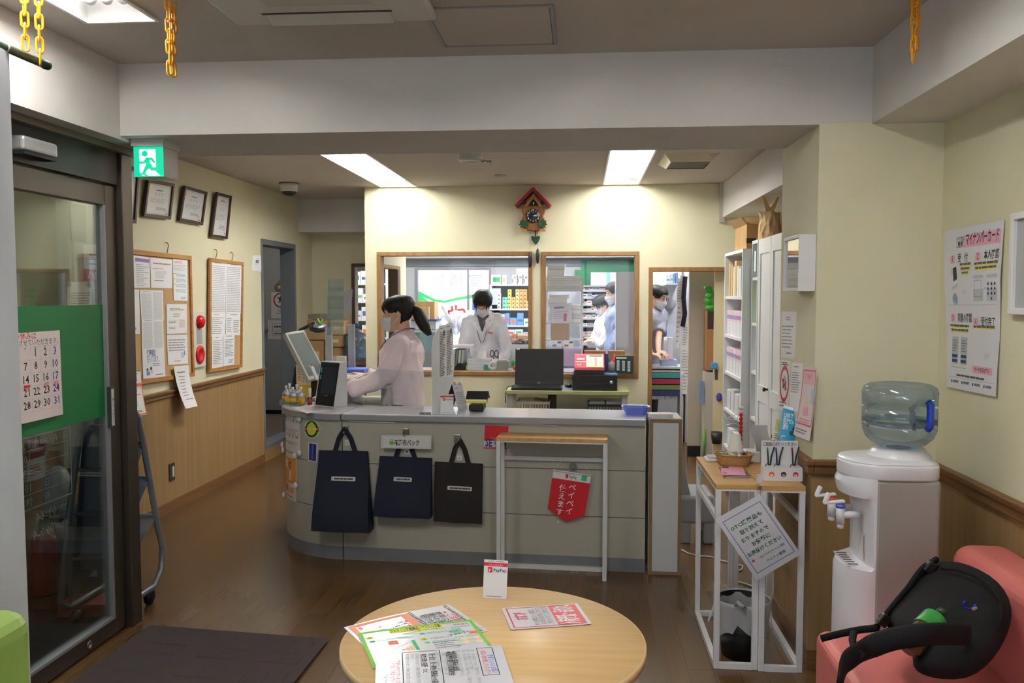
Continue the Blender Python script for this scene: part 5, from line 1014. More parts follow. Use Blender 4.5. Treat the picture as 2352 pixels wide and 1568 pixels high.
# ================================================================ PILLAR AND RIGHT WALL
q_=[aX(x,y,.852)for x,y in ((1798,552),(1832,536),(1831,683),(1804,680))];ya,yb=YB+.012,aX(1798,600,.852).y;z0,z1=1.515,aY(1832,537,YB).z
t=thing('box_mirror','white box-framed mirror hung on the narrow side of the pillar','mirror',(PX,(ya+yb)/2,z0));b=MB();f_=.014
b.bx(.854,PX-.001,ya,ya+f_,z0,z1,white_p).bx(.854,PX-.001,yb-f_,yb,z0,z1,white_p).bx(.854,PX-.001,ya,yb,z0,z0+f_,white_p).bx(.854,PX-.001,ya,yb,z1-f_,z1,white_p).bx(PX-.006,PX-.001,ya,yb,z0,z1,white_p);b.build('frame',t,bev=.002)
MB().bx(.862,.866,ya+f_,yb-f_,z0+f_,z1-f_,M((226,230,232),.03,1.,name='mirror_glass')).build('mirror_glass',t)
XP=PX-.0015
def pn(px,label,d,c=PAPER,X=XP,name='notice',cat='notice',fn=None):pg,mb=poster(on(0,X,*px),c,fn=fn);d(pg);return tag(mb.build(name),label,cat)
pn([(1795,715),(1830,715),(1825,824),(1794,821)],'plain white text notice below the box mirror',lambda g:g.txt(.35,.1,.65,.2,2,(170,160,170),.5).txt(.06,.28,.85,.8,7,(150,150,160),.3).txt(.4,.86,.8,.92,1))
def ban(g):
    g.txt(.15,.03,.9,.1,2,(70,70,76),.6);g.ring(.5,.46,.36*g.W,.46*g.W,(200,50,56));g.r(.35,.36,.5,.55,(60,60,66)).r(.55,.4,.7,.58,(110,110,116)).disc(.45,.32,.008,(60,60,66)).disc(.62,.36,.008,(90,90,96));g.up().line(.25,.36,.75,.57,.012,(200,50,56));g.k=1;g.txt(.1,.8,.9,.92,2)
pn([(1793,826),(1816,829),(1810,946),(1788,942)],'notice with a red prohibition ring, on the pillar side',ban)
pn([(1818,832),(1844,834),(1837,946),(1812,944)],'white text notice between the red ring notice and the pink poster',lambda g:g.txt(.25,.06,.75,.1,1,(90,90,96)).txt(.1,.18,.9,.62,9,(110,110,118),.3))
def pkp(g):g.frame(.04,.03,.97,.82,.008,(226,110,140)).r(.1,.07,.9,.24,(240,196,206)).t(.5,.16,.026,'ご自由に',(206,60,90),'c',.01).t(.5,.22,.026,'お声掛けを',(206,60,90),'c',.01).disc(.5,.5,.026,(240,214,206)).poly([(.4,.56),(.62,.56),(.66,.68),(.36,.68)],(240,160,180)).r(.75,.3,.95,.5,(180,214,232)).txt(.2,.72,.85,.79,2,(220,130,150)).txt(.1,.87,.8,.95,2,(130,130,140))
pn([(1847,843),(1877,845),(1872,1013),(1834,998)],'pink bordered poster nearest the pillar corner',pkp,(236,224,226),XP-.001,fn=lambda u,v:.002+.02*v*v)
# card-reader guide poster on the right wall
q_=on(0,XR-.0015,(2172,531),(2309,504),(2293,911),(2180,888));pg,mb=poster(q_,(226,226,234),fn=lambda u,v:.003+.006*math.sin(v*5)**2)
K=(52,52,62);g=pg;W=g.W;H=g.H
g.frame(.23,.055,.38,.12,.002,(120,120,130)).t(.305,.085,.021,'とっても',K,'c',.015,fit=.12*W).t(.305,.112,.021,'簡単!',K,'c',.015,fit=.10*W).r(.38,.05,.97,.125,(240,176,200)).up().t(.675,.108,.05,'マイナンバーカード',K,'c',.02,fit=.54*W);g.k=1
PKc=(240,176,200);YL=(236,224,60)
for (u,v,n_,s_)in ((.12,.165,'1','受　付'),(.58,.165,'2','本人確認'),(.1,.535,'3','同意の確認'),(.54,.555,'4','受付完了')):g.r(u,v,u+.085,v+.05,PKc).up().t(u+.042,v+.042,.034,n_,(120,90,110),'c');g.k=1;g.t(u+.14,v+.044,.036,s_,K,'l',.015,fit=(.24 if n_ in '24' else .18 if n_=='1' else .27)*W)
for (u0,v0,u1,n_)in ((.3,.23,.5,3),(.56,.235,.95,2),(.08,.61,.46,2),(.54,.61,.92,1)):
    for i in range(n_):g.r(u0+.02*i,v0+.027*i,u1-.02*i,v0+.01+.027*i,YL).txt(u0+.02*i,v0-.012+.027*i,u1-.02*i,v0+.004+.027*i,1,(90,90,100),.9,.02)
g.poly([(.13,.25),(.24,.235),(.27,.36),(.15,.385)],(200,202,208)).poly([(.17,.245),(.235,.237),(.255,.315),(.185,.33)],(50,52,60)).disc(.2,.44,.022,(150,196,226)).r(.14,.42,.26,.46,(226,220,226)).r(.36,.385,.42,.41,(226,210,220))
g.r(.55,.3,.72,.455,(196,200,206)).r(.78,.3,.95,.455,(196,200,206))
for i in range(3):
    for j in range(3):g.up().disc(.81+.055*i,.355+.028*j,.0055,(44,60,116));g.k=1
g.up().disc(.865,.44,.0055,(44,60,116)).frame(.575,.33,.695,.43,.0015,(70,90,150));g.k=1;g.t(.75,.39,.02,'or',(150,90,110),'c')
g.r(.06,.475,.94,.4765,(150,150,160)).r(.5,.16,.5015,.94,(206,206,212))
for u in (.12,.3):g.r(u,.675,u+.13,.845,(190,194,200)).up().r(u+.01,.785,u+.12,.805,(44,60,116)).r(u+.01,.815,u+.12,.835,(44,60,116)).txt(u+.01,.69,u+.12,.77,5,(120,120,130),.4);g.k=1
g.r(.74,.75,.86,.80,(226,220,228)).r(.77,.765,.84,.79,(150,190,220)).r(.54,.84,.92,.885,PKc).up().t(.73,.874,.02,'カードを忘れずに!',K,'c',.01,fit=.28*W);g.k=1;g.txt(.12,.862,.45,.868,1).txt(.22,.905,.78,.92,1,(80,80,90),.8,.02).r(.06,.928,.95,.9293,(120,120,130))
for i in range(4):g.disc(.12+.22*i,.955,.006,(70,74,110)).txt(.15+.22*i,.945,.26+.22*i,.962,1,(110,112,124),.9,.02)
tag(mb.build('guide_poster'),'large white four-step card guide poster on the right wall above the cooler','poster')
q_=on(0,XR-.001,(2338,490),(2420,474),(2424,735),(2338,722));t=thing('wall_frame','white frame at the right edge of the photo beside the guide poster','frame',(XR,(q_[0].y+q_[1].y)/2,q_[2].z));ya,yb=q_[1].y,q_[0].y;z0,z1=q_[3].z,q_[0].z;b=MB();e=.022
b.bx(XR-.025,XR-.001,ya,ya+e,z0,z1,white_p).bx(XR-.025,XR-.001,yb-e,yb,z0,z1,white_p).bx(XR-.025,XR-.001,ya,yb,z0,z0+e,white_p).bx(XR-.025,XR-.001,ya,yb,z1-e,z1,white_p);b.build('frame',t,bev=.003);MB().bx(XR-.012,XR-.002,ya+e,yb-e,z0+e,z1-e,M((176,178,180),.3)).build('panel',t)
# ================================================================ ROUND TABLE AND ITS SHEETS
RT=Vector((-.228,2.176,0));RH=.6;RR=.398
t=thing('round_table','round beech table with laminated notices in the foreground','table',RT)
MB().lathe([(0,RH-.026),(RR-.008,RH-.026),(RR-.004,RH-.02),(RR-.004,RH-.004),(RR-.005,RH),(0,RH)],RT,beech,96).build('tabletop',t)
MB().lathe([(RR-.006,RH-.024),(RR,RH-.022),(RR,RH-.003),(RR-.0055,RH-.0002)],RT,M((226,198,150),.4,name='beech_edge'),96,caps=False).build('edge_band',t)
MB().cyl(RT+Vector((0,0,.03)),RT+Vector((0,0,RH-.026)),.035,M((190,192,196),.25,.9),24).build('column',t);MB().lathe([(0,0),(.24,0),(.24,.008),(.06,.03),(0,.032)],RT,M((170,172,176),.3,.8),40).build('foot',t)
def rz_(x,y,k=0):return aZ(x,y,RH+.001+k*.0016)
def lam(TL,TR,BL,label,d,k,fn=None):
    """laminated sheet lying on the round table"""
    TL,TR,K3=rz_(*TL,k),rz_(*TR,k),BL;d_=TR-TL;BL=TL+Vector((d_.y,-d_.x,0))*.713;BR=TR+BL-TL
    pg,mb=poster((TL,TR,BR,BL),(228,228,238),fn=fn,rough=.16,nu=10,nv=8);d(pg);return tag(mb.build('laminated_notice'),label,'notice')
def dA(g):
    sal=(236,150,126);W,H=g.W,g.H
    for u0 in (.925,.575):
        for i in range(22):v=.02+i*.044;g.poly([(u0,v+.012),(u0+.035,v),(u0+.035,v+.022),(u0,v+.034)],(70,56,36))
    g.r(.03,.03,.57,.09,sal).r(.03,.9,.57,.97,sal).r(.03,.09,.075,.9,sal).r(.5,.09,.57,.9,sal)
    g.t(.855,.30,.026,'ご注意ください',(214,60,80),'l',.01,rot=-90,mx=.62*H).poly([(.885,.2),(.885,.27),(.845,.235)],(214,90,110))
    for u,s_ in ((.79,'昨年12月2日から'),(.72,'現行の健康保険証は'),(.65,'発行されなくなりました')):g.t(u-.012,.18,.025,s_,INK,'l',.01,rot=-90,mx=.76*H)
    g.txt(.605,.1,.62,.9,1,G1,.6,.1).t(.41,.22,.042,'マイナンバーカード',(224,70,76),'l',.02,rot=-90,mx=.66*H).t(.34,.32,.028,'をご利用ください',(60,60,66),'l',.01,rot=-90,mx=.5*H).t(.23,.2,.024,'メリットがいっぱい',(226,120,126),'l',.01,rot=-90,mx=.66*H).txt(.1,.3,.13,.85,1,(110,110,120)).r(.09,.12,.12,.2,sal)
lam((789.7,1440),(1031,1387.8),(879,1500),'laminated notice with hazard stripes and a salmon border, rear left on the round table',dA,0,lambda u,v:.004*math.sin(3*u))
def dB(g):
    gr=(110,190,60);te=(70,180,130);W=g.W
    g.r(0,0,1,.05,gr).r(0,.95,1,1,gr).r(0,.05,.03,.95,gr).r(.97,.05,1,.95,gr);g.r(.25,.03,.72,.15,(224,224,50)).up().t(.485,.128,.021,'ジェネリック医薬品ってどんなお薬?',INK,'c',.015,fit=.45*W);g.k=1
    for (u,v,tx,n_)in ((.07,.2,'どうして今、ジェネリック医薬品なの?',.34),(.5,.16,'どうして安いの?',.17),(.5,.43,'効き目は同じなの?',.19)):
        g.disc(u,v,.011,(222,222,60),16,.7).up().t(u,v+.02,.012,'Q',INK,'c');g.k=1;g.t(u+.05,v+.03,.0095,tx,(70,70,78),'l',0,mx=n_*W).disc(u+.01,v+.11,.008,te,14,.7).txt(u+.05,v+.08,u+.36,v+.14,2,(130,200,170),.4)
    for i in range(8):g.r(.1+.036*i,.78-.028*i,.128+.036*i,.84,(240,190,140))
    g.poly([(.39,.42),(.42,.42),(.42,.84),(.395,.84)],(60,170,110)).line(.1,.72,.38,.46,.0012,(214,120,110)).r(.2,.37,.28,.47,(232,110,70)).r(.08,.845,.45,.85,(180,180,186)).r(.18,.89,.4,.94,(230,190,50))
    g.txt(.55,.55,.78,.8,5,(120,120,126),.35).r(.78,.18,.95,.19,(224,110,90)).r(.77,.22,.85,.29,(110,190,210)).r(.86,.22,.96,.29,(200,222,236)).r(.77,.31,.84,.38,(120,196,110)).r(.9,.36,.97,.43,(230,100,60)).r(.75,.48,.83,.49,te).r(.86,.48,.96,.49,gr)
    for i in range(4):c_=(206,212,190)if i%2==0 else (240,212,186);u=.77+.055*i;g.disc(u,.56,.009,c_,14).disc(u,.66,.012,c_,14)
    g.t(.95,.13,.011,'東和薬品',(90,90,100),'r',.0)
lam((823,1455.6),(1082,1421.7),(915,1605),'laminated green-bordered leaflet about generic medicines on the round table',dB,2,lambda u,v:.003*math.sin(2.5*u+1))
def dC(g):
    bk_=(44,44,50);lg=(150,150,160);H=g.H
    g.frame(.2,.05,.5,.97,.0022,bk_).frame(.79,.05,.92,.75,.0022,bk_)
    def V(u,v,s,tx,c,bold=0.,e=.93):g.t(u-s*.35/g.W,v,s,tx,c,'l',bold,rot=-90,mx=(e-v)*H)
    V(.885,.24,.017,'患者さんへのお願い',(80,84,200),e=.7);V(.835,.1,.0155,'〜医薬品の供給が難しくなっています〜',(206,60,90),e=.72)
    for u,e in ((.755,.95),(.72,.6),(.685,.9),(.64,.75)):V(u,.08,.0105,'現在、一部の医薬品につきまして供給が不足し、ご迷惑をおかけして'[:int(30*e)],lg,e=e)
    V(.605,.1,.0145,'◆薬局間の医薬品の融通',bk_,.015,.6);V(.565,.1,.0145,'◆医療機関への情報提供',bk_,.015,.7);g.r(.583,.12,.586,.6,bk_).r(.543,.12,.546,.7,bk_);V(.525,.1,.0105,'ご理解くださいますようお願いします',lg,e=.7)
    V(.47,.1,.0115,'状況によっては薬局間の連携に',lg,e=.6);V(.435,.13,.015,'同一成分・同一薬効の医薬品への変更',bk_,.015,.88);g.r(.41,.13,.413,.88,bk_);V(.37,.13,.015,'処方日数の変更　など',bk_,.015,.6);g.r(.345,.13,.348,.45,bk_)
    for u,e in ((.315,.9),(.28,.25),(.24,.8)):V(u,.1,.0105,'安定供給されるまで、長期の日数は控えさせていただきますので'[:int(26*e)],lg,e=e)
    V(.165,.2,.013,'ご不明な点がございましたら',(206,80,110),.0,.85);V(.125,.3,.013,'お気軽にご相談ください',(206,80,110),0.,.75);V(.07,.55,.013,'アイファ薬局',bk_)
lam((864,1499),(1151.6,1481.5),(905,1640),'white laminated page with a black box, front left on the round table',dC,4,lambda u,v:.002*math.sin(3*u))
def dD(g):
    rd=(214,96,104);W=g.W
    g.r(.60,.045,.955,.955,rd).up();g.t(.86,.95,.064,'入荷遅延・品切れ',(236,232,236),'l',.025,rot=90,sx=1)if False else g.t(.865,.93,.064,'入荷遅延・品切れ',(238,236,240),'l',.03,rot=90,fit=.85*g.H);g.k=1
    g.frame(.045,.045,.955,.955,.004,(206,70,96)).t(.26,.62,.042,'お詫び',(206,60,84),'l',.02,rot=90,fit=.34*g.H)
    for i,s_ in enumerate(('昨今の社会情勢により、一部医薬品に','入荷の遅れや品切れが発生しております。','ご不便をおかけしますこと、お詫び申し上げます。')):g.t(.385+.085*i,.88+(0 if i==0 else .0),.019,s_,(90,84,84),'l',0,rot=90,fit=(.72,.76,.84)[i]*g.H)
lam((1152,1397),(1326,1386),(1196,1495),'laminated apology sheet with a wide red band, right side of the round table',dD,0,lambda u,v:.0012+.002*max(0,u-.85)*6*sm(v))
pb_,pt_=rz_(1109,1373),rz_(1163,1376);hgt=aY(1140,1288,pb_.y+.01).z-RH;t=thing('payment_stand','small white mobile payment card stand at the back of the round table','card stand',(pb_+pt_)/2)
dv=pt_-pb_;lean=Vector((0,.02,0));q_=(pb_+Vector((.002,0,hgt))+lean,pt_+Vector((.003,0,hgt-.001))+lean,pt_,pb_);pg,mb=poster(q_,(232,232,240),nu=1,nv=1,rough=.3,thick=.002);paypay(pg);pg.r(.0,.1,.0,.1,PAPER);mb.build('card',t);b=MB();b.add([pb_+dv*.1+lean*1.2+Vector((0,0,hgt*.5)),pb_+dv*.9+lean*1.2+Vector((0,0,hgt*.5)),pb_+dv*.9+Vector((0,.07,0)),pb_+dv*.1+Vector((0,.07,0))],[(0,1,2,3)],white_p);b.build('back_strut',t)
# ================================================================ CEILING AND HIGH WALL THINGS
P4=[aZ(x,y,ZC)for x,y in ((968,20),(1266,7),(1283,100),(1020,107))];x0=(P4[0].x+P4[3].x)/2;x1=(P4[1].x+P4[2].x)/2;y0=(P4[0].y+P4[1].y)/2;y1=(P4[2].y+P4[3].y)/2
al=M((150,150,154),.35,.7,name='hatch_aluminium');t=thing('ceiling_hatch','square aluminium-edged access hatch in the front ceiling','hatch',((x0+x1)/2,(y0+y1)/2,ZC));b=MB();e=.012
b.bx(x0,x0+e,y0,y1,ZC-.004,ZC,al).bx(x1-e,x1,y0,y1,ZC-.004,ZC,al).bx(x0+e,x1-e,y0,y0+e,ZC-.004,ZC,al).bx(x0+e,x1-e,y1-e,y1,ZC-.004,ZC,al);b.build('frame',t);MB().bx(x0+e+.003,x1-e-.003,y0+e+.003,y1-e-.003,ZC-.003,ZC-.0005,ceil_m).build('hatch_door',t)
ac=M((206,204,198),.5,name='ac_white');yb=aZ(700,36,ZC).y;xl_,xr_=aZ(520,30,ZC).x,aZ(1010,12,ZC).x;t=thing('air_conditioner','white ceiling cassette air conditioner at the top edge of the photo','air conditioner',((xl_+xr_)/2,yb-.48,ZC-.03))
b=MB();b.bx(xl_+.02,xr_-.02,yb-.95,yb,ZC-.03,ZC-.0,ac);b.build('panel',t,bev=.012,seg=3);b=MB();b.bx(xl_+.2,xr_-.2,yb-.78,yb-.2,ZC-.036,ZC-.03,M((190,188,182),.5));b.build('grille',t);b=MB();b.box(((xl_+xr_)/2,yb-.075,ZC-.034),(xr_-xl_-.32,.07,.008),ac,Matrix.Rotation(R(-14),3,'X'));b.build('flap',t);MB().bx(xl_+.15,xr_-.15,yb-.125,yb-.112,ZC-.0315,ZC-.0295,black).build('outlet_slot',t)
p=aY(664,433,7.4);p=aZ(664,432,ZC);p=Vector((-2.56,7.15,ZC));p=aY(664,435,7.15);p.z=ZC
t=thing('dome_camera','white dome security camera on the ceiling over the grey doorway','security camera',(p.x,p.y,ZC));MB().lathe([(.075,0),(.075,-.03),(.07,-.05),(.07,-.075),(0,-.075)],p,M((206,204,196),.4),24).build('housing',t);MB().lathe([(.066,-.055),(.066,-.075),(.05,-.1),(.02,-.108),(0,-.108)],p,black,24).build('dome',t);MB().lathe([(.085,0),(.085,-.006),(0,-.006)],p,M((40,40,40),.5),24).build('base_ring',t)
p=aY(1080,360,5.4);t=thing('ceiling_speaker','white round ceiling speaker behind the beam','speaker',(p.x,5.4,ZC));zb_=aY(1080,369,5.36).z;MB().lathe([(.078,ZC),(.078,zb_+.012),(.07,zb_),(.055,zb_),(.052,zb_+.006),(0,zb_+.006)],(p.x,5.4,0),M((210,208,202),.45),28).build('body',t);b=MB();q_=aY(1122,370,5.4);b.bar((p.x+.07,5.4,zb_+.0),(q_.x+.02,5.4,zb_-.002),.014,steel).bar((q_.x-.02,5.37,zb_),(q_.x-.02,5.43,zb_),.012,steel);b.build('bracket',t);MB().tube([(q_.x+.014+.006*math.cos(k_*R(30)),5.4,zb_-.016+.008*math.sin(k_*R(30)))for k_ in range(12)],.002,M((170,140,60),.3,.9),6,True).build('ring',t)
p=aZ(1149,402,ZC);t=one(MB().lathe([(.05,0),(.05,-.014),(.035,-.024),(0,-.026)],p,M((206,200,176),.5),22),'smoke_detector','small cream round detector on the ceiling above the cuckoo clock','detector',origin=p)
pa,pb2=aZ(1540,353,ZC),aZ(1525,375,ZC);x0,x1=aZ(1522,372,ZC).x,aZ(1622,378,ZC).x;y0,y1=aZ(1560,352,ZC).y,aZ(1560,378,ZC).y;y0,y1=min(y0,y1),max(y0,y1)
t=thing('ceiling_vent','dusty square air vent in the ceiling right of the bright lamp','vent',((x0+x1)/2,(y0+y1)/2,ZC));b=MB();P=[(x0-.02,y0,ZC),(x1+.02,y0,ZC),(x1+.02,y1,ZC),(x0-.02,y1,ZC),(x0+.03,y0+.09,ZC-.045),(x1-.03,y0+.09,ZC-.045),(x1-.03,y1-.09,ZC-.045),(x0+.03,y1-.09,ZC-.045)]
b.add(P,[(0,1,5,4),(1,2,6,5),(2,3,7,6),(3,0,4,7)],M((196,186,160),.5));b.build('frame',t);b=MB();b.bx(x0+.03,x1-.03,y0+.09,y1-.09,ZC-.04,ZC-.035,noisy('dusty_mesh',(96,94,90),(120,116,108),(200,200,200),.8));b.build('mesh_panel',t)
p=aY(1661,425,YP-.01);z0=aY(1661,503,YP-.01).z;one(MB().bx(p.x-.03,p.x+.012,YP-.035,YP-.001,z0-.03,ZC,M((196,192,180),.5)),'cable_duct','slim grey cable duct running down the corner beside the cream beam','duct')
# cuckoo clock
YC=YP-.001;P=lambda x,y:aY(x,y,YC)
c0=P(1226,520);px_m=(P(1326,520).x-P(1226,520).x)/100;t=thing('cuckoo_clock','wooden cuckoo clock with a red roof high on the wall between the two windows','clock',(c0.x,YC,P(1226,537).z))
def K_(x,y,d=0.):q_=P(x,y);return Vector((q_.x,YC-d,q_.z))
def pl_(pts):return [((x-1226)*px_m,(520-y)*px_m)for x,y in pts]
oz=K_(1226,520);wdc=noisy('clock_wood',(120,74,34),(146,94,46),(60,60,20),.5);wdd=M((70,42,26),.5,name='dark_clock_wood');wdl=M((172,116,58),.45)
def slab_(b,pts,d0,d1,m):b.prism(pl_(pts)[::-1],(d1-d0),m,oz+Vector((0,-d0,0)),(1,0,0),(0,0,1))if False else b.prism(pl_(pts),-(d1-d0)*-1,m,oz+Vector((0,-d1,0)),(1,0,0),(0,0,1))
def sl(pts,d0,d1,m,nm,par=t,bev=0.):
    b=MB();q_=pl_(pts);n_=len(q_);V_=[oz+Vector((a,-d1,z))for a,z in q_]+[oz+Vector((a,-d0,z))for a,z in q_]
    b.add(V_,[tuple(range(n_)),tuple(range(2*n_-1,n_-1,-1))]+[(i,n_+i,n_+(i+1)%n_,(i+1)%n_)for i in range(n_)],m);return b.build(nm,par,bev=bev)
sl([(1202,478),(1226,452),(1250,478),(1252,487),(1248,498),(1254,510),(1250,522),(1246,528),(1226,531),(1206,528),(1201,520),(1198,508),(1203,496),(1199,486)],0,.075,wdc,'case',bev=.004)
sl([(1205,476),(1226,446),(1247,476),(1240,476),(1226,458),(1212,476)],.075,.085,wdl,'gable')
rf=M((150,22,30),.4,name='clock_roof')
for pts in (((1226,433),(1184,474),(1188,479),(1226,443)),((1226,433),(1226,443),(1263,479),(1267,474))):sl(pts,-.0,.115,rf,'roof_board')
sl([(1217,461),(1236,461),(1236,475),(1217,475)],.075,.0765,M((20,18,18),.6),'cuckoo_door');b=MB();b.ell(K_(1226.5,469,.082),(.007,.006,.013),M((222,206,160),.5));b.build('cuckoo',t)
sl([(1203,463),(1210,463),(1210,473),(1203,473)],.075,.078,wdd,'shutter');sl([(1243,463),(1250,463),(1250,473),(1243,473)],.075,.078,wdd,'shutter')
rd_=16.2*px_m;dc=K_(1226,497.5,.0765);b=MB();b.lathe([(rd_,0),(rd_,.006),(rd_*.95,.008),(0,.008)],dc,M((22,22,34),.35),36,(0,-1,0));q_=(dc+Vector((-rd_,-.0085,rd_)),dc+Vector((rd_,-.0085,rd_)),dc+Vector((rd_,-.0085,-rd_)),dc+Vector((-rd_,-.0085,-rd_)));pg=Page(b,quad(*q_),2*rd_,2*rd_,.0004)
for i in range(12):a_=R(90-30*(i+1));pg.t(.5+.385*math.cos(a_),.5-.385*math.sin(a_)+.055,.0235,str(i+1),(226,226,232),'c',.02)
pg.r(.42,.28,.58,.3,(200,200,206)).txt(.42,.74,.58,.78,1,(120,120,130));b.build('dial',t)
for a_,l_,nm in ((-6,.24,'hour_hand'),(11,.38,'minute_hand')):
    b=MB();pg=Page(b,quad(*q_),2*rd_,2*rd_,.002);pg.line(.5,.5,.5+l_*math.cos(R(a_)),.5-l_*math.sin(R(a_)),.005,(230,230,232));b.build(nm,t)
lf=M((22,70,46),.45,name='leaf_green');maple=[(0,-12),(-4,-7),(-10,-9),(-8,-4),(-12,1),(-6,2),(-9,9),(-3,6),(0,10),(3,6),(9,9),(6,2),(12,1),(8,-4),(10,-9),(4,-7)]
for cx_,cy_,nm in ((1204,517,'left'),(1247,517,'right')):
    sl([(cx_+a*.95,cy_+c_)for a,c_ in maple][::-1],.07,.09,lf,'carved_leaf',bev=.002);sl([(cx_-5,cy_+9),(cx_+5,cy_+9),(cx_+7,cy_+16),(cx_-7,cy_+16)][::-1],.06,.08,wdl,'carved_acorn')
sl([(1229,528),(1232,528),(1232,546),(1229,546)][::-1],.02,.028,wdd,'pendulum_rod');sl([(1220,543),(1226,542),(1230,545),(1235,542),(1241,543),(1240,550),(1237,556),(1231,563),(1225,556),(1221,550)][::-1],.018,.03,lf,'pendulum_leaf',bev=.002)
for x,y0_,y1_ in ((1218,578,615),(1235.5,571,606)):
    a,c_=K_(x,y0_,.04),K_(x,y1_,.04);L_=(c_-a).length;MB().lathe([(.003,0),(.011,.012),(.0165,L_*.3),(.0175,L_*.5),(.015,L_*.75),(.009,L_*.95),(.002,L_)],a,M((34,34,42),.35),14,c_-a).build('weight',t);MB().cyl(K_(x,531,.04),a,.0012,M((110,100,80),.5),6).build('weight_chain',t)
# ================================================================ BACK DESK: laptop and cash register
ZD=.72
x0,x1=aY(1161,905,7.02).x,aY(1445,906,7.02).x;gtop=M((158,160,112),.45,name='desk_green');gl_=M((176,178,170),.4)
t=thing('work_desk','pale green topped work desk against the dispensing room wall','desk',((x0+x1)/2,7.22,0));zd0=aY(1300,905,7.02).z
ZD=zd0+.026;MB().bx(x0,x1,7.02,7.44,ZD-.03,ZD,gtop).build('top',t,bev=.003)
for xa in (x0+.01,x1-.06):
    for ya in (7.04,7.39):MB().bx(xa,xa+.05,ya,ya+.04,0,ZD-.03,gl_).build('leg',t)
MB().bx(aY(1256,920,7.06).x,aY(1276,920,7.06).x,7.3,7.36,0,ZD-.03,M((52,50,50),.5)).build('middle_post',t);MB().bx(x0+.02,x1-.02,7.06,7.42,.3,.32,gl_).build('shelf',t)
def dz(x,y):return aZ(x,y,ZD)
# laptop
xa,xb=aY(1182,845,7.25).x,aY(1294,845,7.25).x;zt_=aY(1240,801,7.3).z;t=thing('laptop','open black laptop on the green work desk','laptop',((xa+xb)/2,7.15,ZD));lb=M((26,26,30),.4);scr=None
MB().bx(xa-.012,xb-.008,7.04,7.27,ZD,ZD+.026,lb).build('base',t,bev=.005);b=MB();b.bx(xa+.005,xb-.022,7.1,7.24,ZD+.026,ZD+.029,M((38,38,42),.5))
for i in range(5):
    for j in range(15):k_=(xb-xa-.03)/15;b.bx(xa+.007+k_*j,xa+.004+k_*(j+1),7.105+.026*i,7.127+.026*i,ZD+.029,ZD+.0305,M((24,24,27),.45))
b.build('keyboard',t);b=MB();mt=Matrix.Rotation(R(-12),3,'X');hh=(zt_-ZD-.026)/math.cos(R(12));c_=Vector(((xa+xb)/2,7.268,ZD+.026));b.box(c_+mt@Vector((0,.008,hh/2)),(xb-xa,.014,hh),lb,mt);b.build('lid',t,bev=.004)
S=quad(*[c_+mt@Vector((sx*(xb-xa)/2*.95,-.0008,z))for sx,z in ((-1,hh*.96),(1,hh*.96),(1,hh*.1),(-1,hh*.1))]);b=MB();pg=sheet(b,S,.36,.24,(12,12,15),.0004,1,1,.45);pg.r(0,-.045,.07,-.01,(206,206,210)).t(.5,1.075,.014,'NEC',(150,150,156),'c',.02);b.build('screen',t)
# cash register and drawer
xa,xb=aY(1315,870,7.06).x,aY(1418,870,7.06).x;zt_=aY(1380,861,7.06).z;t=thing('till_box','black cash drawer under the red register','cash drawer',((xa+xb)/2,7.2,ZD));b=MB();b.bx(xa,xb,7.06,7.42,ZD,zt_,M((20,20,22),.35));b.build('drawer',t,bev=.004);p=aY(1404,878,7.058);MB().lathe([(.014,0),(.014,.006),(.004,.008),(0,.008)],(p.x,7.06,p.z),steel,16,(0,-1,0)).build('lock',t);MB().bx(xa+.08,xb-.1,7.0585,7.06,ZD+.055,ZD+.06,M((60,60,64),.4)).build('slot',t)
za=zt_;xa,xb=aY(1319,850,7.1).x,aY(1388,850,7.1).x;zb2=aY(1350,817,7.25).z;t=thing('cash_register','red and cream cash register with a keypad on the black drawer','cash register',((xa+xb)/2,7.2,za));rdm=M((206,88,104),.4,name='register_red');blk=M((24,24,26),.4)
MB().bx(xa,xb,7.09,7.36,za,za+.035,blk).build('base',t,bev=.004);prof=[(7.085,za+.035),(7.36,za+.035),(7.36,zb2+.01),(7.27,zb2+.01),(7.085,za+.06)]
b=MB();n_=len(prof);b.add([(xa,y,z)for y,z in prof]+[(xb,y,z)for y,z in prof],[tuple(range(n_)),tuple(range(2*n_-1,n_-1,-1))]+[(i,(i+1)%n_,n_+(i+1)%n_,n_+i)for i in range(n_)],rdm);b.build('housing',t,bev=.004)
f=lambda u,v:Vector((xa+(xb-xa)*u,7.27-.185*v,zb2+.01+(za+.06-zb2-.01)*v))+Vector((0,-.0012,.001));b=MB();pg=Page(b,f,xb-xa,.2,.0008);pg.r(.40,.06,.96,.95,(226,220,196)).up()
for i in range(6):
    for j in range(5):pg.r(.42+.088*i,.24+.14*j,.49+.088*i,.34+.14*j,(240,238,226)if i!=3 else (226,150,150))
pg.r(.5,.08,.94,.19,(120,124,116)).r(.4,.955,.99,1.0,(222,200,50)).r(.08,.32,.34,.44,(222,222,222)).r(.04,.55,.4,.62,(214,206,206)).disc(.16,.78,.016,(206,206,206)).up().disc(.16,.76,.008,(34,34,38));b.build('keypad',t)
p=dz(1305,889);t=one(MB().ell(p+Vector((0,0,.016)),(.03,.05,.017),M((22,22,24),.35)),'mouse','black computer mouse between laptop and cash drawer','mouse');q_=[dz(x,y)+Vector((0,0,.001))for x,y in ((1276,889),(1322,889),(1320,893.5),(1273,894))]
b=MB();b.grid(lambda u,v:quad(*q_)(1-u,v),1,1,M((100,150,206),.6),False,.001);one(b,'mouse_pad','light blue mouse pad edge on the green desk','mouse pad')
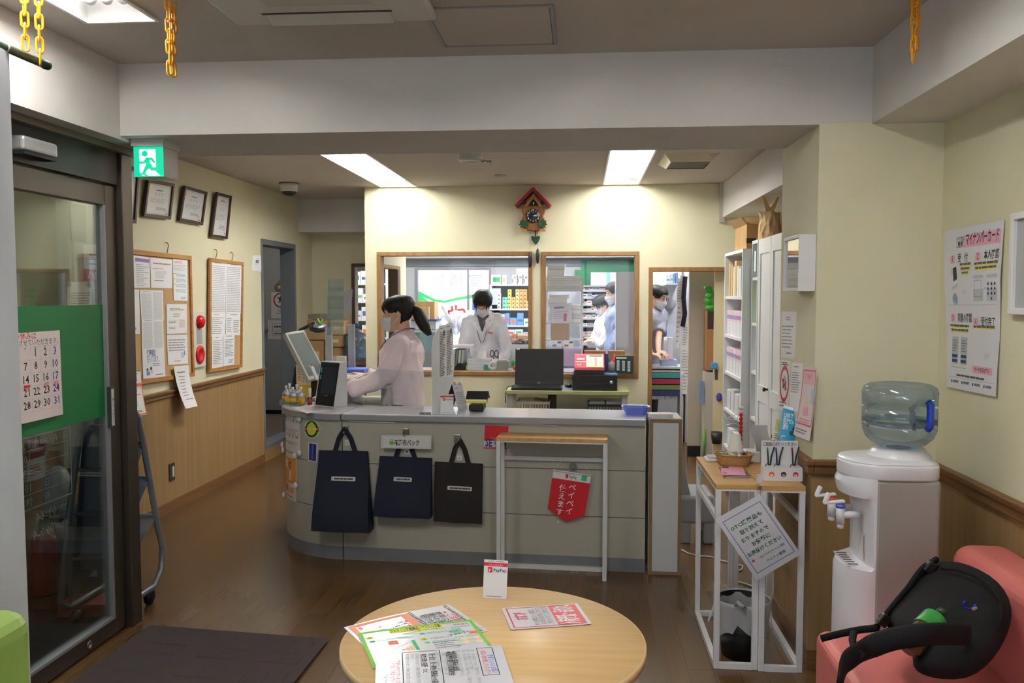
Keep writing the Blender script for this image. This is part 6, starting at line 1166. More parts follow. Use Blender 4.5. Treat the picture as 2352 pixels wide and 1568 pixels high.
pg,mb=poster([Vector((x_,7.13+.1*k_,za+.003))for x_,k_ in ((aY(1388,858,7.1).x,1),(aY(1416,858,7.1).x,1),(aY(1421,861,7.1).x,0),(aY(1384,861,7.1).x,0))],(60,140,190),nu=1,nv=1);pg.txt(.1,.2,.9,.8,2,(170,206,226));tag(mb.build('blue_leaflet'),'blue leaflet lying on top of the black cash drawer','leaflet')
p=aY(1404,850,7.3);t=thing('pen_cup','clear cup of pens on the black cash drawer','pen cup',(p.x,7.3,za));MB().lathe([(.026,0),(.03,.09),(.028,.09),(.024,.004),(0,.004)],(p.x,7.3,za),glassy('clear_cup',(230,230,236),.08,.1,.3),18).build('cup',t)
for nm,lb_,c_,dx,dz_,r_ in (('red_scissors','red-handled tool leaning in the pen cup',(206,40,44),.03,.16,.007),('blue_pen','dark blue marker in the pen cup',(36,44,110),-.02,.13,.009),('orange_marker','orange-topped pen in the pen cup',(230,100,40),.004,.10,.009)):one(MB().cyl((p.x+dx*.3,7.3,za+.006),(p.x+dx,7.29,za+dz_),r_,M(c_,.4),10),nm,lb_,'pen')
p=aY(1396,828,7.3);t=one(MB().box((p.x-.012,7.34,za+.08),(.03,.02,.155),M((40,44,96),.35)),'blue_case','upright dark blue case behind the red register','case')
q_=on(1,7.43,(1410,815),(1458,815),(1457,861),(1410,861));t=thing('chalk_board','small wood-framed green board with three white strips, in the second window corner','board',(q_[0].x,7.43,q_[2].z));b=MB();X0,X1,Z0,Z1=q_[0].x,q_[1].x,q_[2].z,q_[0].z;b.bx(X0,X1,7.43,7.445,Z0,Z1,wood_f);b.build('frame',t,bev=.002)
b=MB();b.bx(X0+.01,X1-.01,7.427,7.43,Z0+.01,Z1-.01,M((26,60,54),.6));pg=Page(b,quad((X0+.01,7.4268,Z1-.01),(X1-.01,7.4268,Z1-.01),(X1-.01,7.4268,Z0+.01),(X0+.01,7.4268,Z0+.01)),X1-X0-.02,Z1-Z0-.02,.0006)
for i in range(3):pg.r(.1+.29*i,.24+.02*i,.24+.29*i,.8+.03*i,(214,214,216)).up().vt(.17+.29*i,.3+.02*i,.021,('担当者','薬剤師','登録者')[i],(60,60,66));pg.k=1
pg.r(.06,.05,.62,.14,(196,206,206));b.build('board_face',t)
one(MB().tube([aY(1180,886,7.1),aY(1168,887,7.08),aY(1163,894,7.06),aY(1162,902,7.01),aY(1161,925,7.0)],.004,black,6),'laptop_cable','black cable hanging off the green desk beside the laptop','cable')
# baskets on the desk's shelf
def crate(px,Y0,Y1,m,label,lattice=True,name='plastic_basket'):
    (xa,za_),(xb,zb_)=[(lambda q_:(q_.x,q_.z))(aY(x,y,Y0))for x,y in px];z0=.322;t=thing(name,label,'basket',((xa+xb)/2,(Y0+Y1)/2,z0));b=MB();h=za_-z0;w_=.006
    for z in (z0+.0,za_-.02):b.bx(xa,xb,Y0,Y0+w_,z,z+.02,m).bx(xa,xb,Y1-w_,Y1,z,z+.02,m).bx(xa,xa+w_,Y0,Y1,z,z+.02,m).bx(xb-w_,xb,Y0,Y1,z,z+.02,m)
    n_=12
    for i in range(n_+1):x=xa+(xb-xa-w_)*i/n_;b.bx(x,x+w_,Y0,Y0+w_,z0,za_-.02,m).bx(x,x+w_,Y1-w_,Y1,z0,za_-.02,m)
    b.bx(xa,xb,Y0,Y1,z0,z0+.006,m);b.build('basket',t);return t,xa,xb,za_
t_,xa,xb,z_=crate(((1186,922),(1262,960)),7.07,7.36,M((206,204,196),.5),'cream lattice basket on the desk shelf under the laptop');one(MB().box(((xa+xb)/2+.05,7.22,z_-.03),(.1,.2,.06),M((186,160,120),.7),Matrix.Rotation(.2,3,'Y')),'papers_box','brown box in the cream lattice basket','box')
t_,xa,xb,z_=crate(((1350,928),(1432,960)),7.07,7.36,M((30,30,34),.5),'black lattice basket on the desk shelf under the cash drawer')
for i in range(2):one(MB().bx(xa+.015+.14*i,xa+.14+.14*i,7.09,7.32,z_-.09,z_+.02,M((190,192,200),.3)),'clear_box','clear lidded box in the black lattice basket, %s'%('laptop side','doorway side')[i],'box')
b=MB();xa,xb=aY(1265,930,7.1).x,aY(1350,930,7.1).x;b.grid(lambda u,v:(xa+(xb-xa)*u,7.06+.26*v,.322+(.1+.06*math.sin(3.1*u)**.5+.05*math.exp(-((u-.72)/.1)**2))*math.sin(math.pi*min(.98,v*.9+.08))**.5),16,8,M((20,20,22),.9));one(b,'black_cloth','crumpled black cloth on the desk shelf between the two baskets','cloth')
# ================================================================ PEOPLE
HS=[(0,.083,.02,.022),(.012,.090,-.0,.037),(.03,.093,-.025,.050),(.055,.095,-.05,.058),(.08,.094,-.07,.064),(.10,.091,-.082,.068),(.12,.088,-.09,.071),(.145,.091,-.096,.0735),(.17,.087,-.098,.073),(.195,.072,-.09,.064),(.212,.048,-.068,.046),(.222,.016,-.034,.02)]
def hsec(z):
    if z<=HS[0][0]:return HS[0][1:]
    for a,b in zip(HS,HS[1:]):
        if z<=b[0]:g=(z-a[0])/(b[0]-a[0]);return tuple(a[i]*(1-g)+b[i]*g for i in (1,2,3))
    return HS[-1][1:]
def hpt(phi,z,off=0.):
    f,bk_,w_=hsec(z);c,a=(f+bk_)/2,(f-bk_)/2;return Vector((c+(a+off)*math.cos(phi),(w_+off)*math.sin(phi),z))
def remesh(ob,voxel,smooth=3,fold=0.):
    m=ob.modifiers.new('r','REMESH');m.mode='VOXEL';m.voxel_size=voxel;m.use_smooth_shade=True
    s=ob.modifiers.new('s','SMOOTH');s.factor=.5;s.iterations=smooth
    if fold:
        tx=bpy.data.textures.new('folds','CLOUDS');tx.noise_scale=.16;tx.noise_depth=1;d=ob.modifiers.new('d','DISPLACE');d.texture=tx;d.strength=fold;d.mid_level=.45;d.texture_coords='OBJECT'
        e=bpy.data.objects.new('fold_space',None);e.scale=(.55,.55,1.3);col.objects.link(e);e.rotation_euler=(.5,.3,.2);d.texture_coords_object=e
    dg=bpy.context.evaluated_depsgraph_get();dg.update();me=bpy.data.meshes.new_from_object(ob.evaluated_get(dg));mats=list(ob.data.materials)
    ob.modifiers.clear();old=ob.data;ob.data=me
    if fold:bpy.data.objects.remove(e)
    if not me.materials:
        for k in mats:me.materials.append(k)
    bpy.data.meshes.remove(old);return ob
SKIN=noisy('skin',(222,176,148),(228,184,156),(20,20,20),.5,spec=.3);HAIR=noisy('black_hair',(20,16,16),(34,27,25),(60,60,8),.58,0,spec=.35);MASK=M((232,232,238),.75,name='mask_cloth')
def hand(b,wr,dr,up,thumb,m,s=1.,curl=.5):
    """wr wrist point, dr pointing direction, up = back of the hand, thumb = side vector of the thumb"""
    dr=dr.normalized();up=(up-dr*up.dot(dr)).normalized();sd=thumb-dr*thumb.dot(dr)-up*thumb.dot(up);sd.normalize()
    P=lambda a,c,e:wr+(dr*a+sd*c+up*e)*s
    b.loft([[P(a,w_*math.cos(g),t_*math.sin(g)+o)for g in [2*math.pi*i/12 for i in range(12)]]for a,w_,t_,o in ((-.02,.026,.019,0),(.01,.029,.016,0),(.045,.037,.014,.002),(.08,.039,.012,.002),(.09,.034,.009,0))],m)
    for c,L_,r_ in ((.028,.068,.0082),(.0095,.076,.0086),(-.0095,.071,.0082),(-.028,.056,.0072)):
        p=P(.08,c,0);a=.25*curl;pts=[p];rr_=[r_*1.1]
        for k,f in enumerate((.42,.32,.26)):a+=curl*(.55 if k else .35);q_=pts[-1]+(dr*math.cos(a)-up*math.sin(a)+sd*c*1.2)*L_*f*s;pts.append(q_);rr_.append(r_*(1,.92,.72)[k])
        b.tube(pts,[x*s for x in rr_],m,8)
    b.tube([P(.012,.026,-.004),P(.04,.047,-.012),P(.066,.056,-.02),P(.088,.054,-.028)],[x*s for x in (.014,.0115,.0095,.007)],m,8)
def limb(b,pts,radii,m,n=14):
    out,rr_=[],[]
    for i in range(len(pts)-1):
        for k in range(5):
            g=k/5;a0,a1,a2,a3=pts[max(i-1,0)],pts[i],pts[i+1],pts[min(i+2,len(pts)-1)]
            out.append(a1.lerp(a2,g)*.55+(.5*((2*a1)+(a2-a0)*g+(2*a0-5*a1+4*a2-a3)*g**2+(3*a1-a0-3*a2+a3)*g**3))*.45);rr_.append(radii[i]*(1-g)+radii[i+1]*g)
    out.append(pts[-1]);rr_.append(radii[-1]);b.tube(out,rr_,m,n)
def person(label,pos,ang,h,coat,hair='short',tilt=0.,hyaw=0.,lean=.0,arms=(),legs=(40,44,60),glasses=False,lapel=None,inner=(70,72,80),voxel=.006,sleeve=.055,cl='lab_coat',long_sleeve=True,build=1.,coat_len=.5):
    """arms: (elbow, wrist, hand direction, back-of-hand, curl, thumb) for the left then the right arm, world points"""
    f=Vector((math.cos(R(ang)),math.sin(R(ang)),0));l=Vector((-f.y,f.x,0));Z=Vector((0,0,1));o=Vector((pos[0],pos[1],0));t=thing('person',label,'person',o);s=h/1.6
    T=lambda x,y,z:o+f*(x+lean*max(0,z-.85*s))+l*y+Z*z
    # body
    b=MB()
    def tor(rows,k,m,bb):bb.loft([[T(cx+rx*k*math.cos(g),ry*k*math.sin(g)*(1+.06*math.cos(2*g)),z*s)for g in [2*math.pi*i/24 for i in range(24)]]for z,cx,rx,ry in rows],m)
    B_=build;rows=[(.80,0,.10*B_,.145*B_),(.88,0,.108*B_,.16*B_),(.96,0,.10*B_,.15*B_),(1.04,.0,.096*B_,.138*B_),(1.13,.005,.104*B_,.150*B_),(1.22,.0,.102*B_,.172*B_),(1.29,-.012,.078*B_,.165*B_),(1.335,-.018,.055,.09),(1.355,-.018,.048,.055)]
    tor(rows,.9,SKIN,b)
    for sy in (1,-1):limb(b,[T(0,sy*.08,.84*s),T(.012,sy*.085,.45*s),T(-.01,sy*.085,.08*s)],[.085,.055,.036],SKIN);b.ell(T(.06,sy*.085,.035*s),(.11,.042,.035),SKIN,Matrix(((f.x,l.x,0),(f.y,l.y,0),(0,0,1))))
    hc=T(-.012,0,1.345*s);hr=Matrix.Rotation(R(hyaw),3,'Z')@Matrix(((f.x,l.x,0),(f.y,l.y,0),(0,0,1)))@Matrix.Rotation(R(tilt),3,'Y');k=s*1.03
    H_=lambda p:hc+hr@(Vector(p)*k+Vector((.012,0,.018)))
    b.tube([T(-.02,0,1.29*s),hc+Z*.01,H_((-.015,0,.03)),H_((-.012,0,.08))],[.056*s,.05*s,.05*s,.05*s],SKIN,16)
    b.loft([[H_(hpt(2*math.pi*i/28,z))for i in range(28)]for z in [q_[0]for q_ in HS]],SKIN)
    b.tube([H_((.088,0,.128)),H_((.098,0,.105)),H_((.108,0,.088)),H_((.098,0,.078))],[.006,.009,.012,.007],SKIN,8)
    for sy in (1,-1):b.ell(H_((-.012,sy*.071,.108)),(.019,.007,.029),SKIN,hr,10,8)
    SL=MB();cm=noisy(cl+'_%d_%d_%d'%coat,coat,tuple(min(255,v+5)for v in coat),(14,14,14),.75,.12,60)
    for i,arm in enumerate(arms):
        sy=1 if i==0 else -1;sh=T(-.012,sy*.158*B_,1.275*s);el,wr,hd,bkh,cu,th=arm;hd=Vector(hd);limb(b,[sh,el,wr],[.045,.036,.025],SKIN,12);hand(b,wr,hd,Vector(bkh),Vector(th),SKIN,s*.97,cu)
        en=el.lerp(wr,.93)if long_sleeve else sh.lerp(el,.75)
        if long_sleeve:limb(SL,[T(-.01,sy*.09,1.27*s),sh,el,en],[sleeve*1.15,sleeve*1.2,sleeve*1.08,sleeve*.95],cm,16)
        else:limb(SL,[T(-.01,sy*.09,1.27*s),sh,en],[sleeve*1.1,sleeve*1.15,sleeve*1.1],cm,16)
    ob=b.build('body',t,fix=True);remesh(ob,voxel,2)
    # clothes
    rc=[(1.365,-.022,.060,.068),(1.335,-.016,.070,.098)]+[(z,cx,rx*1.16+.012,ry*1.08+.01)for z,cx,rx,ry in rows[::-1][2:]]+[(.7,.0,.135*B_,.19*B_),(coat_len,.0,.14*B_,.2*B_)]
    tor(rc[::-1],1,cm,SL);so=SL.build(cl,t);remesh(so,voxel*1.2,4,.038 if long_sleeve else .015)
    pm=M(legs,.8);b=MB()
    for sy in (1,-1):limb(b,[T(0,sy*.08,.88*s),T(.012,sy*.085,.47*s),T(-.01,sy*.085,.09*s)],[.098,.072,.055],pm)
    b.build('trousers',t);b=MB()
    for sy in (1,-1):b.ell(T(.05,sy*.085,.035*s),(.125,.047,.04),M((220,220,222)if coat[0]>200 else (30,30,32),.6),Matrix(((f.x,l.x,0),(f.y,l.y,0),(0,0,1))))
    b.build('shoes',t)
    # face: eyes, brows, mask
    for sy in (1,-1):
        e=hpt(sy*.42,.121,-.004);b=MB();b.ell(H_(e),(.006,.0145,.0065),M((226,222,220),.3),hr,12,8);b.ell(H_(e+Vector((.0035,0,-.0005))),(.0035,.0062,.0062),M((30,20,16),.15),hr,10,8);b.build('eye',t)
        b=MB();b.tube([H_(hpt(sy*a_,z,.002))for a_,z in ((.22,.126),(.36,.130),(.52,.128),(.64,.122))],[.0012,.002,.002,.001],M((20,16,16),.6),6);b.tube([H_(hpt(sy*a_,z,.0025))for a_,z in ((.2,.143),(.42,.149),(.68,.143))],[.0018,.0028,.0012],HAIR,6);b.build('brow',t)
    b=MB()
    def mk(u,v):
        phi=(u-.5)*2.5;z=.002+.096*v*(1-.12*abs(u-.5)*2)+.012*abs(u-.5);nose=.024*math.exp(-((phi)/.22)**2)*sm((v-.2)/.6);return H_(hpt(phi,z,.006+nose+.008*math.exp(-(phi/.5)**2)*(1-v)+.0012*math.sin(v*19)))
    b.grid(mk,24,12,MASK,True,.002);b.build('face_mask',t);b=MB()
    for sy in (1,-1):
        for z0 in (.02,.085):b.tube([H_(hpt(sy*1.22,z0,.006)),H_((.02,sy*.074,z0*.6+.05)),H_((-.018,sy*.079,.1+(z0-.05)*.5))],.0016,MASK,6)
    b.build('mask_loop',t)
    if glasses:
        gm_=M((24,24,28),.3);b=MB()
        for sy in (1,-1):b.tube([H_(hpt(sy*.40,.121,.016)+Vector((0,.02*math.cos(g),.0165*math.sin(g))))for g in [2*math.pi*i/16 for i in range(16)]],.0022,gm_,6,True);b.tube([H_(hpt(sy*.66,.124,.014)),H_((.03,sy*.078,.124)),H_((-.015,sy*.08,.12))],.0024,gm_,6)
        b.build('glasses',t)
    # hair
    b=MB()
    def low(p):
        a=abs(p)
        if hair=='short':return .165 if a<.5 else .165-.055*sm((a-.5)/.5)if a<1.25 else .10-.055*sm((a-1.5)/1.0)
        return (.128+.022*sm((a-.2)/.4)if a<.7 else .150-.03*sm((a-.7)/.4)if a<1.7 else .12-.085*sm((a-1.7)/.6))
    NP=72
    def hg(u,v):
        p=-math.pi+2*math.pi*u;z0=low(p)+.004*math.sin(p*23);z=z0+(.2215-z0)*(1-(1-v)**1.5);off=(.005+.011*sm(v*4))+.0013*math.sin(p*47+z*30)
        if hair=='short':off*=.7
        q_=hpt(p,z,off);q_.z+=(.010 if hair!='short' else .006)*v**3;e_=max(0.,(v-.86)/.14);q_.x=-.008+(q_.x+.008)*(1-e_);q_.y*=1-e_;q_.z+=.003*e_;return H_(q_)
    b.grid(hg,NP,16,HAIR)
    if hair=='pony':
        P=[H_(q_)for q_ in ((-.08,0,.125),(-.104,0,.122),(-.126,0,.10),(-.142,0,.05),(-.160,.004,0),(-.185,.0,-.055))];limb(b,P,[.034,.024,.036,.040,.036,.016],HAIR,14)
        for i in range(7):a=i*.9;limb(b,[q_+l*.012*math.sin(a)+f*.01*math.cos(a)for q_ in P[2:]],[.016,.018,.014,.004],HAIR,8)
    if hair=='bob':
        for i in range(26):
            p=-2.2+4.4*i/25;
            if abs(p)<.5:r0=.12;e_=.15+.01*math.sin(i*5)
            else:r0=.12;e_=.095+.02*math.sin(i*3)
            limb(b,[H_(hpt(p,.19,.004)),H_(hpt(p,.15,.012)),H_(hpt(p+.05*math.sin(i),e_,.014))],[.012,.012,.003],HAIR,6)
    b.build('hair',t,fix=True)
    def fx(z):
        q_=sorted(rc)
        for a,b_ in zip(q_,q_[1:]):
            if z<=b_[0]:g=(z-a[0])/(b_[0]-a[0]);return (a[1]+a[2])*(1-g)+(b_[1]+b_[2])*g+.018
        return .05
    T.fx=fx
    return t,T,H_,f,l,s,cm
# --- receptionist in pink
Yw=5.27;hx=aY(905,720,Yw).x
el_l=aY(884,866,5.07);wr_l=aY(806,893,5.09);el_r=aY(905,880,5.46);wr_r=aY(838,862,5.42)
pw=person('person in a pink coat with a black ponytail and white mask typing at the counter',(hx+.055,Yw),180,1.50,(255,232,235),'pony',tilt=8,lean=.02,arms=((el_l,wr_l,(-1,0,-.12),(0,-.35,1),.75,(0,1,0)),(el_r,wr_r,(-1,.1,.12),(0,.2,1),.55,(0,-1,0))),legs=(60,60,70),voxel=.005,sleeve=.053,cl='pink_coat',coat_len=.5)
t,T,H_,f,l,s,cm=pw
lanm=M((52,56,120),.6,name='lanyard_blue')
def lanyard(t,T,s,zb,w_=.007):
    b=MB()
    for sy in (1,-1):b.tube([T(-.086,0,1.372*s),T(-.075,sy*.036,1.374*s),T(-.04,sy*.066,1.376*s),T(.02,sy*.088,1.345*s)]+[T(T.fx(z)*(1-.10*y**2/.004),sy*y,z*s)for z,y in ((1.28,.07),(1.2,.05),(1.12,.03),(zb,.008))],w_,lanm,8,flat=.0022,up=(.3,-1,.3))
    b.build('lanyard',t)
lanyard(t,T,s,1.05)
MB().tube([T(T.fx(1.05),.0,1.06*s),T(T.fx(1.02),.0,1.02*s),T(T.fx(1.0),.0,.99*s)],.006,M((40,34,40),.5),8).build('lanyard_clip',t)
b=MB();b.tube([T(.02,.16,.83*s),T(.055,.165,.93*s)],.0022,M((226,160,168),.7),6);b.build('pocket_seam',t);b=MB();c_=wr_l.lerp(el_l,.12);b.lathe([(.0535,-.03),(.055,0),(.0535,.03)],c_,cm,18,(el_l-wr_l),caps=False);b.build('cuff',t)
# --- pharmacist behind the first window
Yf=8.15;hx=aY(1112,720,Yf).x;E_=lambda x,y,Y:aY(x,y,Y)
pf_=person('person in a white lab coat with dark tousled hair looking down behind the first window',(hx,Yf),268,1.57,(232,230,240),'bob',tilt=30,lean=.03,build=.93,arms=((E_(1163,812,8.05),E_(1132,838,7.85),(-.5,-1,-.2),(0,-.3,1),.8,(-1,0,0)),(E_(1062,812,8.05),E_(1092,838,7.85),(.5,-1,-.2),(0,-.3,1),.8,(1,0,0))),sleeve=.049)
t,T,H_,f,l,s,cm=pf_
def lapels(t,T,s,inner,wl=1.):
    b=MB();b.grid(lambda u,v:T(T.fx(1.335-.16*v)-.004-.03*abs(u-.5),(.055*(1-v)+.004)*(1-2*u),(1.335-.16*v)*s),6,6,M(inner,.8),True,.003);b.build('shirt',t)
    for sy in (1,-1):
        b=MB();P=[(.02,.078,1.365),(T.fx(1.33)-.012,.068,1.33),(T.fx(1.24),.045,1.24),(T.fx(1.15)+.002,.006,1.15),(T.fx(1.225)-.002,.085,1.225),(T.fx(1.27)-.014,.1,1.27)];b.add([T(x,sy*y,z*s)for x,y,z in P]+[T(x-.006,sy*y,z*s)for x,y,z in P],[(0,1,5),(1,2,4,5),(2,3,4)]+[(11,7,6),(11,10,8,7),(10,9,8)]+[(i,i+6,(i+1)%6+6,(i+1)%6)for i in range(6)],cm);b.build('lapel',t)
lapels(t,T,s,(74,72,80))
lanyard(t,T,s,1.06)
MB().box(T(T.fx(1.17)-.012,.08,1.165*s),(.05,.004,.012),M((206,96,70),.5),Matrix.Rotation(R(12),3,'Y')).build('name_badge',t)
# --- two staff behind the second window
Yk=10.0;hx=aY(1386,722,Yk).x
person('person in a white coat with black hair, hands raised, behind the second window',(hx+.06,Yk),200,1.52,(236,234,240),'bob',tilt=22,lean=.08,arms=((E_(1384,792,9.8),E_(1364,782,9.85),(-1,.1,.0),(0,-.3,1),.7,(0,1,0)),(E_(1362,792,10.1),E_(1358,778,10.05),(-1,-.2,.1),(0,.3,1),.6,(0,-1,0))),voxel=.008)
Ym=9.5;hx=aY(1412,700,Ym).x
person('person in a pale blue shirt half hidden by the grey column',(hx+.05,Ym),195,1.66,(150,166,206),'short',tilt=14,lean=.03,arms=((E_(1418,790,9.15),E_(1425,820,9.2),(-.3,0,-1),(0,-1,0),.4,(-1,0,0)),(E_(1402,790,9.55),E_(1400,825,9.5),(-.3,0,-1),(0,1,0),.4,(-1,0,0))),voxel=.008,build=1.08,cl='blue_shirt',coat_len=.78)
# --- man in the doorway
Yd=9.32;hx=aY(1508,712,Yd).x
person('person with black-framed glasses and a mask bending over a bench inside the doorway',(hx-.09,Yd),320,1.62,(150,150,164),'short',tilt=22,lean=.16,glasses=True,arms=((E_(1512,780,9.05),E_(1512,806,8.85),(.6,-.5,-.2),(0,-.2,1),.7,(-.5,-1,0)),(E_(1488,780,9.0),E_(1495,812,8.8),(.8,-.3,-.2),(0,-.2,1),.7,(.3,1,0))),voxel=.008,build=1.08,cl='grey_tunic',long_sleeve=False,coat_len=.7,sleeve=.062)
# ================================================================ ALCOVE AND CLERK'S DESK
ad=noisy('desk_board',(206,204,200),(210,208,204),(3,3,3),.4)
yd0,yd1,zdk=5.06,5.78,.955;xd0,xd1=-1.84,-1.16
t=thing('clerk_desk','pale raised work desk behind the rounded counter end','desk',((xd0+xd1)/2,(yd0+yd1)/2,0));zlo=.80;MB().bx(xd0,xd1,yd0,yd1,zlo-.03,zlo,ad).build('top',t,bev=.004);xr0=-1.52;MB().bx(xr0,xd1,yd0,yd1-.02,zdk-.025,zdk,ad).build('raised_shelf',t,bev=.004);MB().bx(xr0,xr0+.02,yd0+.01,yd1-.03,zlo,zdk-.025,ad).bx(xd1-.02,xd1,yd0+.01,yd1-.03,zlo,zdk-.025,ad).build('riser',t);b=MB();b.bx(xd0+.02,xd0+.04,yd0+.02,yd1,0,zlo-.03,ad);b.build('side_panel',t);b=MB();b.bx(xd1-.04,xd1-.02,yd0+.02,yd1,0,zlo-.03,ad);b.build('side_panel',t)
dk=lambda x,y:aZ(x,y,zdk)
# monitor on its side-leaning stand
Ymn=5.42;q_=[aY(*p,Y)for p,Y in (((664,761),5.46),((700,757),5.62),((745,855),5.5),((716,872),5.3))]
t=thing('monitor','tilted grey-framed monitor on the clerk desk','monitor',(q_[3].x,5.4,zlo));n_=(q_[1]-q_[0]).cross(q_[3]-q_[0]).normalized();n_=-n_ if n_.x<0 else n_;fm=M((176,174,164),.4,name='monitor_frame')
A_q=aY(655,764,5.40);B_q=aY(698,757,5.62);C_q=aY(752,862,5.48);D_q=B_q*0+A_q+(C_q-B_q);nn=(B_q-A_q).cross(D_q-A_q).normalized();nn=-nn if nn.x<0 else nn
b=MB();cs_=[A_q,B_q,C_q,D_q];b.add([p-nn*.03 for p in cs_]+cs_,_BOXF,fm);b.build('housing',t,bev=.004)
S=quad(*cs_);b=MB();b.add([S(u,v)+nn*.001 for u,v in ((.08,.05),(.92,.05),(.92,.93),(.08,.93))],[(0,1,2,3)],M((112,120,118),.12,name='monitor_glass'));b.build('screen',t)
b=MB();m0=S(.5,.55)-nn*.03;b.bar(m0,m0-nn*.06+Vector((0,0,-.05)),.05,black).bar(m0-nn*.06+Vector((0,0,-.04)),Vector((m0.x-nn.x*.1,m0.y,zlo)),.045,black).bx(m0.x-.1,m0.x+.1,m0.y-.09,m0.y+.09,zlo,zlo+.014,black);b.build('stand',t)
# keyboard, blue tray, mouse pad
p=aY(812,874,5.3);kz=zdk+.012;t=thing('keyboard','pale keyboard under the clerk\'s hands','keyboard',(p.x,5.27,zdk));mt=Matrix.Rotation(R(4),3,'Z');kc=Vector((p.x-.01,5.27,kz));MB().box(kc,(.15,.40,.02),M((196,196,190),.5),mt).build('base',t,bev=.003);b=MB()
for i in range(5):
    for j in range(14):b.box(kc+mt@Vector((-.058+.028*i,-.185+.0285*j,.0135)),(.023,.0235,.008),M((206,206,200),.5),mt)
b.build('keys',t)
p=aY(820,852,5.62);t=one(MB().bx(p.x-.09,p.x+.07,5.55,5.72,zdk+.002,zdk+.05,M((70,96,196),.4,name='tray_blue')),'blue_tray','blue tray behind the clerk\'s keyboard','tray',bev=.006);p=aY(812,888,5.13);t=one(MB().bx(p.x-.08,p.x+.03,5.08,5.2,zdk,zdk+.022,M((60,66,96),.4)),'dark_case','dark blue case beside the clerk\'s near hand','case',bev=.006)
p=aY(722,872,5.2);one(MB().bar(aY(716,842,5.24),aY(729,872,5.2),.02,M((226,226,230),.4),dp=.012),'white_handset','white handset leaning between monitor and card reader','handset')
p=aY(783,835,5.5);one(MB().bx(p.x-.03,p.x+.03,5.5,5.53,zdk,aY(783,818,5.5).z,M((222,220,210),.5)),'white_carton','small white carton standing behind the card reader','carton')
# magnifier lamp
t=thing('desk_magnifier','dark magnifier lamp with a green clip on a bent arm over the clerk desk','lamp',(-1.8,5.75,zlo));bl_=M((48,50,60),.35,.3);a=aY(690,757,5.72);c=aY(722,742,5.7);d=aY(730,752,5.68);b=MB();b.tube([(a.x-.03,5.74,zlo),(a.x-.03,5.74,zlo+.42),a,c,d],.012,bl_,10);b.build('arm',t);b=MB();b.lathe([(.0,.012),(.058,.012),(.062,0),(.058,-.012),(0,-.014)],d,bl_,28,(.15,-.4,1));b.build('disc',t);MB().box(d+Vector((-.005,-.03,.012)),(.03,.006,.022),M((206,206,200),.4)).build('switch',t)
g_=aY(738,740,5.64);cg=M((120,206,90),.4);b=MB();b.box(g_,(.008,.02,.05),cg,Matrix.Rotation(R(20),3,'Y')).box(g_+Vector((-.016,0,.004)),(.008,.02,.046),cg,Matrix.Rotation(R(-25),3,'Y'));b.build('clip',t)
# two clear brochure towers
for (xa,ya,xb,yb,Y,lb,tilt_)in ((747,753,762,840,5.6,'clear upright display stand behind the card reader, monitor side',0),(799,745,814,842,5.72,'clear upright display stand behind the card reader, clerk side',0)):
    p0,p1=aY(xa,ya,Y),aY(xb,yb,Y);t=thing('display_stand',lb,'stand',(p0.x,Y,zlo));fr_=glassy('milky_acrylic',(230,234,236),.05,.2,.35);MB().bx(p0.x,p1.x,Y,Y+.03,zlo,p0.z,fr_).build('column',t);MB().bx(p0.x-.03,p1.x+.03,Y-.04,Y+.07,zlo,zlo+.006,acryl).build('foot',t)
    if xa<780:
        for i in range(6):zt_=aY(750,640+20*i,Y).z;q0,q1=aY(753,650,Y),aY(790,650,Y);MB().bx(q0.x,q1.x,Y-.012-.002*i,Y-.008-.002*i,zt_-.085,zt_,acryl).build('pocket',t);
        pg,mb=poster([aY(x,y,Y+.003)for x,y in ((791,668),(810,664),(806,720),(789,722))],(196,192,196),nu=1,nv=1);mb.build('leaflet',t);MB().bx(q0.x,q0.x+.012,Y,Y+.012,p0.z-.01,aY(750,640,Y).z,acryl).build('post',t)
# cartons stacked in the alcove
cb=noisy('cardboard',(156,122,84),(166,132,92),(6,6,6),.8);
def carton(x0,y0,x1,y1,Y,D,label,m=cb,group=None,cat='box',name='cardboard_box',rz=0.):
    a,c=aY(x0,y0,Y),aY(x1,y1,Y);b=MB();w_,h=c.x-a.x,a.z-c.z;ctr=Vector(((a.x+c.x)/2,Y+D/2,(a.z+c.z)/2));b.box(ctr,(w_,D,h),m,Matrix.Rotation(rz,3,'Z'));b.box(ctr+Vector((0,-D/2-.0005,h*.0)),(w_*.5,.001,h*.3),M((196,186,166),.7));b.box(ctr+Vector((0,0,h/2+.0005)),(w_*.98,.05,.001),M((186,160,116),.5));return one(b,name,label,cat,group,bev=.003)
zs_=aY(730,853,8.2).z;t=thing('storage_shelf','low shelf in the alcove carrying the cardboard boxes','shelf',(-2.35,8.2,0));b=MB();b.bx(-2.75,-2.14,8.0,8.5,zs_-.03,zs_,wood_t);b.build('board',t)
for x in (-2.72,-2.17):MB().bx(x-.02,x+.02,8.02,8.48,0,zs_-.03,wood_t).build('side',t)
carton(701,782,744,853,8.05,.3,'brown cardboard box in the alcove, bottom of the near stack');carton(704,735,752,780,8.06,.3,'wide brown cardboard box on top of the near stack in the alcove');carton(746,798,782,853,8.05,.3,'cardboard box with a pale label, bottom of the stack by the alcove window');carton(757,736,789,768,8.04,.3,'small cardboard box on top of the stack by the alcove window',noisy('cardboard_light',(186,152,110),(194,160,118),(6,6,6),.8));carton(755,770,785,796,8.05,.3,'middle cardboard box of the stack by the alcove window')
p=aY(725,733,8.1);one(MB().bx(p.x-.07,p.x+.05,8.08,8.3,p.z,p.z+.05,M((120,112,100),.6)),'grey_packet','flat grey packet on top of the wide cardboard box','packet')
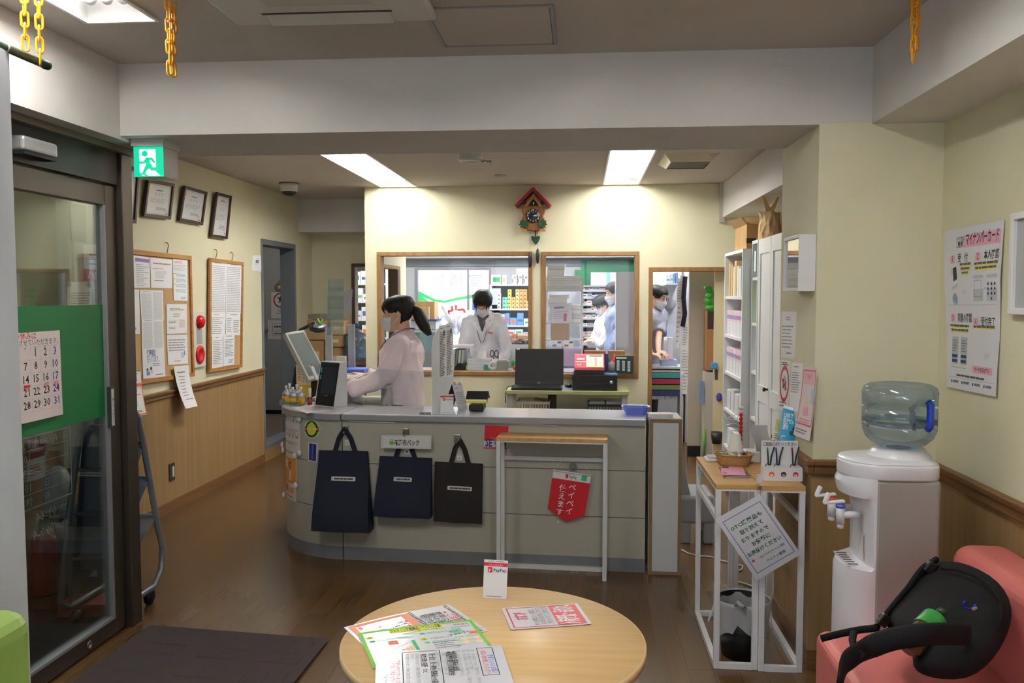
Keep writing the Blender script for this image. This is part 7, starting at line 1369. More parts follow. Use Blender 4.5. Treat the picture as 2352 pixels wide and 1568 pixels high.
p=aX(686,748,XL);q0=aX(683,740,XL+.006);q1=aX(691,757,XL+.006);one(MB().bx(XL,XL+.008,8.55,8.63,q1.z,q0.z,M((206,204,196),.5)),'wall_switch','wall switch by the grey doorway, alcove side','switch')
# spare water bottle
p=aY(824,780,8.3);wb_=glassy('spare_bottle_blue',(130,164,192),.06,.08,.12)
z0=aY(824,829,8.2).z;t=thing('spare_bottle','upright spare water bottle on the alcove shelf','water bottle',(p.x,8.2,z0));MB().lathe([(.0,0),(.12,.0),(.128,.02),(.128,.1),(.123,.11),(.128,.12),(.128,.22),(.1,.265),(.04,.29),(.032,.3),(.032,.33),(0,.33)],(p.x,8.2,z0),wb_,32).build('bottle',t);MB().cyl((p.x,8.2,z0+.33),(p.x,8.2,z0+.37),.034,M((40,66,130),.4),18).build('cap',t)
t=thing('bottle_stool','small dark stool under the spare water bottle','stool',(p.x,8.2,0));MB().bx(p.x-.14,p.x+.14,8.06,8.34,z0-.03,z0,wood_t).build('top',t)
for sx in (-1,1):
    for sy in (-1,1):MB().bx(p.x+sx*.12-.015,p.x+sx*.12+.015,8.2+sy*.12-.015,8.2+sy*.12+.015,0,z0-.03,wood_t).build('leg',t)
# shelves seen through the alcove window
def shelf_unit(x0,x1,Y,D,zs,label,m,uprights=True,cat='shelf',name='shelf_unit',back=None):
    t=thing(name,label,cat,((x0+x1)/2,Y,0))
    for z in zs:MB().bx(x0,x1,Y,Y+D,z-.018,z,m).build('board',t)
    for x in (x0,x1):MB().bx(x-.012,x+.012,Y,Y+D,0,zs[-1],m).build('upright',t)
    if back:MB().bx(x0,x1,Y+D,Y+D+.01,0,zs[-1],back).build('back',t)
    return t
wsh=M((206,208,214),.5,name='shelf_white');pal=[(226,226,230),(206,210,220),(196,200,206),(222,214,206),(180,196,214),(214,220,206),(160,168,180),(232,232,236)]
def boxes(x0,x1,Y,z,n,label,group,cols=pal,hmin=.06,hmax=.16,D=.14,rng=random.Random(3),fill=.96,name='medicine_box',cat='box',stack=1):
    x=x0
    while x<x1-.02:
        w_=min(rng.uniform(.5,1.4)*(x1-x0)/n,x1-x);h=rng.uniform(hmin,hmax);zz=z
        for k in range(stack):
            c_=rng.choice(cols);b=MB();m_=M(c_,.5);b.bx(x+.002,x+w_*fill,Y,Y+D,zz,zz+h,m_);s_=rng.choice([(60,90,150),(206,110,60),(90,150,100),(120,120,130),(190,60,80),(70,70,80)]);b.bx(x+.002+w_*.12,x+w_*.8,Y-.0008,Y,zz+h*.3,zz+h*rng.uniform(.45,.7),M(s_,.5));one(b,name,label,cat,group);zz+=h+.0005
        x+=w_
x0,x1=aY(782,700,10.2).x,aY(842,700,10.2).x
shelf_unit(x0-.1,x1+.25,10.2,.3,[.75,.98,1.2,1.42,1.64,1.86],'white shelf of medicine boxes seen through the alcove window',wsh,back=wsh)
for z in (.75,.98,1.2,1.42,1.64):boxes(x0-.06,x1+.2,10.22,z,7,'medicine box on the shelf behind the alcove window','boxes behind the alcove window',rng=random.Random(int(z*100)),hmin=.09,hmax=.18)
# ================================================================ DISPENSING ROOM
zb_=.81;t=thing('dispensing_bench','white bench along the inside of the two windows','bench',(-.7,7.85,0));MB().bx(-1.82,.5,7.62,8.0,zb_-.03,zb_,wsh).build('top',t);MB().bx(-1.82,.5,7.97,8.0,0,zb_-.03,inner_w).build('front',t)
def yb(x,y,Y=7.75):return aY(x,y,Y)
def stand(x0,y0,x1,y1,Y,D,m,name,label,cat,bev=0.,base=None):
    a,c=aY(x0,y0,Y),aY(x1,y1,Y);return one(MB().bx(a.x,c.x,Y,Y+D,base if base is not None else c.z,a.z,m),name,label,cat,bev=bev)
for i in range(4):p=yb(1041+6.5*i,802);one(MB().box((p.x+.012,7.8,(zb_+p.z)/2),(.02,.2,p.z-zb_),M([(196,200,202),(120,128,126),(206,210,210),(180,190,190)][i],.5),Matrix.Rotation(R(4),3,'Y')),'file_binder','upright grey file on the window bench, %s of four beside the paper stack'%['first','second','third','fourth'][i],'binder')
stand(1036,793,1086,799,7.7,.22,M((232,232,238),.5),'white_tray','flat white tray resting on the upright grey files','tray')
p=yb(1060,846);t=thing('tape_dispenser','black and yellow tape dispenser on the window bench','tape dispenser',(p.x,7.7,zb_));b=MB();b.prism([(-.06,0),(.06,0),(.05,.03),(.02,.065),(-.02,.07),(-.05,.035)],.05,black,(p.x,7.72,zb_),(1,0,0),(0,0,1));b.build('body',t,bev=.004);MB().box((p.x+.055,7.69,zb_+.018),(.02,.03,.02),M((206,214,40),.5)).build('cutter',t);MB().box((p.x-.052,7.69,zb_+.018),(.018,.03,.02),M((206,214,40),.5)).build('cutter',t)
n_=7;a,c=yb(1074,823),yb(1128,853)
for i in range(n_):h=(a.z-zb_)/n_;one(MB().box(((a.x+c.x)/2+.004*math.sin(i*2.3),7.8,zb_+h*(i+.5)),(c.x-a.x,.16,h*.93),M((226,228,232)if i%2==0 else (214,218,224),.6)),'paper_ream','thin wad of papers in the white stack on the window bench, %s from the bottom'%['first','second','third','fourth','fifth','sixth','seventh'][i],'papers','paper stack on the window bench')
stand(1090,806,1117,823,7.8,.006,M((232,234,236),.5),'white_card','blank white card standing on the paper stack','card');stand(1111,838,1127,848,7.66,.05,M((60,140,140),.5),'teal_case','small teal box in front of the paper stack','box',base=zb_)
p=yb(1137,830);t=thing('pen_stand','white pen cup with black scissors and pens on the window bench','pen cup',(p.x,7.76,zb_));MB().lathe([(.0,0),(.04,0),(.042,.105),(.038,.105),(.036,.01),(0,.01)],(p.x,7.76,zb_),M((226,228,230),.4),20).build('cup',t)
b=MB()
for dx in (-.028,.012):b.tube([(p.x+dx+.017*math.cos(g),7.76,zb_+.15+.03*math.sin(g))for g in [2*math.pi*i/14 for i in range(14)]],.0045,black,8,True)
b.bar((p.x-.01,7.76,zb_+.125),(p.x,7.76,zb_+.03),.008,steel);b.build('scissors',t)
for dx,c_ in ((.03,(200,60,60)),(.022,(60,130,190)),(-.02,(70,160,90))):MB().cyl((p.x+dx*.6,7.77,zb_+.02),(p.x+dx,7.775,zb_+.13),.004,M(c_,.4),8).build('pen',t)
p=yb(1134,842);t=one(MB().tube([(p.x+.03*math.cos(i*R(18)),7.66,zb_+.048+.03*math.sin(i*R(18)))for i in range(20)],.014,M((222,222,216),.5),10,True),'tape_roll','white tape roll standing on the window bench','tape roll')
stand(1141,829,1168,853,7.64,.12,M((150,160,152),.5),'grey_box','grey-green box on the window bench beside the tape roll','box',.004,zb_);stand(1145,826,1164,830,7.65,.1,M((190,196,190),.5),'shallow_dish','pale lid tray on the grey-green box','lid')
p=yb(1178,848,7.64);t=thing('green_toy','small green round toy with a white ball foot beside the laptop','toy',(p.x,7.64,zb_));MB().ell((p.x,7.64,zb_+.075),(.018,.018,.03),M((60,180,60),.4)).build('body',t);MB().ell((p.x-.03,7.64,zb_+.014),(.014,.014,.014),M((226,226,226),.4)).build('ball',t);MB().ell((p.x+.012,7.64,zb_+.03),(.012,.014,.02),M((226,90,110),.4)).build('ball',t)
stand(1167,791,1222,842,8.05,.3,M((214,222,228),.45),'white_cabinet','white drawer box behind the window bench carrying the orange figurine','cabinet',.005,.6);z_=aY(1190,790,8.1).z
stand(1175,787,1216,790,8.08,.18,M((70,62,64),.4),'dark_tray','dark tray on the white drawer box','tray',0,z_);p=aY(1184,780,8.14);t=thing('dog_figurine','small orange and white sitting dog figurine on the dark tray','figurine',(p.x,8.14,z_+.012));z_+=.012;om=M((226,140,70),.5);b=MB();b.ell((p.x,8.15,z_+.025),(.035,.03,.026),om).ell((p.x-.005,8.13,z_+.058),(.03,.026,.026),om);b.build('body',t);MB().ell((p.x-.005,8.108,z_+.03),(.017,.012,.018),M((232,228,222),.5)).build('belly',t)
for sx in (-.022,.014):b=MB();b.cyl((p.x+sx,8.13,z_+.075),(p.x+sx,8.13,z_+.098),.01,om,10,.001);b.build('ear',t)
p=aY(1206,782,8.14);one(MB().lathe([(0,0),(.03,0),(.035,.02),(.02,.03),(0,.03)],(p.x,8.14,z_),M((130,112,90),.5),18),'small_pot','small brown pot beside the dog figurine','pot')
# shelf with coloured packets
YS=10.55;zs4=[aY(1170,y,YS).z for y in (830,770,747,709,653)];x0,x1=aY(1127,700,YS).x,aY(1250,700,YS).x;shelf_unit(x0,x1,YS,.3,zs4,'white shelf of coloured packets behind the first window',wsh,back=M((120,120,124),.6))
for xa,ya,xb2,yb2,c_,s_,lb in ((1128,631,1150,652,(226,232,228),(50,140,90),'white and green carton, window end of the top shelf'),(1152,632,1163,652,(228,230,232),(226,160,120),'narrow white carton beside the green one on the top shelf')):a,c=aY(xa,ya,YS),aY(xb2,yb2,YS);b=MB();b.bx(a.x,c.x,YS+.01,YS+.2,zs4[-1],a.z,M(c_,.5)).bx(a.x+.02 if xa<1140 else a.x+.01,c.x-.01,YS+.009,YS+.01,zs4[-1]+.03,a.z-.03,M(s_,.5));one(b,'medicine_carton',lb,'carton')
for i in range(5):a,c=aY(1176+13*i,631,YS),aY(1187+13*i,652,YS);b=MB();b.bx(a.x,c.x,YS+.01,YS+.2,zs4[-1],a.z,M((230,232,236),.5)).bx(a.x+.005,a.x+.015,YS+.009,YS+.01,zs4[-1]+.02,a.z-.05,M((40,40,46),.5)).bx(a.x+.02,c.x-.01,YS+.009,YS+.01,a.z-.045,a.z-.02,M([(206,130,100),(206,90,90),(90,96,120),(90,90,96),(206,130,100)][i],.5));one(b,'white_carton','white carton with a dark stripe, top shelf behind the first window','carton','white cartons on the top shelf')
stand(1186,617,1222,631,YS+.02,.2,M((222,226,230),.5),'flat_carton','flat white carton lying on the row of white cartons','carton')
for x,cc,hts in ((1142,(226,214,206),4),(1154,(110,200,170),3),(1161,(110,200,170),3),(1166,(226,206,70),5),(1175,(236,170,100),3),(1184,(226,190,110),5),(1193,(222,150,90),5),(1202,(226,150,80),5),(1209,(232,170,110),2),(1216,(206,60,90),4)):
    for k in range(hts):
        a,c=aY(x,709-9.2*(k+1),YS),aY(x+8,709,YS);h=9.2*YS/F*.98;b=MB();b.bx(a.x,c.x,YS+.02,YS+.1,zs4[3]+h*k,zs4[3]+h*(k+.97),M(cc,.5)).bx(a.x+.012,c.x-.015,YS+.019,YS+.02,zs4[3]+h*(k+.25),zs4[3]+h*(k+.6),M((60,56,60),.5));nm={(110,200,170):'green',(226,206,70):'yellow',(206,60,90):'pink',(226,214,206):'cream'}.get(cc,'orange');one(b,'food_packet','%s packet stacked on the middle shelf behind the first window'%nm,'packet','coloured packets on the middle shelf')
stand(1128,662,1150,700,YS+.03,.02,M((190,200,214),.5),'blue_folder','pale blue folder standing at the window end of the middle shelf','folder');boxes(x0+.03,x1-.04,YS+.02,zs4[2],7,'low box on the third shelf behind the first window','boxes on the third shelf',[(226,228,232),(196,204,214),(90,140,190)],.08,.18);boxes(x0+.03,x1-.04,YS+.02,zs4[1],6,'low box on the fourth shelf behind the first window','boxes on the fourth shelf',[(226,228,232),(210,216,224)],.03,.08);boxes(x0+.03,x1-.04,YS+.02,zs4[0],4,'clear-fronted box on the bottom shelf behind the first window','boxes on the bottom shelf',[(190,198,206),(206,212,220)],.14,.26)
# table with cartons in front of the window
YT=9.4;zt_=aY(990,850,YT).z;t=thing('side_table','table under the bright window carrying cartons and the clear tank','table',(-1.5,YT+.3,0));MB().bx(-2.1,-.95,YT-.05,YT+.55,zt_-.03,zt_,wsh).build('top',t)
for x in (-2.05,-1.0):MB().bx(x-.02,x+.02,YT,YT+.5,0,zt_-.03,wsh).build('leg',t)
t=thing('clear_tank','large clear storage tank of blue and red cushions behind the receptionist','storage box',(aY(975,850,YT).x,YT+.15,zt_));a,c=aY(945,757,YT),aY(1000,850,YT);tk=glassy('tank_plastic',(176,206,210),.08,.1,.25);b=MB();b.bx(a.x,c.x,YT,YT+.006,zt_,a.z,tk).bx(a.x,a.x+.006,YT,YT+.35,zt_,a.z,tk).bx(c.x-.006,c.x,YT,YT+.35,zt_,a.z,tk).bx(a.x,c.x,YT+.344,YT+.35,zt_,a.z,tk);b.build('wall',t);b=MB();b.bx(a.x-.01,c.x+.01,YT-.01,YT+.36,a.z-.03,a.z,M((196,214,218),.4));b.build('rim',t)
for i,(x,y,r,c_,nm)in enumerate(((966,815,10,(70,130,206),'sky blue'),(967,840,10,(196,50,60),'red'),(985,822,14,(40,62,140),'navy, upper'),(984,846,13,(44,70,150),'navy, lower'),(952,830,11,(60,100,180),'mid blue'))):p=aY(x,y,YT+.12);one(MB().ell((p.x,YT+.1+.03*(i%2),max(p.z,zt_+.05)),(r*YT/F,.05,r*YT/F),M(c_,.9)),'soft_cushion','round soft cushion in the clear tank, %s'%nm,'cushion','cushions in the clear tank')
stand(944,737,1001,756,YT+.02,.3,M((206,210,216),.5),'white_crate','white crate with a blue lid on the clear tank','crate');stand(944,733,1003,737,YT+.01,.33,M((70,84,160),.5),'crate_lid','blue lid on the white crate','lid')
carton(941,692,998,733,YT+.08,.25,'wide cardboard carton on the blue-lidded crate',noisy('carton_tan',(190,160,118),(198,168,126),(6,6,6),.8));carton(962,705,985,733,YT+.02,.05,'narrow tan carton leaning on the wide cardboard carton',noisy('carton_pale',(206,180,136),(214,188,146),(6,6,6),.8))
YQ=9.9;zq=aY(1040,770,YQ).z;t=thing('sill_bench','low bench under the bright window with clear bags on it','bench',(-1.1,YQ+.2,0));MB().bx(-1.25,-.45,YQ,YQ+.45,zq-.04,zq,M((150,120,90),.5)).build('top',t);MB().bx(-1.2,-.5,YQ+.4,YQ+.44,0,zq-.04,inner_w).build('support',t)
film=glassy('bag_plastic',(236,240,244),.1,.15,.35)
for i,(x,y,w_,h)in enumerate(((1022,752,.075,.12),(1046,742,.075,.15),(1062,756,.07,.12))):p=aY(x,y,YQ+.1);b=MB();b.grid(lambda u,v:(p.x+w_*math.cos(2*math.pi*u)*(1+.15*math.sin(9*u+4*v))*math.sin(.3+2.6*v),YQ+.12+.1*math.sin(2*math.pi*u)*(1+.1*math.sin(11*u))*math.sin(.3+2.6*v),zq+2*h*v+.01*math.sin(13*u)),24,10,film);one(b,'clear_bag','crumpled clear bag of supplies before the bright window, %s'%['tank end','tallest one in the middle','pharmacist end'][i],'bag')
one(MB().box(aY(1030,728,YQ+.1),(.03,.1,.3),M((206,212,220),.4),Matrix.Rotation(R(-30),3,'Y')),'leaning_folder','pale folder leaning before the bright window','folder');stand(1072,712,1088,772,YQ+.05,.1,M((226,220,224),.5),'tall_carton','tall white carton beside the pharmacist, window side','carton',0,zq)
def through(c):
    m=bpy.data.materials.new('backlit_cloth_%d_%d_%d'%c);m.use_nodes=True;nt=m.node_tree;n=nt.nodes;b=n['Principled BSDF'];b.inputs['Base Color'].default_value=lin(c)+(1,);tr=n.new('ShaderNodeBsdfTranslucent');tr.inputs[0].default_value=lin(c)+(1,);mx=n.new('ShaderNodeMixShader');mx.inputs[0].default_value=.65
    nt.links.new(b.outputs[0],mx.inputs[1]);nt.links.new(tr.outputs[0],mx.inputs[2]);nt.links.new(mx.outputs[0],n['Material Output'].inputs[0]);return m
GC,BC,RC=through((60,190,110)),through((50,110,170)),through((206,50,56))
# banner hung outside the bright window
YO2=11.33;tl,tr,br_,bl2=on(1,YO2,(930,600),(1150,600),(1150,800),(930,800));mb=MB();W,H=dims(tl,tr,br_,bl2);mb.grid(lambda u,v:quad(tl,tr,br_,bl2)(1-u,v),2,2,through((244,246,248)),False,.002);pg=Page(mb,quad(tl,tr,br_,bl2),W,H,.004)
up_=lambda x,y:((x-930)/220,(y-600)/200)
arc=[(945,655),(970,672),(1000,687),(1022,690),(1050,683),(1085,676),(1130,660)];arc2=[(945,662),(970,681),(1000,693),(1022,695),(1050,689),(1085,684),(1130,690)]
for (a1,a2),(b1,b2)in zip(zip(arc,arc[1:]),zip(arc2,arc2[1:])):pg.poly([up_(*a1),up_(*a2),up_(*b2),up_(*b1)],GC)
pg.poly([up_(940,660),up_(975,684),up_(985,693),up_(940,693)],GC).poly([up_(1085,676),up_(1130,668),up_(1130,720),up_(1085,720)],BC).up()
for s_ in (((998,700),(1008,735)),((1038,702),(1040,712)),((1030,714),(1066,710)),((1030,714),(1032,722)),((1066,710),(1068,718)),((1048,700),(1048,710)),((1040,728),(1060,726)),((1050,726),(1042,745)),((1030,736),(1068,733))):a_,c_=up_(*s_[0]),up_(*s_[1]);pg.line(*a_,*c_,.03,RC)
tag(mb.build('outdoor_banner'),'white banner with a green wave and red lettering outside the bright window','banner')
# second window: rack of papers, column, far shelves
YR=8.3;t=thing('paper_rack','white open rack heaped with papers behind the second window','rack',(aY(1290,800,YR).x,YR+.15,0));a,c=aY(1252,640,YR),aY(1336,830,YR);b=MB()
for x in (a.x,c.x):MB().bx(x-.012,x+.012,YR,YR+.02,zb_,a.z,white_p).build('post',t);MB().bx(x-.012,x+.012,YR+.3,YR+.32,zb_,a.z,white_p).build('post',t)
for y in (668,742,780,800):z=aY(1290,y,YR).z;MB().bx(a.x,c.x,YR,YR+.32,z-.008,z,glassy('rack_shelf',(226,230,234),.1,.1,.3)).build('shelf',t)
zz=[aY(1290,y,YR).z for y in (668,742,780,800)]
t2=thing('rack_base','white base cabinet under the paper rack','cabinet',((a.x+c.x)/2,YR+.16,0));MB().bx(a.x-.02,c.x+.02,YR-.01,YR+.34,0,zb_,inner_w).build('body',t2)
def pile(x0,y0,x1,zbase,n,label,cols=((244,244,248),(226,228,236),(248,248,250)),Y=YR,D=.28):
    A1,C1=aY(x0,y0,Y),aY(x1,y0,Y);h=(A1.z-zbase)/n
    for i in range(n):g=random.Random(i+int(x0));dx=g.uniform(-.008,.008);one(MB().bx(A1.x+dx,C1.x+dx,Y+.01+g.uniform(0,.02),Y+D,zbase+h*i,zbase+h*(i+.93),M(cols[i%len(cols)],.6)),'paper_bundle',label,'papers',label+' group')
pile(1256,633,1334,zz[0]+.001,6,'paper bundle in the wide pile on the top of the rack');pile(1258,604,1298,aY(1256,633,YR).z+.001,2,'white box on the wide paper pile of the rack');pile(1260,676,1304,zz[1]+.001,7,'paper bundle in the second tier of the rack, near half',Y=YR+.02);pile(1312,700,1334,zz[1]+.001,4,'paper bundle in the second tier of the rack, far half',Y=YR+.02)
nY([(1268,700),(1312,696),(1308,742),(1266,742)],YR-.01,'sheet with purple lines hung on the front of the paper rack',lambda g:g.txt(.1,.1,.7,.25,1,(120,110,150),.7).txt(.1,.35,.9,.8,4,(170,160,200),.3).r(.66,.5,.82,.9,(180,80,120)),c=(216,212,226),name='hung_sheet',cat='sheet')
stand(1265,743,1307,762,YR-.01,.2,cb,'brown_carton','brown carton with a dark band in the third tier of the rack','carton',0,zz[2])
for x,c_ in ((1267,(100,120,190)),(1294,(190,50,60))):a1,c1=aY(x,781,YR-.02),aY(x+23,797,YR-.02);b=MB();b.bx(a1.x,c1.x,YR-.02,YR+.1,zz[3]+.001,a1.z,M((228,230,234),.5)).bx(a1.x+.01,a1.x+.05,YR-.021,YR-.02,zz[3]+.02,zz[3]+.04,M(c_,.5)).bx(c1.x-.04,c1.x-.005,YR-.021,YR-.02,a1.z-.03,a1.z-.012,M((40,40,60),.5));one(b,'tissue_box','white box with a %s mark in the lowest tier of the rack'%('blue' if x<1280 else 'red'),'box')
stand(1251,801,1335,822,YR-.06,.04,M((196,176,214),.4),'lilac_bin','lilac bin front at the foot of the paper rack','bin',0,zb_)
XA,XB=aY(1415,700,8.9).x,aY(1475,700,8.9).x;zt_=aY(1440,624,8.9).z;t=thing('grey_locker','plain grey-white locker panel behind the second window','locker',((XA+XB)/2,9.1,0));MB().bx(XA,XB,8.9,9.25,0,zt_,M((186,182,186),.45)).build('body',t);MB().bx(XA+.01,XA+.14,8.893,8.9,.05,zt_-.02,M((192,188,192),.4)).build('door',t)
YF=10.75;zf=[aY(1370,y,YF).z for y in (790,770,748,731,715,699,683,667,655)];x0,x1=aY(1334,700,YF).x,aY(1402,700,YF).x;shelf_unit(x0,x1,YF,.3,zf,'tall grey shelf of medicine boxes behind the second window',M((170,174,178),.4),back=M((90,94,100),.6))
for i,z in enumerate(zf[:-1]):boxes(x0+.02,x1-.02,YF+.03,z,7,'small medicine box on the tall grey shelf behind the second window','boxes on the tall grey shelf',hmin=.03,hmax=.065,rng=random.Random(i+50))
for (xa,ya,xb2,lb)in ((1357,625,1394,'white carton on top of the tall grey shelf'),):stand(xa,ya,xb2,655,YF+.02,.2,M((206,204,212),.5),'white_carton',lb,'carton')
one(MB().bx(x0-.08,x1+.05,11.12,11.16,aY(1370,660,11.1).z,aY(1370,619,11.1).z,M((30,130,80),.5)),'green_board','green board on the far wall above the tall grey shelf','board');one(MB().bx(x0,1.7,11.16,11.19,aY(1370,640,11.1).z,aY(1370,597,11.1).z,M((40,120,84),.5)),'green_valance','green band along the far wall near the ceiling','band')
stand(1398,625,1414,652,YF,.2,M((216,216,220),.5),'speaker_box','white box with dark squares beside the tall grey shelf, top one','box');stand(1399,655,1414,676,YF,.2,M((110,50,50),.5),'red_box','dark red box below the white box beside the tall grey shelf','box');one(MB().bx(aY(1394,640,YF).x,aY(1398,640,YF).x,YF-.02,YF,aY(1396,700,YF).z,aY(1396,625,YF).z,M((120,214,214),.5)),'cyan_strip','narrow cyan strip at the edge of the tall grey shelf','strip')
t=thing('support_shelf','low shelf post under the boxes beside the tall grey shelf','shelf',(aY(1406,676,YF).x,YF+.1,0));MB().bx(aY(1397,676,YF).x,aY(1416,676,YF).x,YF-.01,YF+.22,0,aY(1396,676,YF).z,M((170,174,178),.4)).build('body',t)
for x0_,x1_,lb in ((1342,1391,'open brown carton top behind the cash register'),(1397,1435,'open brown carton top behind the chalk board')):stand(x0_,806,x1_,840,7.72,.16,cb,'brown_carton',lb,'carton',0,zb_)
# doorway: bench with coloured trays, hanging papers, partition, sliding door
YD=8.7;zt_=aY(1530,850,YD).z;X0,X1=aY(1486,900,YD).x,aY(1570,900,YD).x;t=thing('tray_stack_stand','stand of coloured trays just inside the doorway','tray stand',((X0+X1)/2,YD+.15,0));MB().bx(X0,X1,YD,YD+.36,.5,.52,wsh).build('shelf',t)
for x in (X0,X1-.02):MB().bx(x,x+.02,YD,YD+.36,0,zt_-.26,wsh).build('side',t)
for i,(y0_,y1_,c_,nm)in enumerate(((896,910,(50,52,110),'navy'),(884,896,(110,150,90),'green'),(870,883,(170,40,80),'crimson'),(855,869,(70,160,160),'teal'),(850,855,(226,214,206),'cream'))):a,c=aY(1488,y0_,YD),aY(1569,y1_,YD);b=MB();b.bx(a.x,c.x,YD,YD+.32,c.z+.001,a.z,M(c_,.4));one(b,'stacked_tray','%s tray in the stack of coloured trays inside the doorway'%nm,'tray',bev=.006)
for i,x in enumerate((1503,1515,1534,1548)):p=aY(x,930,YD-.0);t=thing('white_canister','white canister under the coloured trays, %s from the door frame'%['first','second','third','fourth'][i],'canister',(p.x,YD+.06,.52));MB().bx(p.x-.026,p.x+.026,YD+.03,YD+.1,.52,aY(x,918,YD).z,M((214,216,216),.4)).build('body',t,bev=.004);MB().bx(p.x-.012,p.x+.012,YD+.045,YD+.085,aY(x,918,YD).z,aY(x,913,YD).z,M((40,44,70),.4)).build('cap',t)
YE=8.72;zt2=aY(1530,842,YE).z;t=thing('packing_bench','bench with blue and white supplies where the man with glasses works','bench',(1.0,YE+.2,0));MB().bx(X0+.0,X1+.1,YD,YE+.36,zt2-.02,zt2,wsh).build('top',t);MB().bx(X1+.02,X1+.06,YD,YE+.34,0,zt2-.02,wsh).build('support',t)
stand(1520,826,1556,842,YE+.08,.2,M((170,190,222),.4),'blue_tub','pale blue tub of packets on the packing bench','tub',.004,zt2);p=aY(1530,812,YE-.05);one(MB().box(aY(1536,823,YE+.1),(.1,.06,.012),M((236,130,170),.5),Matrix.Rotation(R(15),3,'Y')),'pink_packet','pink packet held over the blue tub by the man with glasses','packet');stand(1511,755,1532,773,9.53,.06,M((60,90,200),.4),'blue_bag','bright blue bag against the white wall inside the doorway','bag',.02);stand(1502,752,1511,772,9.54,.05,M((150,200,150),.4),'green_white_bag','pale green bag beside the bright blue one','bag',.02);stand(1506,774,1545,830,9.52,.07,M((222,226,230),.35),'white_sack','white plastic sack hung under the bright blue bag','bag',.03);stand(1534,775,1545,842,YE+.2,.08,M((226,228,232),.4),'white_jug','white jug on the packing bench beside the bright blue bag','jug',0,zt2)
struct(MB().bx(.70,2.4,9.6,9.66,0,ZC,inner_w),'wall_dispensary_mid')
p=aY(1526,698,9.55);b=MB();b.ell((p.x,9.56,p.z),(.13,.03,.085),M((150,150,160),.8));t=one(b,'hung_bag','grey soft bag hung on the white wall behind the man with glasses','bag')
t=thing('wall_shelf','small white wall shelf of blue and white packets inside the doorway','shelf',(aY(1545,652,9.3).x,9.35,1.6));a,c=aY(1530,650,9.3),aY(1562,654,9.3);MB().bx(a.x,c.x,9.3,9.6,c.z,a.z,wsh).build('board',t)
boxes(a.x,c.x,9.32,a.z+.001,4,'packet on the small wall shelf inside the doorway','packets on the wall shelf',[(206,214,226),(90,140,190),(230,232,236)],.06,.12)
YH=8.2;hang=[((1556,640),(1568,640),(1566,700),(1554,700)),((1563,632),(1577,634),(1574,735),(1560,735)),((1556,690),(1567,690),(1560,800),(1551,800)),((1568,742),(1583,745),(1580,800),(1566,800)),((1566,795),(1582,797),(1578,860),(1564,860)),((1572,832),(1582,832),(1578,905),(1566,905))]
for i,q_ in enumerate(hang):nY(q_,YH+.012*i,'hanging slip of paper inside the doorway, %s from the top'%['first','second','third','fourth','fifth','lowest'][i],lambda g:g.txt(.1,.1,.9,.9,8,(170,174,184),.3),name='paper_slip',cat='paper slip',fn=lambda u,v:.01*math.sin(6*v))
t=thing('slip_rail','thin white pole carrying the hanging slips inside the doorway','pole',(aY(1560,800,YH+.09).x,YH+.09,0));p=aY(1568,640,YH+.1);MB().bx(p.x-.012,p.x+.012,YH+.095,YH+.12,0,ZC,wsh).build('post',t)
b=MB();a,c=aY(1574,635,YH-.03),aY(1578,750,YH-.03);b.tube([(a.x,YH-.03,a.z),(a.x-.015,YH-.03,a.z-.2),(a.x+.0,YH-.03,a.z-.35),(a.x-.02,YH-.03,c.z)],.022,M((36,36,56),.8),8,flat=.008,up=(1,0,0));one(b,'dark_lanyard','dark navy cloth strip hanging among the paper slips','cloth strip')
bp=M((196,186,170),.6,name='partition_beige');X0,X1=aY(1583,700,7.95).x,aY(1645,700,7.95).x;struct(MB().bx(X0,X1+.3,7.95,8.0,.1,ZC,bp).bx(X0,X1+.3,7.945,8.0,0,.1,M((26,24,24),.6)),'wall_partition')
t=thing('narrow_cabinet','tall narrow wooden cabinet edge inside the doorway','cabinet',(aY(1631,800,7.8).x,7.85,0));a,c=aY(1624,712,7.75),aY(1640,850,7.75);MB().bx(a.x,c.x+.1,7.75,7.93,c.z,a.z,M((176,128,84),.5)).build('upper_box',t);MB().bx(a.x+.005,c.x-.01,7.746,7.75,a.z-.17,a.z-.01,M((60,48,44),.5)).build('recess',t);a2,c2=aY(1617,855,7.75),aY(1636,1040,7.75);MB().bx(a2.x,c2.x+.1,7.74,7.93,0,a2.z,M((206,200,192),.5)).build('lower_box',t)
gnm=M((70,176,58),.5)
for i in range(4):p=aY(1629+3*(i%2),664+14*i,7.72);one(MB().ell((p.x,7.76,p.z),(.045,.04,.03),gnm,Matrix.Rotation(.5*(-1)**i,3,'Y'),12,8),'green_puff','bright green net puff inside the doorway, %s from the top'%['first','second','third','lowest'][i],'net puff')
a,c=aY(1607,875,7.72),aY(1617,928,7.72);one(MB().bx(a.x,c.x,7.72,7.738,c.z,a.z,M((130,150,190),.5)),'blue_clipboard','grey-blue clipboard hung beside the narrow cabinet','clipboard');a,c=aY(1617,985,7.72),aY(1622,1060,7.72);one(MB().cyl((a.x,7.72,.02),(a.x,7.72,a.z),.012,M((130,190,90),.4),12),'green_pole','thin green rod leaning at the foot of the narrow cabinet','rod')
dm=M((222,208,172),.55,name='sliding_door_cream');X0=aY(1640,800,7.6).x;t=thing('sliding_door','cream sliding door half open in the back doorway','door',(X0+.15,7.6,0));MB().bx(X0,1.40,7.598,7.63,.01,1.72,dm).build('leaf',t);p=aY(1645,860,7.597);MB().bx(p.x-.01,p.x+.012,7.594,7.598,p.z-.045,p.z+.045,M((90,80,66),.4,.5)).build('pull',t)
p=aY(1640,840,7.57);one(MB().bx(p.x-.03,p.x+.03,7.56,7.596,p.z-.03,p.z+.03,M((70,140,190),.5)),'blue_clip','blue clip on the cream sliding door','clip',bev=.01)
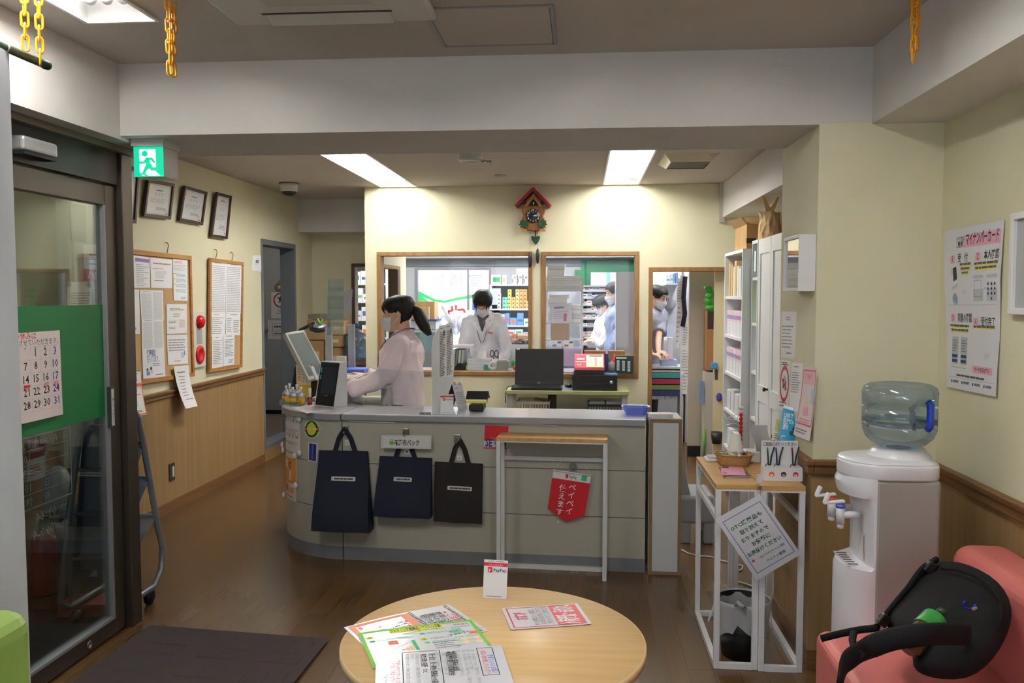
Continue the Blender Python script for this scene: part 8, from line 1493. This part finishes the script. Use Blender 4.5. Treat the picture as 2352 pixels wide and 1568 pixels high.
p=aY(1652,912,7.57);one(MB().ell((p.x,7.575,p.z),(.026,.02,.04),M((70,60,160),.5)),'purple_pouch','small purple pouch hung by the cream sliding door','pouch')
# ================================================================ SHELVES ON THE RIGHT, BEHIND THE PILLAR
XA=1.11;ya,yb_=6.02,6.77;H1=1.82;sw=M((226,228,230),.4,name='bookcase_white');t=thing('bookcase','white open bookcase beside the back doorway','bookcase',(XA+.15,(ya+yb_)/2,0));e=.022;lev=[.06,.335,.62,.91,1.195,1.49]
for y in (ya,yb_-e):MB().bx(XA,1.5,y,y+e,0,H1,sw).build('side',t)
MB().bx(XA,1.5,ya,yb_,H1-e,H1,sw).build('top',t);MB().bx(1.49,1.5,ya,yb_,0,H1,sw).build('back',t)
for z in lev:MB().bx(XA+.004,1.49,ya+e,yb_-e,z-e,z,sw).build('shelf',t)
def inA(z,y0,y1,h,c_,label,name,cat,D=.2,x=XA+.02,group=None,band=None):
    b=MB();b.bx(x,x+D,y0,y1,z,z+h,M(c_,.5)if isinstance(c_,tuple)else c_)
    if band:b.bx(x-.0008,x,y0+.004,y1-.004,z+h*.25,z+h*.6,M(band,.5))
    return one(b,name,label,cat,group)
for i,(c_,h,w_)in enumerate((((190,160,110),.25,.05),((206,180,130),.24,.04),((226,226,226),.22,.03),((196,166,116),.26,.06),((230,230,232),.22,.04),((222,224,228),.2,.05))):y0=6.62-.085*i;inA(1.491,y0,y0+w_+.02,h,c_,'%s file on the top tier of the white bookcase'%['tan, farthest','light tan','white, thin','wide kraft','white','white, nearest'][i],'file_box','file')
ordn=['first','second','third','fourth','fifth','sixth','seventh','eighth']
for tz_,nm in ((1.196,'second'),(.911,'third')):
    for k in range(5):
        y0=6.08+.135*k
        inA(tz_,y0,y0+.125,.10,(226,226,230),'white tissue packet, lower row, %s bookcase tier, %s from near end'%(nm,ordn[k]),'tissue_packet','packet');inA(tz_+.101,y0,y0+.125,.085,(226,206,218),'pink-printed packet, upper row, %s bookcase tier, %s from near end'%(nm,ordn[k]),'tissue_packet','packet',band=(190,110,150)if k%2 else (110,150,200))
for k in range(4):inA(.621,6.08+.16*k,6.22+.16*k,.17-.02*(k%2),(214,214,220),'pale wrapped packet on the fourth tier of the bookcase, %s from the near end'%ordn[k],'wrapped_packet','packet')
for k in range(3):inA(.336,6.1+.2*k,6.26+.2*k,.14,(226,226,228),'white packet on the fifth tier of the bookcase, %s from the near end'%ordn[k],'white_packet','packet')
XB=1.168;yb0,yb1=5.80,6.0;H2=1.87;t=thing('narrow_bookcase','narrow white open shelf between the bookcase and the white cupboard','bookcase',(XB+.15,5.9,0))
for y in (yb0,yb1-.018):MB().bx(XB,1.6,y,y+.018,0,H2,sw).build('side',t)
MB().bx(XB,1.6,yb0,yb1,H2-e,H2,sw).build('top',t);MB().bx(1.3,1.31,yb0,yb1,0,H2,sw).build('back',t)
for z in (.3,.66,.98,1.31,1.62):MB().bx(XB+.003,1.3,yb0+.018,yb1-.018,z-.02,z,sw).build('shelf',t)
b=MB();b.bx(XB+.02,XB+.1,5.85,5.88,1.31,1.56,M((170,206,60),.4));one(b,'lime_folder','lime green folder in the narrow white shelf','folder');b=MB();b.grid(lambda u,v:(XB+.02+.03*u,5.84+.11*u,1.62+.17*v+.02*math.sin(3*u)),4,4,M((120,180,160),.5),True,.003);one(b,'green_fan','green paper fan at the top of the narrow white shelf','fan');b=MB();b.grid(lambda u,v:(XB+.008,5.90+.05*u,1.66+.14*v),1,1,M(PAPER,.5),False,.002);one(b,'folded_sheet','folded white sheet in front of the green paper fan','sheet')
yc0,yc1=4.6,5.79;XC=1.17;t=thing('white_cupboard','tall white panelled cupboard behind the pillar','cupboard',(XC+.2,(yc0+yc1)/2,0));MB().bx(XC+.022,1.6,yc0,yc1,0,H2,sw).build('body',t);ysm=aX(1769,700,XC).y
for y0,y1 in ((ysm+.003,yc1),(ysm-(yc1-ysm),ysm-.003),(yc0,ysm-(yc1-ysm)-.006)):
    b=MB();r_=.055;b.bx(XC+.008,XC+.02,y0,y1,.04,H2-.003,sw);
    for (za,zc_)in ((.04,.04+r_),(.80,.80+.11),(H2-.1,H2-.003)):b.bx(XC,XC+.008,y0,y1,za,zc_,sw)
    b.bx(XC,XC+.008,y0,y0+r_,.04,H2-.003,sw).bx(XC,XC+.008,y1-r_,y1,.04,H2-.003,sw);d_=b.build('door',t,bev=.0015)
    if y1==yc1:MB().lathe([(.007,0),(.007,.014),(.014,.02),(.014,.03),(0,.033)],(XC,ysm+.03,.905),M((28,24,24),.4),14,(-1,0,0)).build('knob',d_)
# on top of the shelves
carton_m=noisy('kraft_box',(166,132,86),(178,144,98),(5,5,5),.8);t=thing('parcel_box','open cardboard box with a black band on top of the white bookcase','box',(1.27,6.4,H1));b=MB();a,c=aX(1690,583,XA+.04),aX(1722,583,XA+.04);y0,y1=6.05,6.5;b.bx(XA+.03,1.4,y0,y1,H1,H1+.17,carton_m).bx(XA+.028,1.2,y0-.001,y0,H1+.04,H1+.075,M((44,34,30),.6));b.build('box',t,bev=.003);b=MB();b.add([(XA+.03,y0,H1+.17),(1.4,y0,H1+.17),(1.4,y0+.12,H1+.235),(XA+.03,y0+.12,H1+.235)],[(0,1,2,3)],carton_m).add([(XA+.03,y0,H1+.17),(XA+.03,y1,H1+.17),(XA-.02,y1,H1+.22),(XA-.02,y0,H1+.22)],[(0,1,2,3)],carton_m);b.build('flap',t)
pb2=noisy('kraft_paper',(196,164,118),(208,178,132),(14,14,14),.8,.5,40);z0=H2;t=thing('paper_bag','crumpled brown paper bag with folded handles on top of the narrow white shelf','bag',(1.28,5.86,z0));b=MB();rings=[]
for z,w_,d_ in ((0,.07,.09),(.04,.075,.095),(.1,.07,.08),(.15,.064,.05),(.18,.075,.028)):rings.append([Vector((1.255+w_*(1+.08*math.sin(5*g+z*40))*math.cos(g),5.86+d_*(1+.1*math.sin(7*g+z*30))*math.sin(g),z0+z+.012*math.sin(3*g)*(z>.1)))for g in [2*math.pi*i/20 for i in range(20)]])
b.loft(rings,pb2,False);b.build('bag',t);b=MB()
for sy,lean_ in ((-.02,-.05),(.03,.06)):b.grid(lambda u,v:(1.255+lean_*v+.05*(u-.5)*(1-v*.8),5.86+sy,z0+.16+.13*v),3,4,pb2,True,.003)
b.build('bag_lip',t)
one(MB().bx(1.33,1.5,5.55,5.75,H2,H2+.17,M((120,100,66),.7)),'brown_box','dark tan box behind the paper bag on top of the shelves','box')
t=thing('clear_gift_bag','clear bag with a green bundle on top of the white cupboard','bag',(1.27,5.3,H2));b=MB();b.grid(lambda u,v:(1.25+(.06-.05*v)*math.cos(2*math.pi*u),5.2+(.1-.06*v)*math.sin(2*math.pi*u),H2+.2*v+.01*math.sin(12*u)),20,6,film);b.build('film',t);MB().ell((1.25,5.2,H2+.08),(.045,.08,.075),M((20,110,60),.5)).build('green_bundle',t);MB().bx(1.215,1.25,5.16,5.24,H2,H2+.03,M((90,120,190),.5)).build('label',t)
# grey plastic child seat
p=aZ(1607,1250,0);gp_=M((150,152,158),.45,name='seat_plastic');X0,X1,Y0,Y1=aZ(1560,1250,0).x,p.x+.095,p.y,p.y+.36;zs_=aY(1610,1140,Y0).z;zb2=aY(1590,1040,Y0+.1).z
t=thing('child_seat','grey moulded plastic child seat behind the consoles','seat',((X0+X1)/2,(Y0+Y1)/2,0));MB().bx(X0,X1,Y0,Y1,.12,zs_,gp_).build('seat',t,bev=.03,seg=4)
for sx in (X0+.01,X1-.07):
    for sy in (Y0+.01,Y1-.07):MB().bx(sx,sx+.06,sy,sy+.06,0,.14,gp_).build('leg',t,bev=.01)
b=MB();xm=aY(1590,1130,Y0).x;b.prism([(X0,zs_-.02),(xm,zs_-.02),(xm-.03,zs_+.1),(xm-.05,zb2),(X0,zb2)],.04,gp_,(0,Y0+.08,0)).prism([(X0,zs_-.02),(xm,zs_-.02),(xm-.03,zs_+.1),(xm-.05,zb2),(X0,zb2)],.04,gp_,(0,Y1-.02,0));b.build('backrest',t,bev=.012)
t=thing('face_mask_hanger','white looped straps hung on the bookcase edge above the basket','mask',aY(1668,960,6.0));b=MB()
for pts in (((1667,962),(1685,955),(1700,943),(1706,936)),((1668,976),(1688,972),(1700,980),(1704,990)),((1664,950),(1668,962),(1690,966),(1705,940))):b.tube([aY(x,y,6.012)for x,y in pts],.004,M((226,226,230),.6),6)
b.build('loops',t);MB().ell(aY(1703,937,5.92),(.02,.012,.014),M((190,200,200),.4)).build('bead',t)
b=MB();
for i in range(8):b.ell(aY(1702-.2*i,952+9.5*i,6.008),(.014,.012,.016),M((196,36,40),.35),None,10,6)
one(b,'red_chain','red beaded strip hanging on the near edge of the white bookcase','strip')
p=aY(1646,1005,7.54);b=MB();b.lathe([(.0,-.05),(.04,-.05),(.055,.05),(.05,.05),(.036,-.04),(0,-.04)],(p.x,7.54,p.z),M((46,44,42),.4),18);one(b,'black_basket','small black cup basket hung low beside the white bookcase','basket')
t=thing('corridor_fill_light','round ceiling light in the corridor behind the grey doorway','ceiling light',(-3.6,9.3,ZC));MB().lathe([(.16,0),(.16,-.03),(.12,-.055),(0,-.06)],(-3.6,9.3,ZC),glow('corridor_fill_glow',(255,250,240),9),28).build('shade',t)  # invented hidden lamp, put in to lift the dark corridor
